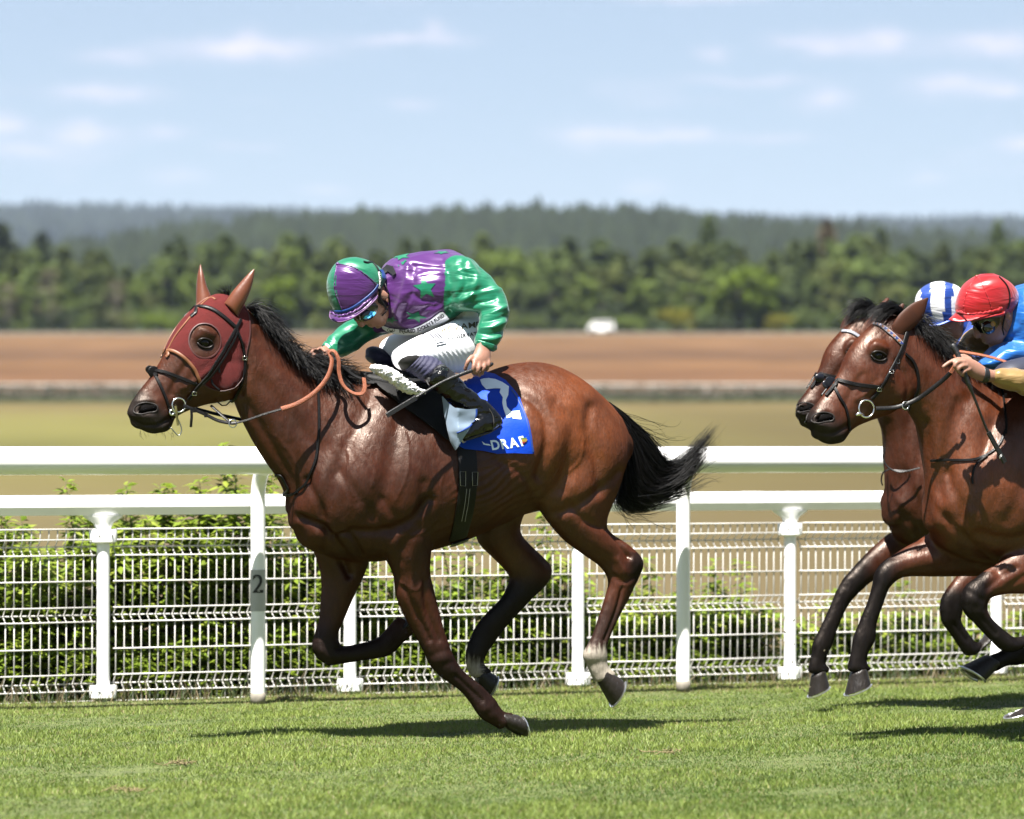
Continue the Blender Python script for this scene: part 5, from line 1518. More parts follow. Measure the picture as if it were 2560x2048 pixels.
# ------------------------------------------------------------------ tack of horse one
def build_tack_one(me, bvh):
    fr = H1
    # ---- hood
    hp = fr.at(540, 850, 0)
    hood = thing('hood', 'maroon mesh racing hood with tan leather ear covers on the leading horse', 'hood', (hp.x, hp.y, hp.z))
    poly = [(380, 872), (412, 876), (436, 876), (465, 896), (488, 924), (499, 954), (520, 968), (547, 975), (577, 971), (595, 957), (610, 928), (616, 880), (623, 835), (621, 794), (608, 760), (577, 715), (540, 705), (470, 735), (400, 800)]
    cen = np.empty(len(me.polygons) * 3, dtype=np.float32); me.polygons.foreach_get('center', cen); cen = cen.reshape(-1, 3).astype(float)
    PN = fr.near_px(cen)
    # hood front edge follows a band round the nose, so use the distance along the face for points on the profile
    eye = ((PN[:, 0] - 512) / 39) ** 2 + ((PN[:, 1] - 853) / 42) ** 2 < 1
    head = (cen[:, 2] > 1.3) & (PN[:, 0] < 640)
    mask = in_poly(PN, poly) & ~eye & head
    hm = mat('maroon_mesh', (.25, .016, .014), .72, spec=.25, var=.12, scale=60, bump=.7, bscale=420)
    # fine grid pattern of the cloth
    m, used = shell(me, mask, .0025, .0035, 'hood_cloth')
    hc = get_co(m); hn = get_no(m); set_co(m, hc + hn * (vnoise(hc, 55, 4, 3) * .0013)[:, None]); link('hood_cloth', m, hm, hood)
    tan = mat('tan_leather', (.30, .085, .032), .42, var=.15, scale=25, bump=.1, bscale=120)
    tb = mat('tan_binding', (.40, .14, .045), .55, var=.12, scale=40)
    strap_part(bvh, fr, 'nose_binding', [(398, 880), (412, 877), (436, 879), (465, 898), (487, 925), (499, 955)], .014, tb, hood, .0045, .005)
    strap_part(bvh, fr, 'seam_binding', [(538, 738), (503, 766), (462, 814), (440, 843), (423, 874)], .008, tb, hood, .003, .0065)
    strap_part(bvh, fr, 'edge_binding', [(499, 955), (520, 969), (547, 976), (577, 972), (595, 958), (610, 928), (616, 880), (623, 835), (621, 796), (612, 772)], .006, mat('maroon_binding', (.13, .022, .018), .6), hood, .004, .005)
    ep = [(512 + 39.5 * math.cos(a), 853 + 42.5 * math.sin(a)) for a in np.linspace(0, 2 * math.pi, 33)[:-1]]
    pts, nrm = [], []
    for x, y in ep:
        p, n = shoot(bvh, x, y, .0045, fr.at(x, y, .09)); pts.append(p); nrm.append(n)
    MB().ribbon(pts, nrm, .0058, .003, closed=True).build('eye_binding', mat('maroon_binding', (.13, .022, .018), .6), hood, True, 50)
    p2 = [fr.mirror(p) for p in pts]; n2 = [n - fr.V * (2 * n.dot(fr.V)) for n in nrm]
    MB().ribbon(p2, n2, .0075, .0035, closed=True).build('eye_binding', MATS['maroon_binding'], hood, True, 50)
    def ear(st, nm, mt, par, curl=.4):
        P = catmull(st, 5); mb = MB(); rg = []
        for r in P:
            rg.append(ring(fr, *r, n=18))
        mb.rings(rg); return mb.build(nm, mt, par, True, 70)
    e1 = ear([(560, 758, 598, 800, .055, .03), (566, 750, 596, 790, .06, .03), (582, 727, 608, 766, .07, .028), (603, 703, 622, 737, .078, .022), (622, 683, 631, 708, .085, .013), (634, 673, 636.5, 677, .088, .003)], 'ear_cover', tan, hood)
    e2 = ear([(489, 770, 530, 748, -.055, .03), (490, 755, 526, 735, -.06, .03), (490, 724, 518, 716, -.07, .027), (493, 688, 510, 687, -.078, .018), (500, 661, 502.5, 663, -.085, .003)], 'ear_cover', tan, hood)
    # ---- bridle
    bp = fr.at(480, 960, .06)
    br = thing('bridle', 'black leather bridle with crossed noseband on the hooded horse', 'bridle', (bp.x, bp.y, bp.z))
    strap_part(bvh, fr, 'browband', [(470, 779), (478, 773), (495, 769), (525, 773), (554, 790), (588, 820)], .016, LEATHER, br, .005, .008)
    strap_part(bvh, fr, 'cheek_strap', [(600, 800), (588, 822), (573, 850), (547, 894), (517, 939), (488, 972), (470, 998)], .014, LEATHER, br, .005, .008)
    strap_part(bvh, fr, 'cheek_strap', [(592, 828), (580, 858), (556, 898), (528, 938), (505, 960)], .009, LEATHER, br, .005, .009)
    strap_part(bvh, fr, 'throat_latch', [(590, 826), (603, 861), (610, 894), (609, 924), (596, 972), (582, 1000)], .012, LEATHER, br, .005, .008)
    strap_part(bvh, fr, 'noseband', [(383, 930), (391, 928), (410, 930), (428, 936), (465, 950), (499, 966)], .014, LEATHER, br, .005, .003)
    strap_part(bvh, fr, 'lower_noseband', [(387, 934), (402, 965), (415, 998), (423, 1024), (427, 1046)], .012, LEATHER, br, .005, .003)
    kn = MB(); c, n = shoot(bvh, 387, 932, .004); 
    for sx, sz, r in ((0, 0, .027), (-.018, .010, .019), (.016, -.012, .019)):
        blob(kn, c + fr.U * sx + Vector((0, 0, sz)), [fr.U * r, n * r * .55, Vector((0, 0, r * .9))], 8)
    kn.build('noseband_pad', LEATHER, br, True)
    for L in (1, -1):
        cc = fr.at(447, 1013, .072 * L)
        ring3(cc, fr.U, Vector((0, 0, 1)), .029, .0036, 22).build('bit_ring', STEEL, br, True)
        ring3(fr.at(430, 1031, .064 * L), fr.U, Vector((0, 0, 1)), .010, .0045, 14).build('bit_joint', STEEL, br, True)
    MB().tube([fr.at(437, 1028, .072), fr.at(435, 1030, 0), fr.at(437, 1028, -.072)], .006, 8).build('mouthpiece', STEEL, br, True)
    lp = catmull([(431, 1031), (441, 1043), (449, 1057), (454, 1076), (447, 1089), (436, 1080), (427, 1069)], 5)
    MB().tube([fr.at(x, y, .06) for x, y in lp], .0028, 7).build('bit_loop', mat('dark_steel', (.30, .30, .27), .3, metal=.9), br, True)
    air_strap(fr, 'bit_guard', [(438, 1015, .076), (441, 1030, .076), (443, 1050, .07), (445, 1064, .068)], .010, .003, BRASSY, br)
    for (x, y) in ((483, 982), (610, 895)):
        p, n = shoot(bvh, x, y, .014, fr.at(x, y, .07)); a = (fr.U - n * fr.U.dot(n)).normalized(); b = n.cross(a)
        MB().tube([p + a * .009 + b * .007, p + a * .009 - b * .007, p - a * .009 - b * .007, p - a * .009 + b * .007], .0016, 6, closed=True).build('buckle', STEEL, br, True)
    for ln in ([(528, 948, .085), (533, 962, .088), (548, 975, .09)], [(546, 905, .09), (547, 920, .1), (549, 932, .1)]):
        air_strap(fr, 'strap_end', ln, .009, .003, LEATHER, br)
    MB().tube([fr.at(x, y, 0) for x, y in ((545, 1006), (555, 1014), (566, 1013), (575, 1004))], .003, 6).build('curb_strap', LEATHER, br, True)
    # ---- reins
    rp = fr.at(760, 980, .16)
    re = thing('reins', 'black and orange rubber reins of the hooded horse, looped in the jockey hand', 'reins', (rp.x, rp.y, rp.z))
    air_strap(fr, 'rein', [(458, 1014, .075), (486, 1025, .08), (514, 1037, .085), (545, 1052, .10), (575, 1058, .115), (590, 1058, .125)], .015, .004, LEATHER, re)
    air_strap(fr, 'rein', [(590, 1058, .125), (620, 1050, .135), (651, 1039, .15), (680, 1030, .165), (705, 1023, .175)], .009, .004, LEATHER, re)
    air_strap(fr, 'rubber_grip', [(703, 1023, .176), (744, 1009, .19), (788, 980, .195), (818, 943, .185), (829, 905, .165), (822, 882, .15)], .019, .006, RUBBER, re, nrm=(fr.V + fr.U * .4 + Vector((0, 0, .5))).normalized())
    air_strap(fr, 'rubber_grip', [(821, 882, .15), (829, 878, .16), (838, 883, .17), (846, 902, .18), (847, 931, .185), (857, 963, .20), (880, 983, .215), (903, 985, .215), (911, 970, .205), (909, 946, .18)], .017, .006, RUBBER, re, nrm=(fr.V + Vector((0, 0, .6)) + fr.U * .2).normalized())
    air_strap(fr, 'rein', [(905, 948, .18), (880, 936, .12), (850, 912, .0), (815, 890, -.1), (760, 930, -.17), (700, 1010, -.17), (640, 1050, -.13), (560, 1040, -.09), (460, 1014, -.075)], .015, .004, LEATHER, re)
    ring3(fr.at(582, 1059, .12), fr.U, Vector((0, 0, 1)), .017, .0024, 16).build('martingale_ring', STEEL, re, True)
    air_strap(fr, 'rein_end', [(478, 1022, .083), (479, 1040, .085), (478, 1055, .084), (477, 1068, .082)], .011, .003, LEATHER, re)
    air_strap(fr, 'martingale_strap', [(527, 1014, .05), (545, 1030, .075), (562, 1045, .10), (576, 1056, .118)], .012, .003, LEATHER, re)
    for q in ((486, 1025, .086), (514, 1037, .09)):
        c = fr.at(*q); MB().box(c, .012, .010, .022).build('keeper', LEATHER, re)
    # ---- breast strap
    np_ = fr.at(770, 1150, .16)
    nk = thing('neck_strap', 'thin black neck strap hanging round the chest of the hooded horse', 'strap', (np_.x, np_.y, np_.z))
    strap_part(bvh, fr, 'neck_strap_side', [(786, 905), (793, 960), (797, 1065), (793, 1120), (787, 1158), (766, 1206), (748, 1226), (732, 1236), (712, 1237)], .011, LEATHER, nk, .004, .006)
    strap_part(bvh, fr, 'chest_strap', [(690, 1186), (696, 1213), (704, 1228), (713, 1237)], .013, LEATHER, nk, .004, .006, mirror=False)
    # ---- saddle cloth, pads, saddle
    sp_ = fr.at(1150, 960, 0)
    scl = thing('saddlecloth', 'blue saddlecloth with white number 2 on the leading horse', 'saddlecloth', (sp_.x, sp_.y, sp_.z))
    blue = mat('blue_cloth', (.002, .115, 1.15), .55, var=.1, scale=14, bump=.12, bscale=70, spec=.2)
    bluet = mat('blue_trim', (.02, .11, .62), .5, var=.08)
    cloth_poly = [(1118, 985), (1150, 950), (1180, 940), (1215, 934), (1238, 940), (1264, 956), (1280, 974), (1297, 999), (1309, 1025), (1319, 1053), (1327, 1091), (1333, 1134), (1305, 1134), (1282, 1133), (1242, 1135), (1205, 1128), (1160, 1124), (1136, 1112), (1124, 1060)]
    cl = patch(bvh, fr, cloth_poly, .008, .003, 'cloth', blue, scl, step=7, wrinkle=.0035, wscale=22, seed=3)
    z3 = lambda pts: [(1120 + a / 5.073, 820 + b / 5.073) for a, b in pts]
    cb = bvh_of(cl.data)
    strap_pts = [(1333, 1130), (1326, 1091), (1318, 1053), (1308, 1025), (1296, 1000), (1279, 975)]
    strap_part(cb, fr, 'edge_trim', strap_pts, .008, bluet, scl, .0015, .001, mirror=False, depth=.3)
    num = z3([(408, 660), (450, 645), (520, 640), (600, 652), (690, 690), (772, 745), (765, 850), (735, 915), (745, 1000), (795, 1060), (905, 1050), (930, 1160), (820, 1150), (812, 1128), (745, 1145), (705, 1030), (688, 950), (695, 880), (655, 820), (668, 770), (640, 710), (590, 690), (535, 700), (530, 735), (585, 768), (485, 780), (430, 720)])
    white = mat('number_white', (.68, .76, .82), .5, var=.05)
    patch(cb, fr, num, .0008, .0012, 'number', white, scl, step=5, depth=.3)
    lt = mat('letter_blue_white', (.62, .74, .86), .5, var=.05)
    lettering(cb, fr, 'DRAF', z3([(545, 1548), (720, 1530), (880, 1508), (1000, 1480)]), 23.5, .0008, lt, scl, bold=.025, shear=-.15)
    patch(cb, fr, z3([(430, 1440), (470, 1470), (520, 1475), (545, 1495), (500, 1490), (450, 1480)]), .0008, .0012, 'letter', lt, scl, step=4)
    for pts, c, nm in (([(930, 1395), (1000, 1392), (985, 1412), (930, 1415)], (.25, .42, .05), 'green'), ([(930, 1415), (1005, 1412), (990, 1442), (935, 1445)], (.8, .52, .03), 'yellow'), ([(935, 1445), (985, 1444), (960, 1462), (940, 1474)], (.7, .06, .03), 'red')):
        patch(cb, fr, z3(pts), .0024, .0012, 'flame_mark', mat('flame_' + nm, c, .5), scl, step=4)
    # saddle
    sd = thing('saddle', 'small black racing saddle under the crouching jockey', 'saddle', (fr.at(1010, 960, 0)))
    flapm = mat('saddle_flap', (.014, .014, .015), .62, spec=.2, var=.2, scale=20, bump=.15, bscale=120)
    flap = [(912, 936), (925, 930), (938, 931), (948, 935), (965, 947), (975, 955), (984, 969), (996, 979), (1012, 984), (1060, 986), (1109, 985), (1111, 1011), (1115, 1071), (1122, 1092), (1129, 1109), (1111, 1101), (1081, 1077), (1036, 1044), (990, 1012), (945, 973)]
    patch(bvh, fr, flap, .018, .006, 'flap', flapm, sd, step=8, wrinkle=.001)
    mir = []
    for x, y in flap:
        p, n = shoot(bvh, x, y, .018, fr.at(x, y, .2)); mir.append(fr.mirror(p))
    q = MB(); q.rings([mir, [p - fr.V * .006 for p in mir]]); q.build('flap', flapm, sd)
    s = MB(); loft(s, fr, [(908, 928, 915, 975, 0, .06), (945, 932, 955, 985, 0, .10), (1010, 944, 1015, 990, 0, .12), (1080, 946, 1085, 985, 0, .13), (1130, 944, 1135, 975, 0, .12)]); s.build('seat', flapm, sd, True)
    patch(bvh, fr, [(974, 950), (980, 948), (1005, 962), (1031, 984), (1008, 983), (992, 975)], .022, .006, 'red_pad', mat('red_pad', (.62, .012, .010), .5, var=.06), sd, step=6)
    # sheepskin
    sk = thing('sheepskin_pad', 'white sheepskin pad under the jockey knee', 'pad', (fr.at(990, 945, .22)))
    fl_ = mat('sheepskin', (.80, .79, .78), .95, var=.06, scale=40, bump=1.0, bscale=130, sheen=.5)
    P = catmull([(930, 914, 934, 930, .17, .03), (950, 914, 950, 938, .20, .04), (980, 924, 968, 950, .225, .045), (1010, 944, 992, 968, .245, .045), (1040, 964, 1018, 984, .26, .04), (1062, 976, 1052, 988, .27, .03)], 8)
    frr = random.Random(6)
    for sd_ in (1, -1):
        rg = []
        for i, r in enumerate(P):
            rr_ = ring(fr, r[0], r[1], r[2], r[3], r[4] * sd_, r[5], n=28); cc = sum(rr_, Vector()) / 28
            rg.append([cc + (p - cc) * (1 + frr.uniform(-.22, .30)) + Vector((frr.uniform(-.003, .003), 0, frr.uniform(-.003, .003))) for k, p in enumerate(rr_)])
        MB().rings(rg).build('fleece', fl_, sk, True)
    # girth
    gi = thing('girth', 'black girth strap with two buckles round the leading horse', 'girth', (fr.at(1165, 1240, .3)))
    gl = [(1160, 1100), (1166, 1130), (1169, 1165), (1169, 1200), (1166, 1240), (1160, 1280), (1152, 1315), (1144, 1345)]
    strap_part(bvh, fr, 'girth_strap', gl, .082, LEATHER, gi, .006, .004, mirror=True, depth=.25, res=3)
    strap_part(bvh, fr, 'girth_webbing', [(1150, 1350), (1146, 1358), (1140, 1364)], .08, LEATHER, gi, .006, .004, mirror=True, depth=.1)
    thr = mat('white_thread', (.62, .60, .52), .6)
    for x0 in (1148, 1178):
        poly = [(x0, 1180), (x0 + 14, 1180), (x0 + 13, 1214), (x0 + 1, 1214)]
        pts = []
        for x, y in poly:
            p, n = shoot(bvh, x, y, .013, fr.at(x, y, .3)); pts.append(p)
        MB().tube(pts, .0016, 6, closed=True).build('buckle', thr, gi, True)
    for dx in (-3, 5):
        strap_part(bvh, fr, 'stitching', [(1168 + dx, 1222), (1163 + dx, 1260), (1155 + dx, 1300)], .0022, thr, gi, .001, .0105, mirror=False, depth=.3)
    # stirrup leathers and irons
    st = thing('stirrup', 'aluminium stirrup iron under the boot on the leading horse', 'stirrup', (fr.at(1155, 1095, .37)))
    MB().tube([fr.at(1143, 1083, .39), fr.at(1150, 1094, .395), fr.at(1158, 1106, .395), fr.at(1163, 1104, .36), fr.at(1160, 1100, .335)], .0042, 8).build('iron', mat('dull_steel', (.35, .34, .31), .35, metal=.9), st, True)
    strap_part(bvh, fr, 'stirrup_leather', [(1140, 1000), (1146, 1040), (1146, 1084)], .02, LEATHER, st, .004, .02, mirror=False, depth=.3)

def build_weight_cloth(boot_me, me):
    """pale cloth that hangs over the ankle of the boot, so it is draped on horse and boot together"""
    fr = H1
    c1, c2 = get_co(me), get_co(boot_me)
    bvh = BVHTree.FromPolygons([tuple(c) for c in np.vstack([c1, c2])], [tuple(p.vertices) for p in me.polygons] + [tuple(v + len(c1) for v in p.vertices) for p in boot_me.polygons])
    # front flap of the number cloth (pale)
    fc = thing('weight_cloth', 'pale blue white cloth hanging in front of the boot, blue edge', 'cloth', (fr.at(1150, 1060, .3)))
    pale = mat('pale_cloth', (.42, .58, .78), .55, var=.08, scale=12, sheen=.2)
    patch(bvh, fr, [(1106, 990), (1122, 1008), (1136, 1020), (1165, 1024), (1192, 1022), (1191, 1042), (1178, 1064), (1160, 1076), (1142, 1084), (1140, 1100), (1138, 1126), (1126, 1106), (1118, 1075), (1112, 1040)], .0, .003, 'cloth', pale, fc, step=6, wrinkle=.007, wscale=34, seed=9, Lfun=lambda x, y: .335 + .085 * min(max((x - 1108) / 36, 0), 1) ** .8 - .02 * max(0, (y - 1080) / 40))
    fb = bvh_of(bpy.data.objects[fc.children[0].name].data)
    strap_part(fb, fr, 'edge_trim', [(1191, 1023), (1190, 1042), (1178, 1063), (1160, 1075), (1143, 1083)], .008, MATS['blue_trim'], fc, .002, .001, mirror=False, depth=.3)
# ------------------------------------------------------------------ jockeys
def satin(name, col, sc=1.0):
    if name in MATS: return MATS[name]
    M = bpy.data.materials.new(name); M.use_nodes = True
    nt = M.node_tree; N, L = nt.nodes, nt.links; b = N['Principled BSDF']
    b.inputs['Base Color'].default_value = tuple(c * .47 for c in col) + (1,)
    b.inputs['Roughness'].default_value = .36; b.inputs['Metallic'].default_value = .22
    b.inputs['Specular IOR Level'].default_value = .55; b.inputs['Sheen Weight'].default_value = .12; b.inputs['Anisotropic'].default_value = .5
    tc = N.new('ShaderNodeTexCoord')
    mp = N.new('ShaderNodeMapping'); mp.inputs['Scale'].default_value = (.55, 1, 2.1); mp.inputs['Rotation'].default_value = (.3, .5, .4); L.new(tc.outputs['Object'], mp.inputs[0])
    n = N.new('ShaderNodeTexNoise'); n.inputs['Scale'].default_value = 9 * sc; n.inputs['Detail'].default_value = 2.0; n.inputs['Distortion'].default_value = 1.4; L.new(mp.outputs[0], n.inputs['Vector'])
    bp = N.new('ShaderNodeBump'); bp.inputs['Strength'].default_value = .32; bp.inputs['Distance'].default_value = .02; L.new(n.outputs['Fac'], bp.inputs['Height']); L.new(bp.outputs[0], b.inputs['Normal'])
    MATS[name] = M; return M
PURPLE = satin('purple_satin', (.105, .018, .185)); GREEN = satin('green_satin', (.004, .235, .115))
def skin_mat():
    if 'skin' in MATS: return MATS['skin']
    M = mat('skin', (.66, .34, .24), .5, spec=.3, var=.12, scale=18, bump=.08, bscale=120)
    b = M.node_tree.nodes['Principled BSDF']; b.inputs['Subsurface Weight'].default_value = .12; b.inputs['Subsurface Radius'].default_value = (.01, .004, .002); b.inputs['Subsurface Scale'].default_value = .5
    return M
SKIN = skin_mat()
BREECH = mat('white_breeches', (.74, .76, .80), .5, var=.03, scale=8, bump=.15, bscale=30, sheen=.2)
NAVY = mat('navy_sock', (.028, .028, .11), .75, var=.15, scale=20, bump=.4, bscale=60)
PATENT = mat('patent_boot', (.005, .005, .006), .16, var=.2, scale=12, bump=.6, bscale=24, coat=.1, spec=.4)
KNEE = mat('knee_patch', (.022, .017, .018), .7, var=.1)

def cloth_mesh(mb, voxel, smooth_it, wrinkle, wscale, seed, name):
    me = fuse(mb, voxel, name); laplace(me, smooth_it, .5)
    if wrinkle:
        co = get_co(me); no = get_no(me)
        w = vnoise(co * np.array([1, 1, 1.4]), wscale, seed, 3); w2 = vnoise(co, wscale * 2.3, seed + 5, 2)
        set_co(me, co + no * (wrinkle * (1 - np.abs(w) * 2.0) + wrinkle * .4 * w2)[:, None]); laplace(me, 2, .4)
    me.polygons.foreach_set('use_smooth', np.ones(len(me.polygons), dtype=bool))
    return me

def poly_centers(me):
    c = np.empty(len(me.polygons) * 3, dtype=np.float32); me.polygons.foreach_get('center', c); return c.reshape(-1, 3).astype(float)

def assign(me, mats, idx):
    me.materials.clear()
    for m in mats: me.materials.append(m)
    me.polygons.foreach_set('material_index', np.asarray(idx, dtype=np.int32))

def finger(mb, fr, pts, r=.0095):
    P = catmull(pts, 3); q = [fr.at(x, y, l) for x, y, l in P]; n = len(q)
    mb.tube(q, [r * (1 - .22 * i / (n - 1)) for i in range(n)], 10)
    blob(mb, q[-1], [fr.U * r * .78, fr.V * r * .78, Vector((0, 0, r * .78))], 6)

def star_pts(cx, cy, R, rot, sq=1.0, shx=0.):
    out = []
    for k in range(10):
        r = R if k % 2 == 0 else R * .45; a = math.radians(rot) + k * math.pi / 5
        x, y = math.cos(a) * r, math.sin(a) * r * sq; out.append((cx + x + shx * y, cy + y))
    return out

NEAR_BOOT = []
def build_jockey_one():
    fr = H1
    b0 = fr.at(1100, 930, 0)
    root = thing('person', 'jockey in purple and green starred silks crouching low on the leading horse, whip in hand', 'person', (b0.x, b0.y, b0.z))
    torso = [(962, 672, 958, 806, 0, .085), (978, 652, 972, 822, 0, .13), (1005, 638, 995, 833, 0, .185), (1050, 630, 1040, 835, 0, .22), (1100, 628, 1085, 826, 0, .225), (1140, 632, 1130, 806, 0, .215), (1180, 668, 1165, 806, 0, .19), (1215, 722, 1195, 814, 0, .16)]
    arm = [(1112, 648, 1104, 762, .15, .07), (1150, 640, 1122, 775, .185, .085), (1190, 664, 1150, 782, .21, .085), (1225, 694, 1172, 782, .24, .08), (1256, 732, 1192, 785, .27, .075), (1268, 775, 1195, 800, .30, .07), (1266, 818, 1194, 822, .33, .062), (1256, 850, 1190, 846, .345, .05), (1240, 872, 1188, 856, .35, .038)]
    farm = [(940, 735, 985, 830, -.10, .07), (905, 775, 950, 842, -.15, .07), (868, 803, 910, 858, -.19, .06), (835, 832, 876, 884, -.18, .05), (812, 858, 850, 896, -.15, .04), (803, 868, 834, 897, -.13, .034)]
    # --- body: one continuous skin mesh inside the clothes
    def slim(st, k):
        out = []
        for r in st:
            r = list(r); mx, my = (r[0] + r[2]) / 2, (r[1] + r[3]) / 2
            out.append([mx + (r[0] - mx) * k, my + (r[1] - my) * k, mx + (r[2] - mx) * k, my + (r[3] - my) * k, r[4], r[5] * k] + r[6:])
        return out
    thigh = [(1205, 775, 1190, 905, .08, .11), (1170, 792, 1168, 928, .12, .105), (1128, 804, 1134, 932, .165, .092), (1068, 832, 1082, 926, .20, .084), (1020, 852, 1036, 928, .225, .074), (988, 874, 1006, 926, .235, .058)]
    fthigh = [(1190, 790, 1180, 910, -.08, .11), (1120, 800, 1130, 920, -.14, .095), (1050, 815, 1062, 912, -.19, .082), (990, 832, 1004, 912, -.22, .072), (960, 850, 974, 912, -.232, .056)]
    fshin = [(922, 872, 955, 918, -.235, .058), (945, 872, 985, 928, -.25, .058), (1000, 905, 1030, 955, -.32, .05), (1060, 950, 1090, 990, -.34, .045), (1120, 1000, 1150, 1035, -.35, .038)]
    shin = [(1004, 926, 1052, 876, .245, .055), (1034, 944, 1088, 896, .275, .056), (1072, 960, 1112, 914, .315, .053), (1108, 992, 1152, 950, .345, .05), (1134, 1020, 1188, 982, .355, .046), (1165, 1038, 1214, 1012, .36, .042)]
    foot = [(1222, 1018, 1252, 1066, .365, .036), (1196, 1026, 1228, 1078, .37, .04), (1170, 1046, 1198, 1092, .375, .04), (1146, 1074, 1162, 1104, .38, .034)]
    mb = MB()
    loft(mb, fr, slim(torso, .82)); loft(mb, fr, slim(arm, .62)); loft(mb, fr, slim(farm, .66)); loft(mb, fr, slim(thigh, .85)); loft(mb, fr, slim(fthigh, .85)); loft(mb, fr, slim(shin, .66)); loft(mb, fr, slim(fshin, .8)); loft(mb, fr, slim(foot, .8))
    # neck and head
    hl = .02
    loft(mb, fr, [(1010, 690, 1000, 775, 0, .062), (982, 700, 975, 780, .01, .058), (962, 702, 955, 788, hl, .056)])
    loft(mb, fr, [(842, 735, 885, 662, hl, .06), (856, 766, 918, 674, hl, .074), (882, 790, 950, 700, hl, .075), (896, 803, 966, 724, hl, .07), (916, 812, 972, 756, hl, .060), (935, 817, 970, 782, hl, .048), (948, 818, 964, 800, hl, .034)])
    V = fr.V; Z = Vector((0, 0, 1)); U = fr.U
    fd = (-U * .55 - Z * .83).normalized(); dn = (U * .83 - Z * .55).normalized()     # face direction, chin direction
    blob(mb, fr.at(903, 808, hl), [fd * .018, V * .013, dn * .020], 8)        # nose tip
    blob(mb, fr.at(895, 800, hl), [fd * .013, V * .010, dn * .024], 8)        # bridge
    blob(mb, fr.at(925, 813, hl), [fd * .009, V * .022, dn * .007], 8)        # upper lip
    blob(mb, fr.at(931, 815, hl), [fd * .009, V * .020, dn * .007], 8)        # lower lip
    blob(mb, fr.at(945, 815, hl), [fd * .012, V * .020, dn * .012], 8)        # chin
    blob(mb, fr.at(914, 788, hl + .055), [fd * .022, V * .014, dn * .02], 8)  # cheekbone
    blob(mb, fr.at(958, 736, hl + .073), [dn * .030, V * .009, fd * .017], 8)  # ear
    blob(mb, fr.at(958, 736, hl - .073), [dn * .030, V * .009, fd * .017], 8)
    # near hand: wrist, palm, five fingers round the whip
    loft(mb, fr, [(1194, 846, 1228, 858, .352, .024), (1190, 866, 1226, 872, .36, .022), (1183, 884, 1227, 886, .368, .024), (1176, 900, 1226, 898, .375, .022), (1180, 912, 1222, 908, .378, .018)])
    for pts in ([(1187, 902, .385), (1184, 917, .398), (1182, 930, .39), (1187, 938, .37)], [(1198, 905, .387), (1197, 921, .402), (1194, 934, .392), (1198, 940, .37)], [(1210, 903, .385), (1211, 918, .399), (1206, 930, .39), (1206, 935, .37)], [(1220, 898, .38), (1222, 910, .392), (1218, 922, .384), (1215, 926, .368)]):
        finger(mb, fr, pts, .0098)
    finger(mb, fr, [(1182, 890, .372), (1171, 902, .382), (1166, 914, .378), (1163, 924, .37)], .0105)
    # far hand on the mane
    loft(mb, fr, [(812, 862, 838, 892, -.13, .024), (798, 872, 820, 898, -.10, .024), (786, 876, 806, 903, -.08, .022)])
    for k, (x, y) in enumerate([(782, 876), (779, 884), (779, 892), (783, 899)]):
        finger(mb, fr, [(x + 10, y, -.07), (x, y - 1, -.03), (x - 1, y + 8, .0), (x + 6, y + 12, .01)], .0092)
    finger(mb, fr, [(800, 872, -.08), (806, 872, -.02), (812, 880, .01)], .010)
    me = fuse(mb, .0042, 'body'); laplace(me, 3, .4); me.polygons.foreach_set('use_smooth', np.ones(len(me.polygons), dtype=bool))
    body = link('body', me, SKIN, root); bb = bvh_of(me)
    # --- jacket
    mb = MB(); loft(mb, fr, torso, n=28); loft(mb, fr, arm); loft(mb, fr, farm)
    jm = cloth_mesh(mb, .0062, 5, .0075, 19, 3, 'jacket')
    relief(jm, fr, [([(1118, 762), (1160, 745), (1215, 730), (1252, 724)], 7, .009), ([(1122, 776), (1175, 764), (1235, 748)], 6, -.009), ([(1170, 655), (1192, 690), (1180, 735), (1150, 765)], 8, .009), ([(1150, 660), (1165, 700), (1145, 750)], 6, -.007),
                    ([(1200, 792), (1232, 782), (1264, 768)], 5, .008), ([(1198, 806), (1232, 800), (1266, 790)], 5, -.008), ([(1198, 820), (1230, 818), (1262, 806)], 5, .007), ([(1196, 834), (1228, 836), (1260, 826)], 5, -.007), ([(1200, 846), (1226, 850), (1252, 842)], 4, .006),
                    ([(1020, 665), (1010, 720), (985, 790)], 7, .009), ([(1035, 670), (1028, 730), (1000, 800)], 7, -.008), ([(1075, 765), (1030, 785), (990, 815)], 6, -.008), ([(1100, 770), (1060, 800), (1020, 822)], 6, .008), ([(1000, 655), (1060, 668), (1120, 672)], 6, -.006), ([(1040, 690), (1080, 680), (1115, 685)], 6, .006), ([(1030, 735), (1060, 750), (1100, 752)], 6, -.006)], [])
    laplace(jm, 1, .4)
    c = poly_centers(jm); P = to_px(c); lat = fr.lat(c)
    seam = catmull([(1162, 632), (1150, 642), (1121, 678), (1111, 723), (1110, 772), (1118, 790)], 6)
    green = (P[:, 0] > np.interp(P[:, 1], seam[:, 1], seam[:, 0])) & (lat > .085)
    green |= (lat > .17) & (P[:, 0] > 1112)
    green |= (lat < -.06) & (P[:, 0] < 930)
    green |= (lat < -.12) & (P[:, 0] < 985)
    assign(jm, [PURPLE, GREEN], green.astype(int))
    jacket = link('jacket', jm, None, root); jb = bvh_of(jm)
    B = lambda pts: [(780 + a / 3.08, 600 + b / 3.08) for a, b in pts]
    for cx, cy, R, rot, sq, sh in ((872, 372, 92, -95, 1.0, .15), (800, 590, 82, -60, .55, .5), (690, 130, 70, 20, .42, -.8), (610, 615, 55, 10, .45, .3), (1000, 100, 62, 10, .22, -1.2)):
        patch(jb, fr, B(star_pts(cx, cy, R, rot, sq, sh)), .0012, .0015, 'star', GREEN, jacket, step=5, depth=.12)
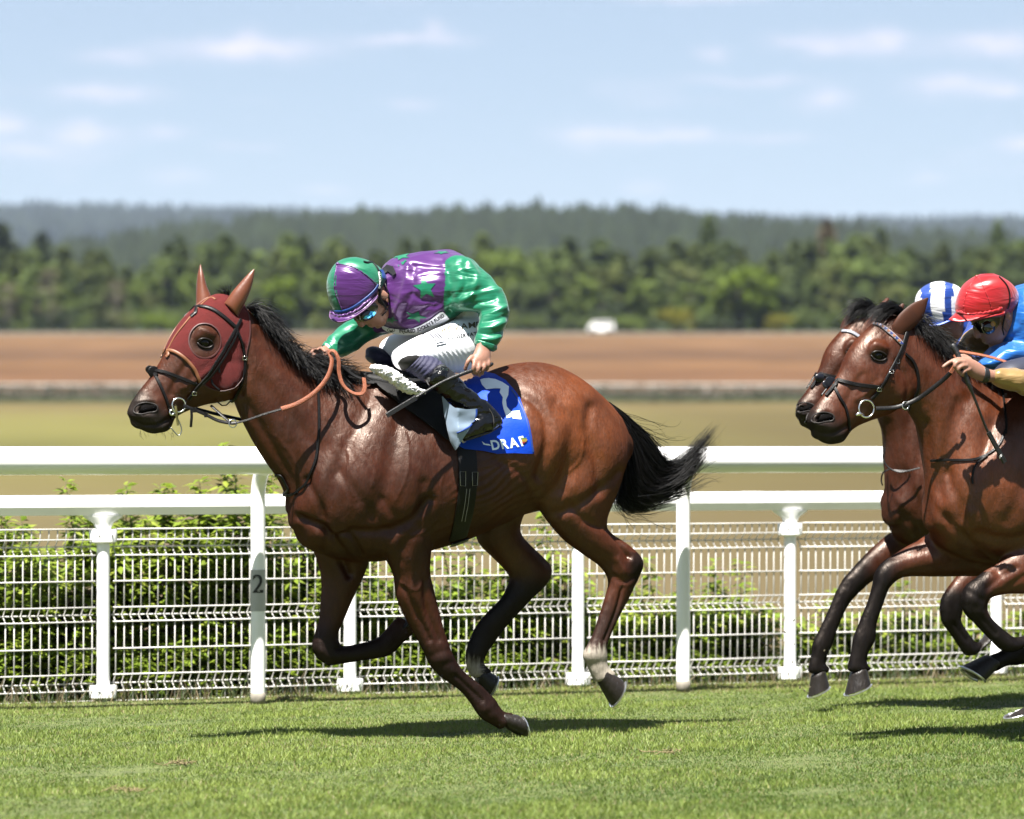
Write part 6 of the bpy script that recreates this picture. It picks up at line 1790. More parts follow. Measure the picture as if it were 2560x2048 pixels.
    # collar and cuffs
    def cuff(rows, nm, mt, par, amp=.12):
        rg = []
        for r in catmull(rows, 3):
            rr = ring(fr, *r, n=28); cc = sum(rr, Vector()) / 28
            rg.append([cc + (p - cc) * (1 + amp * math.sin(k * 7 * 2 * math.pi / 28) * (.5 + .5 * math.sin(len(rg)))) for k, p in enumerate(rr)])
        return MB().rings(rg).build(nm, mt, par, True)
    cuff([(1242, 866, 1189, 850, .35, .036), (1240, 876, 1190, 858, .352, .034), (1234, 880, 1192, 864, .354, .028)], 'cuff', GREEN, jacket, .07)
    cuff([(812, 852, 846, 898, -.145, .04), (805, 862, 836, 902, -.14, .038)], 'cuff', GREEN, jacket, .05)
    # white sponsor band and its lettering
    band = [(956, 812), (975, 819), (1003, 822), (1028, 821), (1050, 812), (1075, 798), (1098, 780), (1106, 779), (1114, 787), (1122, 796), (1106, 806), (1086, 818), (1064, 828), (1039, 834), (1014, 835), (992, 833), (972, 828), (958, 821)]
    bd = patch(jb, fr, band, .0035, .0025, 'chest_band', mat('band_white', (.70, .70, .76), .5, var=.04), jacket, step=5, depth=.12)
    bbv = bvh_of(bd.data); ink = mat('navy_ink', (.012, .012, .05), .5)
    lettering(bbv, fr, 'INJURED JOCKEYS FUND', [(998, 830.5), (1020, 831.5), (1040, 829.5), (1062, 821), (1086, 807), (1112, 791)], 8.2, .0008, ink, jacket, bold=.02, depth=.12, step=2)
    ellp = [(978 + 9.5 * math.cos(a), 825 + 4.6 * math.sin(a)) for a in np.linspace(0, 2 * math.pi, 20)[:-1]]
    pts = [shoot(bbv, x, y, .0015, fr.at(x, y, .1))[0] for x, y in ellp]
    MB().tube(pts, .0012, 5, closed=True).build('badge_ring', ink, jacket, True)
    patch(bbv, fr, [(973, 824), (978, 827), (984, 822), (981, 829), (976, 829)], .0008, .001, 'badge_mark', ink, jacket, step=2)
    # --- breeches
    mb = MB(); loft(mb, fr, [(1130, 735, 1130, 830, 0, .14), (1168, 745, 1160, 870, 0, .155), (1202, 775, 1180, 895, 0, .14)]); loft(mb, fr, thigh); loft(mb, fr, fthigh)
    bm_ = cloth_mesh(mb, .0062, 6, .002, 16, 8, 'breeches')
    # pleats behind the knee
    co = get_co(bm_); no = get_no(bm_); Pp = to_px(co)
    wgt = np.exp(-((Pp[:, 0] - 1125) / 40) ** 2 - ((Pp[:, 1] - 892) / 26) ** 2); set_co(bm_, co + no * (wgt * np.sin((Pp[:, 0] * .8 - Pp[:, 1] * .35) * .62 + 1.6 * np.sin(Pp[:, 1] * .11)) * .0022)[:, None])
    assign(bm_, [BREECH], np.zeros(len(bm_.polygons)))
    breeches = link('breeches', bm_, None, root); pb = bvh_of(bm_)
    grey = mat('logo_grey', (.06, .08, .12), .5); gold = mat('logo_gold', (.24, .19, .07), .5)
    Q = lambda pts: [(940 + a / 7.7, 760 + b / 7.7) for a, b in pts]
    lettering(pb, fr, 'REVAMP', Q([(1270, 560), (1500, 520), (1700, 480), (2040, 440)]), 13.5, .0006, gold, breeches, bold=.012, depth=.25)
    lettering(pb, fr, 'CONSERVATION', Q([(1360, 672), (1600, 655), (1800, 628), (2120, 575)]), 9.0, .0006, mat('logo_black', (.02, .02, .025), .5), breeches, bold=.012, depth=.25)
    for k in range(4):
        x = 1000 + k * 48
        patch(pb, fr, Q([(x, 570 - k * 10), (x + 26, 562 - k * 10), (x + 110, 640 - k * 5), (x + 165, 715 - k * 12), (x + 150, 722 - k * 12), (x + 85, 650 - k * 5)]), .0006, .001, 'logo_bar', ink, breeches, step=4)
    for pts in ([(1160, 750), (1320, 715), (1322, 735), (1165, 770)], [(1155, 798), (1350, 755), (1358, 776), (1162, 824)]):
        patch(pb, fr, Q(pts), .0006, .001, 'logo_bar', grey, breeches, step=4)
    lettering(pb, fr, 'G', Q([(855, 605), (950, 585)]), 8, .0006, ink, breeches, bold=.02, step=2)
    # --- knee patch, sock, boots
    patch(pb, fr, [(996, 908), (1003, 897), (1018, 890), (1040, 888), (1052, 892), (1040, 905), (1026, 926), (1016, 930), (1004, 922)], .0015, .003, 'knee_patch', KNEE, breeches, step=5, depth=.3)
    patch(pb, fr, [(917, 884), (925, 872), (938, 868), (958, 880), (972, 892), (983, 908), (984, 921), (968, 926), (945, 924), (925, 915), (917, 902)], .002, .003, 'knee_patch', mat('navy_patent', (.012, .014, .06), .15, coat=.5), breeches, step=5, depth=-.25)
    mb = MB(); sk = catmull([(1008, 926, 1046, 880, .248, .058), (1026, 934, 1062, 885, .264, .059), (1045, 946, 1088, 894, .284, .059), (1060, 956, 1106, 908, .304, .058), (1075, 962, 1112, 916, .318, .055)], 8)
    rg = [ring(fr, *r[:6], n=24) for r in sk]
    out = []
    for i, r in enumerate(rg):
        c_ = sum(r, Vector()) / 24; out.append([c_ + (p - c_) * (1 + .035 * math.sin(i * 1.6 + .6 * math.sin(k * .5))) for k, p in enumerate(r)])
    mb.rings(out); mb.build('sock', NAVY, root, True)
    for side in (1, -1):
        mb = MB()
        def sidef(rows): return [[r[0], r[1], r[2], r[3], r[4] * side, r[5] * 1.08] for r in rows]
        loft(mb, fr, sidef([(1066, 962, 1112, 912, .338, .056)] + shin[3:])); loft(mb, fr, sidef([(1150, 1022, 1215, 1000, .358, .045), (1180, 1030, 1240, 1030, .362, .042), (1200, 1040, 1250, 1058, .366, .038)])); loft(mb, fr, sidef(foot))
        bo = cloth_mesh(mb, .005, 3, .004, 34, 12, 'boot'); bo.materials.append(PATENT)
        boot = link('boot', bo, None, root)
        if side > 0:
            NEAR_BOOT.append(bo)
            bv = bvh_of(bo)
            strap_part(bv, fr, 'sole', [(1150, 1102), (1175, 1096), (1205, 1086), (1232, 1077), (1252, 1068)], .012, mat('sole', (.02, .018, .017), .6), boot, .004, .001, mirror=False, depth=.37)
            strap_part(bv, fr, 'seam', [(1222, 1022), (1232, 1040), (1234, 1062), (1233, 1074)], .004, mat('seam_thread', (.10, .09, .08), .5), boot, .0015, .001, mirror=False, depth=.37)
    mb = MB(); loft(mb, fr, [(916, 885, 940, 912, -.225, .045), (920, 868, 962, 922, -.235, .064), (946, 868, 992, 930, -.25, .066), (1000, 905, 1030, 955, -.31, .055)]); mb.build('sock', NAVY, root, True)
    mb = MB(); loft(mb, fr, [[r[0], r[1], r[2], r[3], r[4], r[5] * 1.12] for r in fshin[2:]]); mb.build('boot_leg', PATENT, root, True)
    # ribbed boot top
    rg = [ring(fr, *r[:6], n=24) for r in catmull([(1070, 962, 1114, 914, .338, .06), (1088, 976, 1132, 930, .342, .058), (1098, 986, 1143, 942, .344, .056)], 6)]
    out = []
    for i, r in enumerate(rg):
        c_ = sum(r, Vector()) / 24; out.append([c_ + (p - c_) * (1.02 + .02 * (i % 2)) for p in r])
    MB().rings(out).build('boot_top', mat('ribbed_black', (.010, .010, .011), .55), root, True)
    # --- helmet with quartered silk cap
    mb = MB(); hst = [(838, 788, 946, 740, hl, .088), (832, 776, 950, 724, hl, .096), (822, 752, 962, 704, hl, .103), (816, 722, 966, 690, hl, .104), (818, 695, 950, 668, hl, .097), (828, 672, 925, 652, hl, .078), (842, 656, 895, 643, hl, .05), (856, 648, 878, 643, hl, .02)]
    rg = [ring(fr, *r, n=48) for r in catmull(hst, 8)]
    mb.rings(rg); cap = mb.build('cap', GREEN, root, True)
    hm = cap.data; co = get_co(hm)
    c = poly_centers(hm); P = to_px(c); lt = fr.lat(c) - hl
    quarter = in_poly(P, [(843, 655), (851, 661), (875, 665), (896, 675), (921, 693), (944, 714), (952, 735), (900, 800), (850, 800), (853, 773), (845, 748), (837, 722), (838, 691), (840, 668)]) & (lt > -.02)
    quarter |= (lt < -.02) & ~in_poly(P, [(843, 600), (851, 661), (875, 665), (896, 675), (921, 693), (944, 714), (952, 735), (1000, 800), (1000, 600)]) & (P[:, 0] > 843)
    assign(hm, [GREEN, PURPLE], quarter.astype(int))
    hb = bvh_of(hm)
    # gathered seams
    for line in ([(843, 660), (838, 690), (837, 722), (845, 748), (855, 774)], [(848, 661), (875, 665), (896, 675), (921, 693), (943, 713)]):
        pts, nrm = strap(hb, fr, line, .004, .002, .0005, 14)
        rr = random.Random(2)
        MB().tube([p + n * rr.uniform(-.001, .0015) for p, n in zip(pts, nrm)], [.0012 + .0022 * rr.random() for p in pts], 6).build('seam', PURPLE, cap, True)
    bt = MB(); p, n = shoot(hb, 844, 661, .002); a = n.orthogonal().normalized(); blob(bt, p, [a * .009, n.cross(a) * .009, n * .006], 8); bt.build('button', PURPLE, cap, True)
    # visor
    outer = catmull([(826, 777), (824, 791), (832, 801), (851, 805), (877, 797), (908, 777), (939, 749), (944, 738)], 5)
    inner = catmull([(832, 776), (842, 780), (856, 780), (870, 776), (887, 769), (905, 757), (925, 741), (940, 730)], 5)
    vis = MB(); n_ = len(outer); ri, ro = [], []
    for i in range(n_):
        t = i / (n_ - 1); Lc = -.055 + .15 * math.sin(min(t * 1.15, 1) * math.pi / 2) 
        ri.append(fr.at(*inner[i], Lc * .75 + hl)); ro.append(fr.at(*outer[i], Lc + hl))
    up = (Z * .85 - U * .5).normalized() * .004
    vis.rings([ri, ro, [p - up for p in ro], [p - up for p in ri]], closed=True, cap=False); 
    vo = vis.build('visor', PURPLE, cap, True)
    MB().tube(ro, .0022, 6).build('visor_edge', mat('visor_piping', (.35, .16, .42), .4), cap, True)
    strap_part(hb, fr, 'goggle_strap', [(838, 779), (855, 779), (879, 771), (911, 749), (934, 728), (945, 712)], .0125, mat('blue_strap', (.01, .10, .52), .5), cap, .003, .002, mirror=False, depth=.1)
    bs = strap_part(hb, fr, 'harness_strap', [(912, 647), (930, 656), (943, 672), (949, 692), (949, 712), (946, 724)], .010, LEATHER, cap, .003, .002, mirror=False, depth=.1)
    sb = bvh_of(bs.data)
    lettering(sb, fr, 'SHORE', [(944.5, 680), (947.5, 692), (948, 704), (946.5, 722)], 3.6, .0006, mat('white_print', (.7, .7, .7), .5), cap, bold=.01, step=2)
    patch(hb, fr, [(952, 668), (960, 678), (966, 690), (963, 700), (955, 694)], .001, .002, 'rear_panel', MATS['blue_strap'], cap, step=4)
    # gathered cloth on the visor
    rr = random.Random(9); gm = MB()
    P_ = catmull([(828, 783), (845, 790), (862, 788), (882, 781), (905, 766), (928, 747)], 6)
    gm.tube([fr.at(x, y + rr.uniform(-2, 2), hl + .02 + .09 * min(1, i / 10) + rr.uniform(-.004, .004)) for i, (x, y) in enumerate(P_)], [.004 + .003 * rr.random() for _ in P_], 7)
    gm.build('gathered_cloth', PURPLE, cap, True)
    # goggles
    gg = patch(bb, fr, [(884, 791), (900, 779), (918, 768), (936, 757), (943, 764), (940, 782), (930, 793), (914, 798), (898, 801), (888, 799)], .004, .006, 'goggles', mat('goggle_frame', (.008, .010, .02), .25, coat=.4), root, step=4, depth=.09, puff=.004)
    gb = bvh_of(gg.data)
    patch(gb, fr, [(908, 797), (913, 790), (922, 787), (926, 778), (936, 778), (939, 782), (934, 790), (922, 795)], .0005, .0015, 'lens', mat('mirror_lens', (.02, .36, .75), .08, metal=.6, coat=1.0), root, step=3, depth=.09)
    # chin strap, hair net
    MB().tube([fr.at(x, y, hl + .078) for x, y in ((948, 718), (950, 735), (952, 750), (962, 765), (966, 775))], .005, 8).build('chin_strap', LEATHER, root, True)
    patch(bb, fr, [(943, 742), (955, 746), (966, 756), (968, 766), (956, 765), (945, 757)], .002, .006, 'chin_cup', LEATHER, root, step=4, depth=.09)
    MB().tube([fr.at(x, y, hl + .065) for x, y in ((962, 708), (972, 735), (974, 760), (966, 778), (955, 790))], .003, 6).build('chin_strap', LEATHER, root, True)
    patch(bb, fr, [(962, 697), (975, 690), (988, 693), (990, 715), (986, 745), (978, 765), (971, 760), (969, 735), (965, 715)], .001, .004, 'neck_gaiter', mat('brown_net', (.03, .02, .018), .7, bump=.6, bscale=150), root, step=4, wrinkle=.001, wscale=150)
    col = patch(jb, fr, [(958, 676), (970, 664), (985, 668), (992, 685), (985, 690), (972, 680), (962, 688)], .004, .004, 'collar', mat('collar_black', (.012, .010, .014), .5), jacket, step=4, depth=.1)
    # --- whip
    wp = thing('whip', 'black riding whip held low across the saddle by the starred jockey', 'whip', (fr.at(1100, 958, .39)))
    WL = [(1232, 909, .38), (1205, 921, .388), (1178, 927, .392), (1140, 941, .40), (1103, 957, .405), (1051, 987, .41), (1010, 1012, .415)]
    P = catmull(WL, 5); n = len(P)
    MB().tube([fr.at(*p) for p in P], [float(np.interp(i / (n - 1), [0, .04, .3, .55, .6, 1], [.006, .0095, .009, .0085, .006, .006])) for i in range(n)], 10).build('shaft', mat('whip_black', (.014, .014, .015), .45, var=.2, bump=.3, bscale=200), wp, True)
    air_strap(fr, 'flap', [(1040, 994, .412), (1012, 1011, .415), (985, 1027, .417), (966, 1039, .418)], .021, .008, MATS['whip_black'], wp, nrm=fr.V)
    for t in np.linspace(.30, .62, 22):
        x, y, l = P[int(t * (n - 1))]
        MB().box(fr.at(x, y, l + .0088), .003, .002, .003).build('grip_stud', mat('stud', (.35, .35, .35), .5), wp) if False else None
    return root
# ------------------------------------------------------------------ the two horses and riders behind
H2 = Frame(2300, 15.60); H3 = Frame(2200, 17.35)
TR1 = [(735, 1205, 742, 1325, 0, .10), (775, 1085, 768, 1368, 0, .185), (835, 985, 845, 1398, 0, .235, -.12), (905, 952, 935, 1405, 0, .262, -.2), (985, 953, 1020, 1392, 0, .285, -.2),
       (1070, 962, 1095, 1372, 0, .305, -.12), (1150, 958, 1165, 1350, 0, .315, -.06), (1220, 930, 1235, 1318, 0, .315, -.03), (1290, 908, 1300, 1290, 0, .305, .0), (1360, 907, 1370, 1275, 0, .285, .0),
       (1420, 930, 1430, 1280, 0, .265), (1480, 975, 1480, 1260, 0, .235), (1525, 1025, 1520, 1215, 0, .19), (1553, 1075, 1548, 1165, 0, .12)]
HEAD2 = [(2278, 805, 2255, 955, 0, .064), (2246, 790, 2262, 990, 0, .078), (2214, 790, 2250, 1018, 0, .086), (2178, 812, 2225, 1036, 0, .088), (2144, 846, 2195, 1047, 0, .086, .12), (2118, 884, 2165, 1058, 0, .074, .1), (2100, 926, 2142, 1068, 0, .060),
         (2076, 965, 2126, 1080, 0, .053), (2048, 1000, 2116, 1095, 0, .053), (2024, 1030, 2104, 1108, 0, .056), (2018, 1052, 2070, 1112, 0, .046), (2028, 1075, 2048, 1100, 0, .03)]

def dark_horse(fr, lofts, sgn_blobs, grooves, bulges, colour, voxel):
    mb = MB()
    for st in lofts: loft(mb, fr, st, n=26)
    for (x, y, L, a, b, c) in sgn_blobs:
        for s in (1, -1): blob(mb, fr.at(x, y, L * s), [fr.U * a, fr.V * b, Vector((0, 0, c))])
    me = fuse(mb, voxel, 'body')
    co = get_co(me); z = co[:, 2]; P = to_px(co)
    body = sstep(.66, .88, z) * sstep(2230, 2330, P[:, 0])
    laplace(me, 12, .5, .25 + .75 * body); laplace(me, 8, .5, body)
    relief(me, fr, grooves, bulges); skin_lumps(me, 5); laplace(me, 2, .4)
    set_col(me, colour(get_co(me))); me.polygons.foreach_set('use_smooth', np.ones(len(me.polygons), dtype=bool))
    return me

def ear_part(fr, st, parent, material, inner=None):
    rg = [ring(fr, *r, n=16) for r in catmull(st, 5)]
    o = MB().rings(rg).build('ear', material, parent, True, 70)
    return o

def head_map(e2, k, e1=(513, 858)):
    return lambda p: (e2[0] + k * (p[0] - e1[0]), e2[1] + k * (p[1] - e1[1]))

HEAD_GROOVES = [([(470, 905), (440, 950), (425, 985)], 8, -.006), ([(520, 925), (490, 950), (455, 972)], 6, .006), ([(322, 1042), (352, 1062), (395, 1062), (432, 1042)], 4.5, -.010), ([(560, 870), (588, 930), (585, 985), (545, 1000)], 7, -.008), ([(500, 822), (535, 836)], 6, .006),
                ([(455, 955), (478, 985), (502, 985)], 3, .003), ([(540, 800), (520, 780)], 10, -.006)]
HEAD_BULGES = [(512, 858, 26, 18, 0, -.010), (362, 1021, 22, 13, -4, -.028), (360, 1004, 30, 7, -3, .008), (392, 1020, 8, 15, 0, .008), (358, 1040, 26, 6, 5, .006), (545, 930, 34, 40, 0, .008)]
BODY_GROOVES = [([(930, 985), (885, 1080), (838, 1180), (800, 1290)], 22, -.014), ([(1010, 1010), (985, 1110), (960, 1220), (925, 1300)], 20, -.010), ([(850, 1330), (930, 1345), (1000, 1320), (1050, 1270)], 16, -.014), ([(735, 1260), (790, 1320), (850, 1370), (900, 1420)], 13, -.016), ([(770, 1180), (810, 1280), (815, 1370)], 14, -.010), ([(800, 1000), (770, 1100), (760, 1200)], 16, -.010)]

def shift(lines, f): return [([f(p) for p in ln], w, d) for ln, w, d in lines]

def rider_cap(fr, stations, mats, pick, root, vis_out, vis_in, L0, vmat, Lspan=.15):
    rg = [ring(fr, *r, n=44) for r in catmull(stations, 7)]
    cap = MB().rings(rg).build('cap', mats[0], root, True)
    c = poly_centers(cap.data); assign(cap.data, mats, pick(to_px(c)))
    o, i_ = catmull(vis_out, 5), catmull(vis_in, 5); n = len(o); ro, ri = [], []
    for k in range(n):
        t = k / (n - 1); Lc = -.055 + Lspan * math.sin(min(t * 1.15, 1) * math.pi / 2)
        ri.append(fr.at(*i_[min(k, len(i_) - 1)], Lc * .75 + L0)); ro.append(fr.at(*o[k], Lc + L0))
    up = Vector((0, 0, .004))
    MB().rings([ri, ro, [p - up for p in ro], [p - up for p in ri]], closed=True, cap=False).build('visor', vmat, cap, True)
    return cap

def build_second_pair():
    # ================= horse two
    fr = H2
    base = fr.at(2500, 1858, 0)
    root = thing('horse', 'bay racehorse with patterned browband at right, front leg stretched forward in the air', 'horse', (base.x, base.y, 0))
    f1 = lambda p: (p[0] + 1596, p[1] + 6)
    trunk = [[r[0] + 1596, r[1] + 6, r[2] + 1596, r[3] + 6] + list(r[4:]) for r in TR1]
    neck = [(2536, 968, 2356, 1338, 0, .19), (2472, 952, 2322, 1262, 0, .158), (2420, 925, 2314, 1182, 0, .13), (2378, 890, 2304, 1112, 0, .108), (2340, 858, 2286, 1052, 0, .096), (2302, 824, 2262, 1012, 0, .088), (2276, 806, 2244, 965, 0, .08)]
    ext = [(2430, 1240, 2540, 1400, -.12, .10), (2375, 1285, 2470, 1438, -.12, .10), (2325, 1328, 2405, 1443, -.12, .082), (2289, 1354, 2335, 1442, -.12, .066), (2248, 1378, 2284, 1442, -.12, .053), (2212, 1400, 2254, 1446, -.12, .046), (2188, 1428, 2238, 1456, -.12, .043), (2181, 1456, 2226, 1468, -.12, .041)]
    extc = [(2190, 1430, 2236, 1452, -.12, .042), (2181, 1460, 2224, 1468, -.12, .038), (2169, 1502, 2208, 1512, -.12, .031), (2151, 1548, 2192, 1560, -.12, .029), (2134, 1590, 2189, 1600, -.12, .034), (2129, 1622, 2172, 1630, -.12, .031), (2122, 1650, 2167, 1656, -.12, .031), (2116, 1674, 2178, 1672, -.12, .036)]
    fold = [(2530, 1270, 2650, 1430, .13, .10), (2560, 1340, 2620, 1482, .14, .08), (2535, 1374, 2570, 1485, .14, .062), (2490, 1408, 2518, 1486, .14, .05), (2448, 1438, 2484, 1494, .14, .045), (2414, 1464, 2472, 1502, .14, .043), (2402, 1500, 2466, 1522, .14, .042)]
    foldc = [(2404, 1490, 2468, 1508, .14, .042), (2408, 1530, 2470, 1530, .14, .038), (2436, 1560, 2484, 1550, .14, .031), (2474, 1600, 2516, 1578, .14, .029), (2502, 1626, 2536, 1592, .14, .033), (2530, 1632, 2556, 1590, .14, .032), (2552, 1622, 2574, 1586, .14, .034)]
    hind = [(2950, 1130, 3150, 1130, -.12, .13), (2900, 1250, 3060, 1260, -.14, .11), (2830, 1340, 2960, 1380, -.14, .08), (2760, 1430, 2860, 1480, -.14, .058), (2700, 1510, 2780, 1560, -.14, .046)]
    hindc = [(2715, 1500, 2775, 1560, -.14, .044), (2650, 1545, 2690, 1610, -.14, .033), (2590, 1580, 2615, 1635, -.14, .03), (2535, 1600, 2555, 1662, -.14, .034), (2505, 1625, 2520, 1665, -.14, .032), (2478, 1636, 2488, 1680, -.14, .036)]
    hind2 = [(2960, 1130, 3160, 1130, .12, .13), (2930, 1270, 3090, 1280, .14, .11), (2880, 1380, 3010, 1410, .15, .08), (2830, 1480, 2930, 1520, .15, .058), (2800, 1560, 2880, 1600, .15, .046)]
    hind2c = [(2800, 1560, 2870, 1600, .15, .044), (2730, 1625, 2775, 1680, .15, .033), (2660, 1680, 2690, 1735, .15, .03), (2610, 1715, 2630, 1770, .15, .034), (2580, 1735, 2600, 1785, .15, .034)]
    hm = head_map((2197, 891), .94)
    gro = shift(HEAD_GROOVES, hm) + shift(BODY_GROOVES, f1)
    bul = [hm((b[0], b[1])) + b[2:] for b in HEAD_BULGES]
    gro += [([(2310, 1060), (2318, 1120), (2340, 1200), (2360, 1290)], 14, -.012), ([(2350, 900), (2400, 960), (2450, 1010)], 16, -.007), ([(2420, 1000), (2390, 1080), (2370, 1180)], 18, -.010), ([(2480, 1060), (2450, 1160), (2430, 1260)], 18, -.010), ([(2225, 1400), (2290, 1395), (2350, 1380)], 8, -.007), ([(2520, 1470), (2560, 1440)], 7, -.006), ([(2206, 1475), (2190, 1540), (2176, 1590)], 4.5, -.009), ([(2190, 1448), (2225, 1458)], 6, -.007), ([(2195, 1425), (2232, 1440)], 6, -.005), ([(2140, 1612), (2175, 1618)], 6, -.006), ([(2455, 1545), (2490, 1585)], 5, -.008), ([(2420, 1478), (2455, 1500)], 6, -.006), ([(2540, 1420), (2500, 1445), (2470, 1470)], 8, -.008)]
    bul += [(2345, 1275, 30, 40, 0, .014), (2360, 1400, 40, 30, 0, .008), (2440, 1180, 40, 80, 10, .010), (2208, 1440, 18, 12, 0, .008), (2435, 1490, 22, 22, 0, .008), (2160, 1600, 18, 16, 0, .006)]
    def colour(co):
        P = to_px(co); PN = fr.near_px(co); lat = fr.lat(co); n = len(co)
        col = np.tile(BAY * 1.05, (n, 1)); col = blend(col, BAYD, .4 * sstep(0, 1, .5 + vnoise(co, 3.5, 12, 3)))
        col = blend(col, BAYL, .5 * np.exp(-((P[:, 0] - 2440) / 90) ** 2 - ((P[:, 1] - 1200) / 130) ** 2))
        col = blend(col, MUZ, np.clip(sstep(0, 60, (P[:, 1] - 1000) * .8 - (P[:, 0] - 2075) * .55) * (P[:, 0] < 2190) * (P[:, 1] < 1130), 0, 1))
        e = hm((513, 860)); col = blend(col, MUZ * .6, np.clip(np.exp(-((PN[:, 0] - e[0]) / 24) ** 2 - ((PN[:, 1] - e[1]) / 15) ** 2) * 1.2, 0, .95) * (P[:, 0] < 2260))
        e = hm((362, 1021)); col = blend(col, np.array([.008, .005, .004]), np.clip(np.exp(-((PN[:, 0] - e[0]) / 23) ** 2 - ((PN[:, 1] - e[1]) / 13) ** 2) * 2.2 - .6, 0, 1) * (P[:, 0] < 2150))
        lo = (lat < 0) & (P[:, 1] > 1380) & (P[:, 0] < 2500)
        col = blend(col, BAYL * 1.15, .8 * lo * (1 - sstep(2240, 2280, 2260 - P[:, 0] + 2260 - 2260)) * 0)
        d1 = sstep(2275, 2215, P[:, 0]) * (P[:, 1] > 1370); col = blend(col, BLK * 1.7, np.clip(d1, 0, 1))
        d2 = (lat > 0) * (P[:, 1] > 1430) * sstep(2500, 2455, P[:, 0]); col = blend(col, BLK * 1.7, np.clip(d2, 0, 1)); col = blend(col, BLK * 1.6, sstep(1525, 1550, P[:, 1]) * (P[:, 0] > 2300))
        return col
    me = dark_horse(fr, [trunk, neck, HEAD2, ext, extc, fold, foldc, hind, hindc, hind2, hind2c], [hm((512, 846)) + (.072, .05, .024, .05), hm((572, 935)) + (.056, .07, .032, .085), hm((362, 1028)) + (.038, .045, .022, .035)], gro, bul, colour, .0075)
    body = link('body', me, COAT, root); bvh = bvh_of(me)
    eye_part(fr, 2197, 890, .1, root, bvh, .022)
    nostril(fr, bvh, root, [hm(p) for p in [(334, 1030), (342, 1014), (362, 1007), (384, 1010), (394, 1018), (390, 1029), (372, 1032), (352, 1036)]], .05)
    U, V, Z = fr.U, fr.V, Vector((0, 0, 1))
    earm = mat('ear_coat', (.12, .034, .012), .6, var=.3, scale=20, spec=.25)
    ear_part(fr, [(2228, 832, 2268, 838, .05, .020), (2232, 810, 2276, 828, .06, .016), (2250, 784, 2294, 810, .07, .012), (2282, 758, 2310, 786, .078, .008), (2318, 744, 2321, 747, .085, .003)], root, earm)
    ear_part(fr, [(2166, 812, 2200, 806, -.05, .03), (2178, 790, 2205, 792, -.06, .03), (2195, 765, 2215, 770, -.07, .022), (2216, 744, 2224, 746, -.08, .005)], root, earm)
    hoof(fr, 'hoof', root, fr.at(2147, 1678, -.12), fr.at(2152, 1716, -.12), (-U * .92 - Z * .44), .041, .060)
    hoof(fr, 'hoof', root, fr.at(2562, 1604, .14), fr.at(2592, 1588, .14), (U * .4 + Z * .9), .040, .056)
    hoof(fr, 'hoof', root, fr.at(2480, 1655, -.14), fr.at(2440, 1690, -.14), (-U * .80 + Z * .5), .044, .062)
    hoof(fr, 'hoof', root, fr.at(2592, 1760, .15), fr.at(2555, 1782, .15), (-U * .9 - Z * .3), .042, .060)
    # mane and forelock
    crest = [(2278, 808), (2300, 824), (2322, 843), (2345, 862), (2370, 882), (2400, 905), (2440, 930), (2480, 948)]
    M1 = [np.array([fr.at(x, y + 6, 0), fr.at(x + 4, y - 16, .01), fr.at(x + 22, y - 8, .035), fr.at(x + 40, y + 16, .07)]) for x, y in crest]
    M2 = [np.array([fr.at(x, y + 4, 0), fr.at(x + 12, y + 2, .04), fr.at(x + 22, y + 18, .075), fr.at(x + 30, y + 32, .10)]) for x, y in crest]
    co, f = strands(M1, 1100, 31, .0014, .7, .008, 9, lenvar=.4); co2, f2 = strands(M2, 800, 32, .0014, .5, .006, 8, lenvar=.4)
    FL = [np.array([fr.at(2262, 790, l), fr.at(2235, 772, l), fr.at(2205, 778, l + .01), fr.at(2178, 808, l + .015)]) for l in (-.04, -.02, 0, .02, .035)]
    co3, f3 = strands(FL, 500, 33, .0013, .6, .006, 10, lenvar=.4)
    link('mane', mesh_np('mane', np.vstack([co, co2, co3]), np.vstack([f, f2 + len(co), f3 + len(co) + len(co2)])), HAIR, root)
    # bridle
    br = thing('bridle', 'black bridle with blue, white and orange patterned browband at right', 'bridle', fr.at(2180, 950, .07))
    bbd = strap_part(bvh, fr, 'browband', [(2186, 810), (2203, 815), (2231, 837), (2258, 864)], .018, mat('browband_white', (.52, .50, .54), .4), br, .005, .003, mirror=False)
    bbb = bvh_of(bbd.data)
    bl_, og_ = mat('browband_blue', (.05, .08, .35), .4), mat('browband_orange', (.6, .22, .10), .4)
    Lb = catmull([(2188, 811), (2203, 815), (2231, 837), (2256, 862)], 4)
    for i in range(len(Lb) - 1):
        a, b = Lb[i], Lb[i + 1]; t = (b - a) / np.linalg.norm(b - a); nn = np.array([t[1], -t[0]]) * 4.2
        patch(bbb, fr, [tuple(a + nn), tuple(b + nn), tuple((a + b) / 2 - nn)], .0006, .001, 'browband_triangle', bl_ if i % 2 else og_, br, step=6, depth=.09)
    strap_part(bvh, fr, 'cheek_strap', [(2268, 826), (2262, 845), (2252, 876), (2224, 931), (2200, 973), (2178, 998)], .016, LEATHER, br, .005, .004)
    strap_part(bvh, fr, 'throat_latch', [(2262, 885), (2285, 908), (2296, 950), (2288, 994), (2265, 1022)], .013, LEATHER, br, .005, .004)
    strap_part(bvh, fr, 'noseband', [(2052, 962), (2075, 945), (2099, 952), (2125, 958), (2151, 963), (2197, 968)], .017, LEATHER, br, .006, .003)
    strap_part(bvh, fr, 'lower_noseband', [(2084, 962), (2099, 994), (2113, 1018), (2121, 1050), (2123, 1076)], .012, LEATHER, br, .005, .003)
    for (x, y, r, L) in ((2082, 958, .030, .045), (2052, 950, .028, -.03)):
        kn = MB(); p, n = shoot(bvh, x, y, .006, fr.at(x, y, L)); blob(kn, p, [(U * .8 - Z * .3).normalized() * r, n * r * .5, (Z * .9 + U * .3).normalized() * r * .7], 9); kn.build('noseband_pad', mat('navy_leather', (.018, .020, .032), .3), br, True)
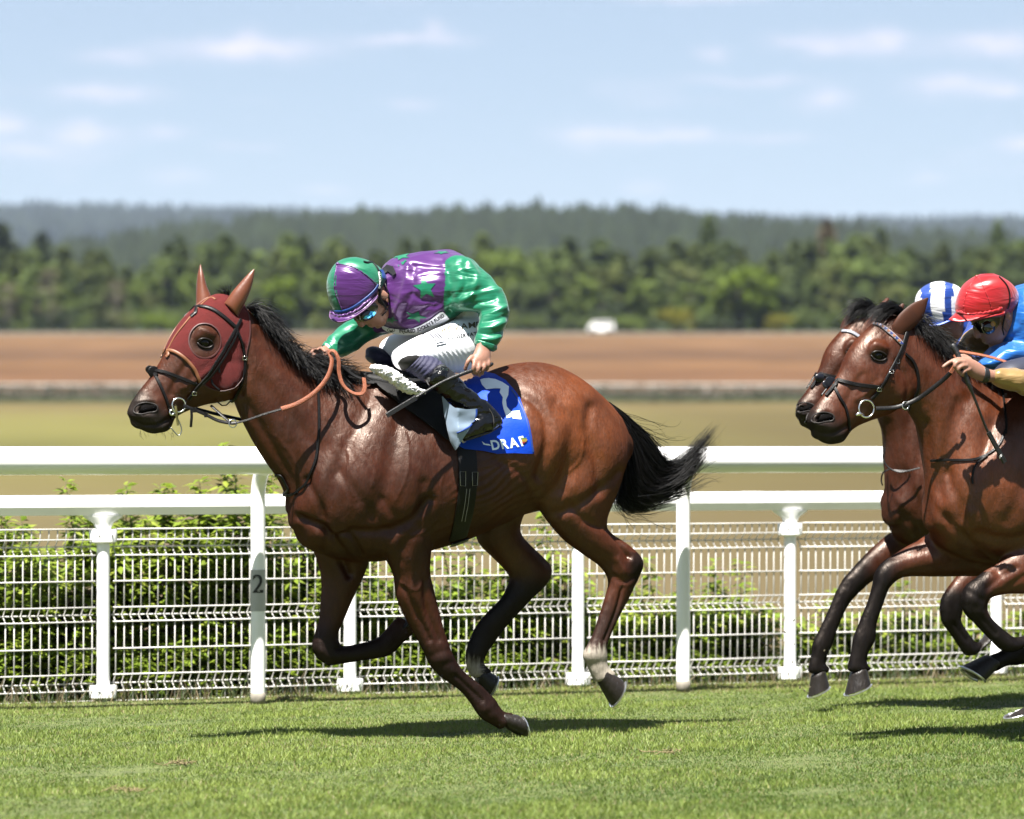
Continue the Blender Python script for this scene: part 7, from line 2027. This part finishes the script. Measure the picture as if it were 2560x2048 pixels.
    for s in (1, -1):
        ring3(fr.at(2166, 1022, .075 * s), U, Z, .036, .0042, 24).build('bit_ring', STEEL, br, True)
    MB().tube([fr.at(2140, 1038, .078), fr.at(2148, 1034, .074), fr.at(2158, 1038, .072)], [.004, .009, .006], 8).build('bit_cheek', STEEL, br, True)
    MB().tube([fr.at(2150, 1036, .075), fr.at(2150, 1036, -.075)], .006, 8).build('mouthpiece', STEEL, br, True)
    for (x, y) in ((2196, 972), (2226, 930), (2240, 905)):
        p, n = shoot(bvh, x, y, .010, fr.at(x, y, .08)); a = (U - n * U.dot(n)).normalized(); b = n.cross(a)
        MB().tube([p + a * .010 + b * .007, p + a * .010 - b * .007, p - a * .010 - b * .007, p - a * .010 + b * .007], .0017, 6, closed=True).build('buckle', STEEL, br, True)
    # reins
    re = thing('reins', 'black reins with orange rubber grips held by the red capped jockey', 'reins', fr.at(2350, 960, .18))
    air_strap(fr, 'rein', [(2190, 1022, .085), (2238, 1019, .10), (2273, 1008, .12), (2300, 994, .14), (2329, 973, .17), (2360, 948, .20), (2378, 930, .22)], .019, .005, LEATHER, re)
    air_strap(fr, 'rubber_grip', [(2376, 932, .225), (2386, 916, .235), (2392, 900, .24), (2384, 888, .235)], .017, .006, RUBBER, re)
    air_strap(fr, 'rubber_grip', [(2398, 880, .12), (2430, 885, .15), (2470, 893, .18), (2510, 905, .21), (2538, 920, .23), (2546, 930, .23)], .019, .006, RUBBER, re, nrm=(Z * .9 + V * .5))
    air_strap(fr, 'rein', [(2398, 880, .12), (2360, 900, -.1), (2320, 960, -.16), (2260, 1010, -.12), (2190, 1022, -.085)], .018, .005, LEATHER, re)
    ring3(fr.at(2264, 1014, .118), U, Z, .016, .0024, 14).build('martingale_ring', STEEL, re, True)
    nk = thing('breastplate', 'thin black breastplate straps on the chest of the right hand bay horse', 'strap', fr.at(2450, 1140, .2))
    strap_part(bvh, fr, 'chest_strap', [(2328, 1152), (2365, 1150), (2430, 1150), (2475, 1134), (2500, 1108), (2514, 1075)], .011, LEATHER, nk, .004, .004, mirror=False, depth=.2)
    strap_part(bvh, fr, 'shoulder_strap', [(2503, 972), (2510, 1010), (2516, 1060), (2514, 1085)], .010, LEATHER, nk, .004, .004, mirror=False, depth=.2)
    strap_part(bvh, fr, 'hanging_strap', [(2470, 1140), (2440, 1160), (2430, 1190), (2432, 1210)], .009, LEATHER, nk, .004, .006, mirror=False, depth=.2)
    # ================= rider two
    rid = thing('person', 'jockey in blue silks, gold sleeves and red cap leaning over the right hand horse', 'person', fr.at(2620, 940, 0))
    torso = [(2522, 740, 2512, 878, 0, .09), (2545, 718, 2535, 905, 0, .15), (2595, 706, 2585, 920, 0, .19), (2650, 712, 2640, 905, 0, .18), (2720, 765, 2700, 900, 0, .16)]
    arm = [(2640, 730, 2625, 850, .17, .08), (2680, 760, 2650, 880, .22, .08), (2700, 850, 2640, 920, .28, .075), (2680, 905, 2650, 990, .31, .065), (2620, 914, 2612, 994, .33, .06), (2560, 924, 2556, 986, .34, .052), (2515, 922, 2512, 972, .345, .042), (2488, 924, 2486, 960, .345, .033)]
    farm = [(2560, 770, 2570, 890, -.14, .07), (2500, 795, 2510, 892, -.17, .065), (2455, 806, 2465, 890, -.17, .055), (2420, 828, 2432, 886, -.13, .045), (2400, 858, 2412, 886, -.09, .034)]
    fdir = (-U * .75 - Z * .62).normalized(); dn = (U * .62 - Z * .75).normalized(); hl = .02
    mb = MB()
    for st, k in ((torso, .8), (arm, .62), (farm, .66)):
        loft(mb, fr, [[(r[0] + r[2]) / 2 + (r[0] - r[2]) / 2 * k, (r[1] + r[3]) / 2 + (r[1] - r[3]) / 2 * k, (r[0] + r[2]) / 2 - (r[0] - r[2]) / 2 * k, (r[1] + r[3]) / 2 - (r[1] - r[3]) / 2 * k, r[4], r[5] * k] for r in st])
    loft(mb, fr, [(2570, 750, 2555, 840, 0, .06), (2535, 755, 2520, 845, .01, .058), (2520, 750, 2505, 850, hl, .055)])
    loft(mb, fr, [(2402, 772, 2500, 700, hl, .065), (2424, 800, 2530, 732, hl, .076), (2438, 820, 2532, 768, hl, .072), (2448, 842, 2526, 800, hl, .064), (2464, 857, 2515, 828, hl, .052), (2478, 866, 2505, 848, hl, .036)])
    for (x, y, dl, a, b, c) in ((2444, 836, 0, .020, .014, .020), (2440, 824, 0, .012, .010, .022), (2462, 852, 0, .010, .024, .007), (2468, 857, 0, .010, .022, .007), (2480, 864, 0, .012, .020, .012), (2470, 820, .055, .02, .014, .022)):
        blob(mb, fr.at(x, y, hl + dl), [fdir * a, V * b, dn * c], 8)
    for s in (1, -1): blob(mb, fr.at(2518, 788, hl + .073 * s), [dn * .032, V * .009, fdir * .017], 8)
    # hand with whip: palm, index stretched along the rein, others curled
    loft(mb, fr, [(2500, 926, 2498, 954, .345, .022), (2470, 922, 2468, 956, .348, .021), (2440, 902, 2436, 948, .35, .024), (2415, 893, 2412, 930, .35, .024), (2400, 894, 2398, 918, .35, .020)])
    finger(mb, fr, [(2408, 898, .355), (2390, 899, .36), (2372, 907, .36), (2358, 917, .357)], .0100)
    finger(mb, fr, [(2412, 905, .37), (2394, 905, .376), (2386, 917, .374), (2394, 924, .36)], .0100)
    finger(mb, fr, [(2418, 914, .372), (2404, 916, .38), (2394, 926, .376), (2404, 934, .36)], .0098)
    finger(mb, fr, [(2424, 924, .37), (2412, 928, .376), (2404, 936, .37), (2412, 940, .36)], .0090)
    finger(mb, fr, [(2428, 900, .335), (2410, 890, .325), (2394, 892, .32)], .0105)
    bme = fuse(mb, .0044, 'body'); laplace(bme, 3, .4); bme.polygons.foreach_set('use_smooth', np.ones(len(bme.polygons), dtype=bool))
    link('body', bme, SKIN, rid); bb = bvh_of(bme)
    SBLUE = satin('blue_satin', (.008, .16, .60), 1.3); GOLD = satin('gold_satin', (.46, .29, .10), 1.2); RED = satin('red_satin', (.52, .008, .012), 1.2)
    mb = MB(); loft(mb, fr, torso); loft(mb, fr, arm); loft(mb, fr, farm)
    loft(mb, fr, [(2560, 850, 2570, 915, .04, .14), (2505, 858, 2518, 915, .06, .11), (2470, 886, 2486, 924, .06, .09), (2436, 906, 2450, 924, .05, .06)])
    jm = cloth_mesh(mb, .0068, 4, .006, 22, 23, 'jacket')
    c = poly_centers(jm); P = to_px(c); lt = fr.lat(c)
    gold = ((lt > .23) & (P[:, 1] > 860)) | ((lt > .20) & (P[:, 0] > 2640)) | ((lt < -.06) & (P[:, 0] < 2520) & (P[:, 1] < 895))
    assign(jm, [SBLUE, GOLD], gold.astype(int)); jk = link('jacket', jm, None, rid)
    jb = bvh_of(jm)
    lettering(jb, fr, 'JOEL', [(2404, 872), (2412, 850), (2424, 832)], 5, .0008, mat('cream_print', (.6, .5, .3), .5), jk, bold=.01, depth=-.1, step=2)
    loft_b = MB(); loft(loft_b, fr, [(2640, 880, 2650, 990, .1, .13), (2570, 890, 2585, 985, .2, .10), (2515, 904, 2532, 960, .25, .08), (2488, 926, 2500, 955, .26, .05)])
    loft(loft_b, fr, [(2640, 880, 2650, 990, -.1, .13), (2570, 890, 2585, 985, -.2, .10), (2515, 904, 2532, 960, -.25, .08)])
    loft_b.build('breeches', mat('navy_breeches', (.03, .035, .075), .6, var=.1), rid, True)
    wb = MB(); rgw = [ring(fr, 2462 + d, 918 + d * .35, 2460 + d, 958, .348, .028, n=20) for d in (-6, -4, 4, 6)]; wb.rings(rgw); wb.build('wrist_band', mat('band_black', (.01, .01, .01), .5), rid, True)
    capst = [(2398, 796, 2522, 790, hl, .088), (2393, 786, 2532, 775, hl, .096), (2390, 766, 2543, 755, hl, .104), (2397, 738, 2541, 730, hl, .104), (2410, 712, 2526, 710, hl, .094), (2432, 694, 2503, 694, hl, .07), (2452, 685, 2484, 685, hl, .035)]
    cap = rider_cap(fr, capst, [RED], lambda P: np.zeros(len(P)), rid, [(2390, 782), (2376, 794), (2374, 799), (2402, 803), (2447, 797), (2490, 788), (2512, 782)], [(2392, 778), (2393, 782), (2396, 786), (2412, 788), (2450, 784), (2490, 778), (2514, 774)], hl, RED, .16)
    hb = bvh_of(cap.data)
    for line in ([(2440, 693), (2420, 725), (2410, 760), (2412, 785)], [(2446, 692), (2462, 725), (2474, 755), (2480, 778)]):
        pts, nrm = strap(hb, fr, line, .004, .002, .0005, 12); rr = random.Random(4)
        MB().tube([p + n * rr.uniform(-.001, .0015) for p, n in zip(pts, nrm)], [.001 + .002 * rr.random() for p in pts], 6).build('seam', RED, cap, True)
    bt = MB(); p, n = shoot(hb, 2442, 692, .002); a = n.orthogonal().normalized(); blob(bt, p, [a * .008, n.cross(a) * .008, n * .005], 8); bt.build('button', RED, cap, True)
    strap_part(hb, fr, 'harness_strap', [(2497, 693), (2515, 712), (2523, 735), (2522, 760), (2518, 772)], .007, LEATHER, cap, .003, .002, mirror=False, depth=.1)
    gm = MB(); rr = random.Random(12); Pg = catmull([(2392, 778), (2410, 784), (2440, 785), (2475, 780), (2505, 772)], 6)
    gm.tube([fr.at(x, y + rr.uniform(-2, 2), hl + .0 + .10 * min(1, i / 8)) for i, (x, y) in enumerate(Pg)], [.004 + .003 * rr.random() for _ in Pg], 7); gm.build('gathered_cloth', RED, cap, True)
    gg = patch(bb, fr, [(2432, 806), (2450, 800), (2475, 793), (2496, 786), (2502, 792), (2496, 812), (2484, 826), (2468, 832), (2450, 830), (2436, 822)], .004, .006, 'goggles', mat('black_goggles', (.006, .006, .007), .18, coat=.5), rid, step=4, depth=.09, puff=.004)
    gb = bvh_of(gg.data)
    patch(gb, fr, [(2482.5 + 6.2 * math.cos(a), 810 + 6.8 * math.sin(a)) for a in np.linspace(0, 6.283, 15)[:-1]], .0005, .0018, 'goggle_badge', mat('yellow_badge', (.72, .38, .03), .4), rid, step=3, depth=.09)
    patch(bb, fr, [(2500, 800), (2512, 800), (2520, 815), (2514, 830), (2508, 820)], .002, .005, 'chin_strap', mat('tan_strap', (.35, .16, .06), .5), rid, step=4, depth=.09)
    MB().tube([fr.at(x, y, hl + .08) for x, y in ((2517, 772), (2510, 800), (2506, 822), (2510, 838))], .0035, 6).build('chin_strap', LEATHER, rid, True)
    # whip two
    wp = thing('whip', 'black whip with ribbed grip pointing down along the neck of the right hand horse', 'whip', fr.at(2410, 930, .36))
    P = catmull([(2380, 860, .33), (2396, 890, .345), (2414, 940, .365), (2438, 1000, .36), (2464, 1067, .345), (2485, 1108, .335)], 6); n = len(P)
    MB().tube([fr.at(*p) for p in P], [float(np.interp(i / (n - 1), [0, .03, .35, .5, .55, 1], [.009, .012, .0105, .009, .0055, .0055]) * (1 + .06 * (i % 2) * (i < n * .55))) for i in range(n)], 10).build('shaft', mat('whip_black', (.014, .014, .015), .45), wp, True)
    fl = air_strap(fr, 'flap', [(2470, 1080, .345), (2482, 1103, .34), (2497, 1130, .335), (2511, 1156, .33)], .021, .008, MATS['whip_black'], wp, nrm=V)
    lettering(bvh_of(fl.data), fr, 'JO', [(2499, 1147), (2506, 1137)], 4, .0006, mat('white_print', (.7, .7, .7), .5), wp, bold=.01, depth=.34, step=2)

    # ================= horse three
    fr = H3; U, V = fr.U, fr.V
    base = fr.at(2350, 1781, 0)
    root = thing('horse', 'darker bay racehorse half hidden behind the right hand horse, white browband', 'horse', (base.x, base.y, 0))
    k = .895
    f3 = lambda x, y: (2216 + (x - 722) * k, 1117 + (y - 1117) * k + 12)
    trunk = [list(f3(r[0], r[1]) + f3(r[2], r[3])) + list(r[4:]) for r in TR1]
    fh = lambda x, y: (1988 + (x - 2018) * k - 12 * min(max((1000 - y) / 100., 0), 1), 1024 + (y - 1050) * k)
    head = [list(fh(r[0], r[1]) + fh(r[2], r[3])) + list(r[4:]) for r in HEAD2]
    neck = [(2415, 965, 2250, 1322, 0, .19), (2355, 945, 2222, 1258, 0, .158), (2310, 918, 2215, 1182, 0, .13), (2278, 888, 2214, 1108, 0, .108), (2262, 850, 2196, 1042, 0, .096), (2245, 828, 2212, 996, 0, .088), (2228, 812, 2200, 955, 0, .08)]
    ext = [(2340, 1240, 2430, 1370, -.12, .10), (2290, 1285, 2370, 1402, -.12, .10), (2240, 1318, 2305, 1410, -.12, .082), (2212, 1342, 2252, 1420, -.12, .062), (2180, 1370, 2216, 1434, -.12, .050), (2148, 1402, 2188, 1450, -.12, .045), (2124, 1428, 2170, 1462, -.12, .042), (2105, 1450, 2156, 1476, -.12, .04)]
    extc = [(2112, 1440, 2160, 1470, -.12, .041), (2090, 1478, 2140, 1490, -.12, .037), (2072, 1522, 2116, 1522, -.12, .031), (2052, 1566, 2096, 1566, -.12, .029), (2031, 1608, 2080, 1613, -.12, .034), (2028, 1634, 2069, 1637, -.12, .031), (2022, 1658, 2064, 1657, -.12, .031), (2018, 1680, 2076, 1674, -.12, .036)]
    fold = [(2460, 1260, 2560, 1400, .13, .10), (2470, 1330, 2540, 1450, .14, .075), (2430, 1396, 2474, 1478, .14, .055), (2392, 1440, 2432, 1490, .14, .045), (2356, 1488, 2410, 1518, .14, .042), (2347, 1525, 2403, 1545, .14, .041)]
    foldc = [(2350, 1510, 2406, 1525, .14, .041), (2352, 1552, 2402, 1548, .14, .037), (2374, 1585, 2412, 1568, .14, .031), (2397, 1618, 2430, 1594, .14, .031), (2414, 1640, 2440, 1606, .14, .033), (2436, 1638, 2452, 1604, .14, .032)]
    hindq = [(2800, 1130, 2980, 1130, .12, .13), (2770, 1260, 2910, 1270, .14, .10), (2740, 1370, 2850, 1410, .15, .07), (2760, 1450, 2840, 1480, .15, .048), (2740, 1560, 2800, 1570, .15, .033), (2710, 1660, 2760, 1665, .15, .034), (2700, 1720, 2750, 1722, .15, .036)]
    hindf = [[r[0] - 60, r[1], r[2] - 60, r[3], -r[4], r[5]] for r in hindq]
    e3 = fh(2197, 891); hm = head_map(e3, .94 * k)
    f3t = lambda p: f3(p[0], p[1])
    def colour(co):
        P = to_px(co); PN = fr.near_px(co); n = len(co)
        col = np.tile(BAY * .72, (n, 1)); col = blend(col, BAYD, .4 * sstep(0, 1, .5 + vnoise(co, 3.5, 22, 3)))
        col = blend(col, MUZ, np.clip(sstep(0, 55, (P[:, 1] - 985) * .8 - (P[:, 0] - 2045) * .55) * (P[:, 0] < 2160) * (P[:, 1] < 1110), 0, 1))
        col = blend(col, BLK * 1.7, np.clip(sstep(2215, 2150, P[:, 0]) * (P[:, 1] > 1330), 0, 1)); col = blend(col, BLK * 1.6, sstep(1450, 1490, P[:, 1]) * (P[:, 0] > 2300))
        return col
    me = dark_horse(fr, [trunk, neck, head, ext, extc, fold, foldc, hindq, hindf], [hm((512, 846)) + (.080, .05, .026, .05), hm((572, 935)) + (.062, .07, .035, .085), hm((362, 1028)) + (.04, .045, .022, .035)],
                    shift(HEAD_GROOVES, hm) + shift(BODY_GROOVES, f3t) + [([(2216, 1060), (2222, 1140), (2240, 1220)], 13, -.012), ([(2128, 1480), (2095, 1540), (2066, 1600)], 4.5, -.009), ([(2110, 1455), (2155, 1468)], 6, -.007), ([(2038, 1622), (2070, 1626)], 6, -.006), ([(2385, 1560), (2415, 1600)], 5, -.008)], [hm((b[0], b[1])) + b[2:] for b in HEAD_BULGES] + [(2245, 1280, 26, 34, 0, .014)], colour, .008)
    link('body', me, COAT, root); bvh = bvh_of(me)
    eye_part(fr, e3[0], e3[1], .1, root, bvh, .022)
    nostril(fr, bvh, root, [hm(p) for p in [(334, 1030), (342, 1014), (362, 1007), (384, 1010), (394, 1018), (390, 1029), (372, 1032), (352, 1036)]], .05, (0,))
    ear_part(fr, [(2190, 830, 2224, 838, .05, .032), (2200, 806, 2232, 816, .06, .034), (2226, 782, 2250, 794, .07, .026), (2256, 758, 2262, 764, .08, .004)], root, earm)
    ear_part(fr, [(2100, 822, 2136, 812, -.05, .03), (2106, 804, 2140, 796, -.06, .03), (2118, 788, 2144, 784, -.07, .022), (2134, 772, 2148, 772, -.08, .006)], root, earm)
    hoof(fr, 'hoof', root, fr.at(2047, 1684, -.12), fr.at(2053, 1722, -.12), (-U * .88 - Z * .48), .040, .056)
    hoof(fr, 'hoof', root, fr.at(2446, 1620, .14), fr.at(2466, 1602, .14), (U * .5 + Z * .8), .038, .05)
    crest = [fh(x, y) for x, y in [(2278, 808), (2300, 824), (2322, 843), (2345, 862), (2370, 882), (2400, 905)]]
    M1 = [np.array([fr.at(x, y + 6, 0), fr.at(x + 4, y - 16, .01), fr.at(x + 22, y - 8, .035), fr.at(x + 40, y + 16, .07)]) for x, y in crest]
    FL = [np.array([fr.at(*fh(2262, 790), l), fr.at(*fh(2235, 766), l), fr.at(*fh(2205, 768), l + .01), fr.at(*fh(2175, 806), l + .015)]) for l in (-.05, -.02, 0, .02)]
    co, f = strands(M1, 500, 41, .0016, .8, .01, 9, lenvar=.4); co3, f3_ = strands(FL, 500, 43, .0016, .8, .008, 10, lenvar=.4)
    link('mane', mesh_np('mane', np.vstack([co, co3]), np.vstack([f, f3_ + len(co)])), HAIR, root)
    br = thing('bridle', 'black bridle with white browband on the half hidden bay horse', 'bridle', fr.at(2100, 930, .07))
    strap_part(bvh, fr, 'browband', [(2106, 829), (2118, 829), (2134, 834), (2160, 852)], .016, mat('browband_pearl', (.52, .54, .62), .35), br, .005, .003, mirror=False)
    strap_part(bvh, fr, 'noseband', [fh(2052, 962), fh(2075, 945), fh(2099, 952), fh(2151, 963), fh(2197, 968)], .017, LEATHER, br, .006, .003)
    strap_part(bvh, fr, 'cheek_strap', [fh(2268, 826), fh(2252, 876), fh(2224, 931), fh(2178, 998)], .016, LEATHER, br, .005, .004)
    kn = MB(); p, n = shoot(bvh, 2052, 946, .006, fr.at(2052, 946, .04)); blob(kn, p, [U * .032, n * .016, Z * .022], 9); kn.build('noseband_pad', MATS['navy_leather'], br, True)
    sk = thing('breastplate', 'thin black straps hanging on the chest of the half hidden horse', 'strap', fr.at(2260, 1160, .2))
    for ln in ([(2212, 1120), (2208, 1145), (2220, 1168), (2250, 1180), (2300, 1170)], [(2220, 1172), (2235, 1176), (2275, 1178)]):
        air_strap(fr, 'chest_strap', [(x, y, .05 + .14 * i / 4) for i, (x, y) in enumerate(ln)], .008, .003, LEATHER, sk)
    air_strap(fr, 'hanging_strap', [(2226, 1172, .08), (2208, 1182, .07), (2203, 1200, .06), (2206, 1214, .06)], .007, .003, LEATHER, sk)
    # rider three
    rid = thing('person', 'jockey in blue and white striped cap mostly hidden behind the red capped jockey', 'person', fr.at(2450, 930, 0))
    mb = MB()
    tor = [(2400, 745, 2395, 850, 0, .09), (2425, 725, 2420, 870, 0, .15), (2470, 715, 2465, 890, 0, .18), (2530, 730, 2520, 890, 0, .17), (2580, 790, 2570, 890, 0, .15)]
    loft(mb, fr, [[r[0], r[1] + 8, r[2], r[3] - 8, r[4], r[5] * .85] for r in tor]); loft(mb, fr, [(2315, 790, 2395, 735, .02, .066), (2335, 815, 2412, 765, .02, .072), (2352, 835, 2412, 795, .02, .064), (2372, 850, 2405, 828, .02, .045)]); loft(mb, fr, [(2410, 750, 2398, 835, .0, .055), (2440, 745, 2430, 830, 0, .055)])
    blob(mb, fr.at(2350, 836, .02), [U * .02, V * .013, Z * .018], 8); blob(mb, fr.at(2398, 800, .092), [U * .017, V * .009, Z * .03], 8)
    loft(mb, fr, [(2420, 860, 2440, 910, .19, .045), (2370, 885, 2385, 925, .20, .035), (2330, 895, 2340, 925, .16, .025)])
    for q in range(4): finger(mb, fr, [(2336, 898 + q * 7, .16), (2322, 898 + q * 7, .165), (2318, 904 + q * 7, .15)], .009)
    finger(mb, fr, [(2345, 896, .15), (2332, 890, .145), (2322, 892, .14)], .010)
    bme = fuse(mb, .006, 'body'); laplace(bme, 3, .4); bme.polygons.foreach_set('use_smooth', np.ones(len(bme.polygons), dtype=bool)); link('body', bme, SKIN, rid)
    mb = MB(); loft(mb, fr, tor); loft(mb, fr, [(2440, 740, 2430, 850, .14, .07), (2430, 800, 2470, 900, .19, .07), (2395, 858, 2415, 915, .20, .05), (2362, 880, 2375, 925, .19, .036)])
    DBLUE = satin('dark_blue_satin', (.012, .07, .42), 1.3); WHT = satin('white_satin', (1.2, 1.2, 1.25), 1.3)
    jm = cloth_mesh(mb, .0075, 4, .005, 22, 33, 'jacket'); assign(jm, [DBLUE], np.zeros(len(jm.polygons))); link('jacket', jm, None, rid)
    mb = MB(); loft(mb, fr, [(2570, 800, 2560, 910, 0, .16), (2500, 870, 2520, 950, .2, .1), (2440, 900, 2455, 950, .26, .07)]); loft(mb, fr, [(2570, 800, 2560, 910, 0, .16), (2500, 870, 2520, 950, -.2, .1), (2440, 900, 2455, 950, -.26, .07)]); mb.build('breeches', BREECH, rid, True)
    capst = [(2312, 812, 2396, 800, .02, .086), (2304, 800, 2404, 788, .02, .094), (2291, 772, 2410, 762, .02, .102), (2292, 742, 2408, 738, .02, .102), (2306, 720, 2394, 718, .02, .09), (2326, 708, 2370, 708, .02, .06), (2338, 704, 2352, 704, .02, .03)]
    def stripes(P):
        t = P[:, 0] - 2345; y = (P[:, 1] - 760) / 55.; q = t / (1 + .0 * y)
        w = (q < -43) | ((q > -17 + 2 * y) & (q < 15 - 2 * y)) | (q > 37)
        return w.astype(int)
    rider_cap(fr, capst, [DBLUE, WHT], stripes, rid, [(2300, 795), (2298, 806), (2312, 812), (2340, 814), (2375, 802), (2398, 786)], [(2303, 792), (2305, 796), (2318, 802), (2345, 802), (2375, 792), (2400, 778)], .02, DBLUE, .15)
FAST_TEST = False
build_ground(); build_turf()
if not FAST_TEST: build_woods(); build_far_things(); build_fence(); build_shrubs()
horse1, H1_ME, H1_BVH = build_horse_one()
build_tack_one(H1_ME, H1_BVH)
build_jockey_one()
build_flying_turf()
build_weight_cloth(NEAR_BOOT[0], H1_ME)
build_second_pair()
if not FAST_TEST: build_haze()
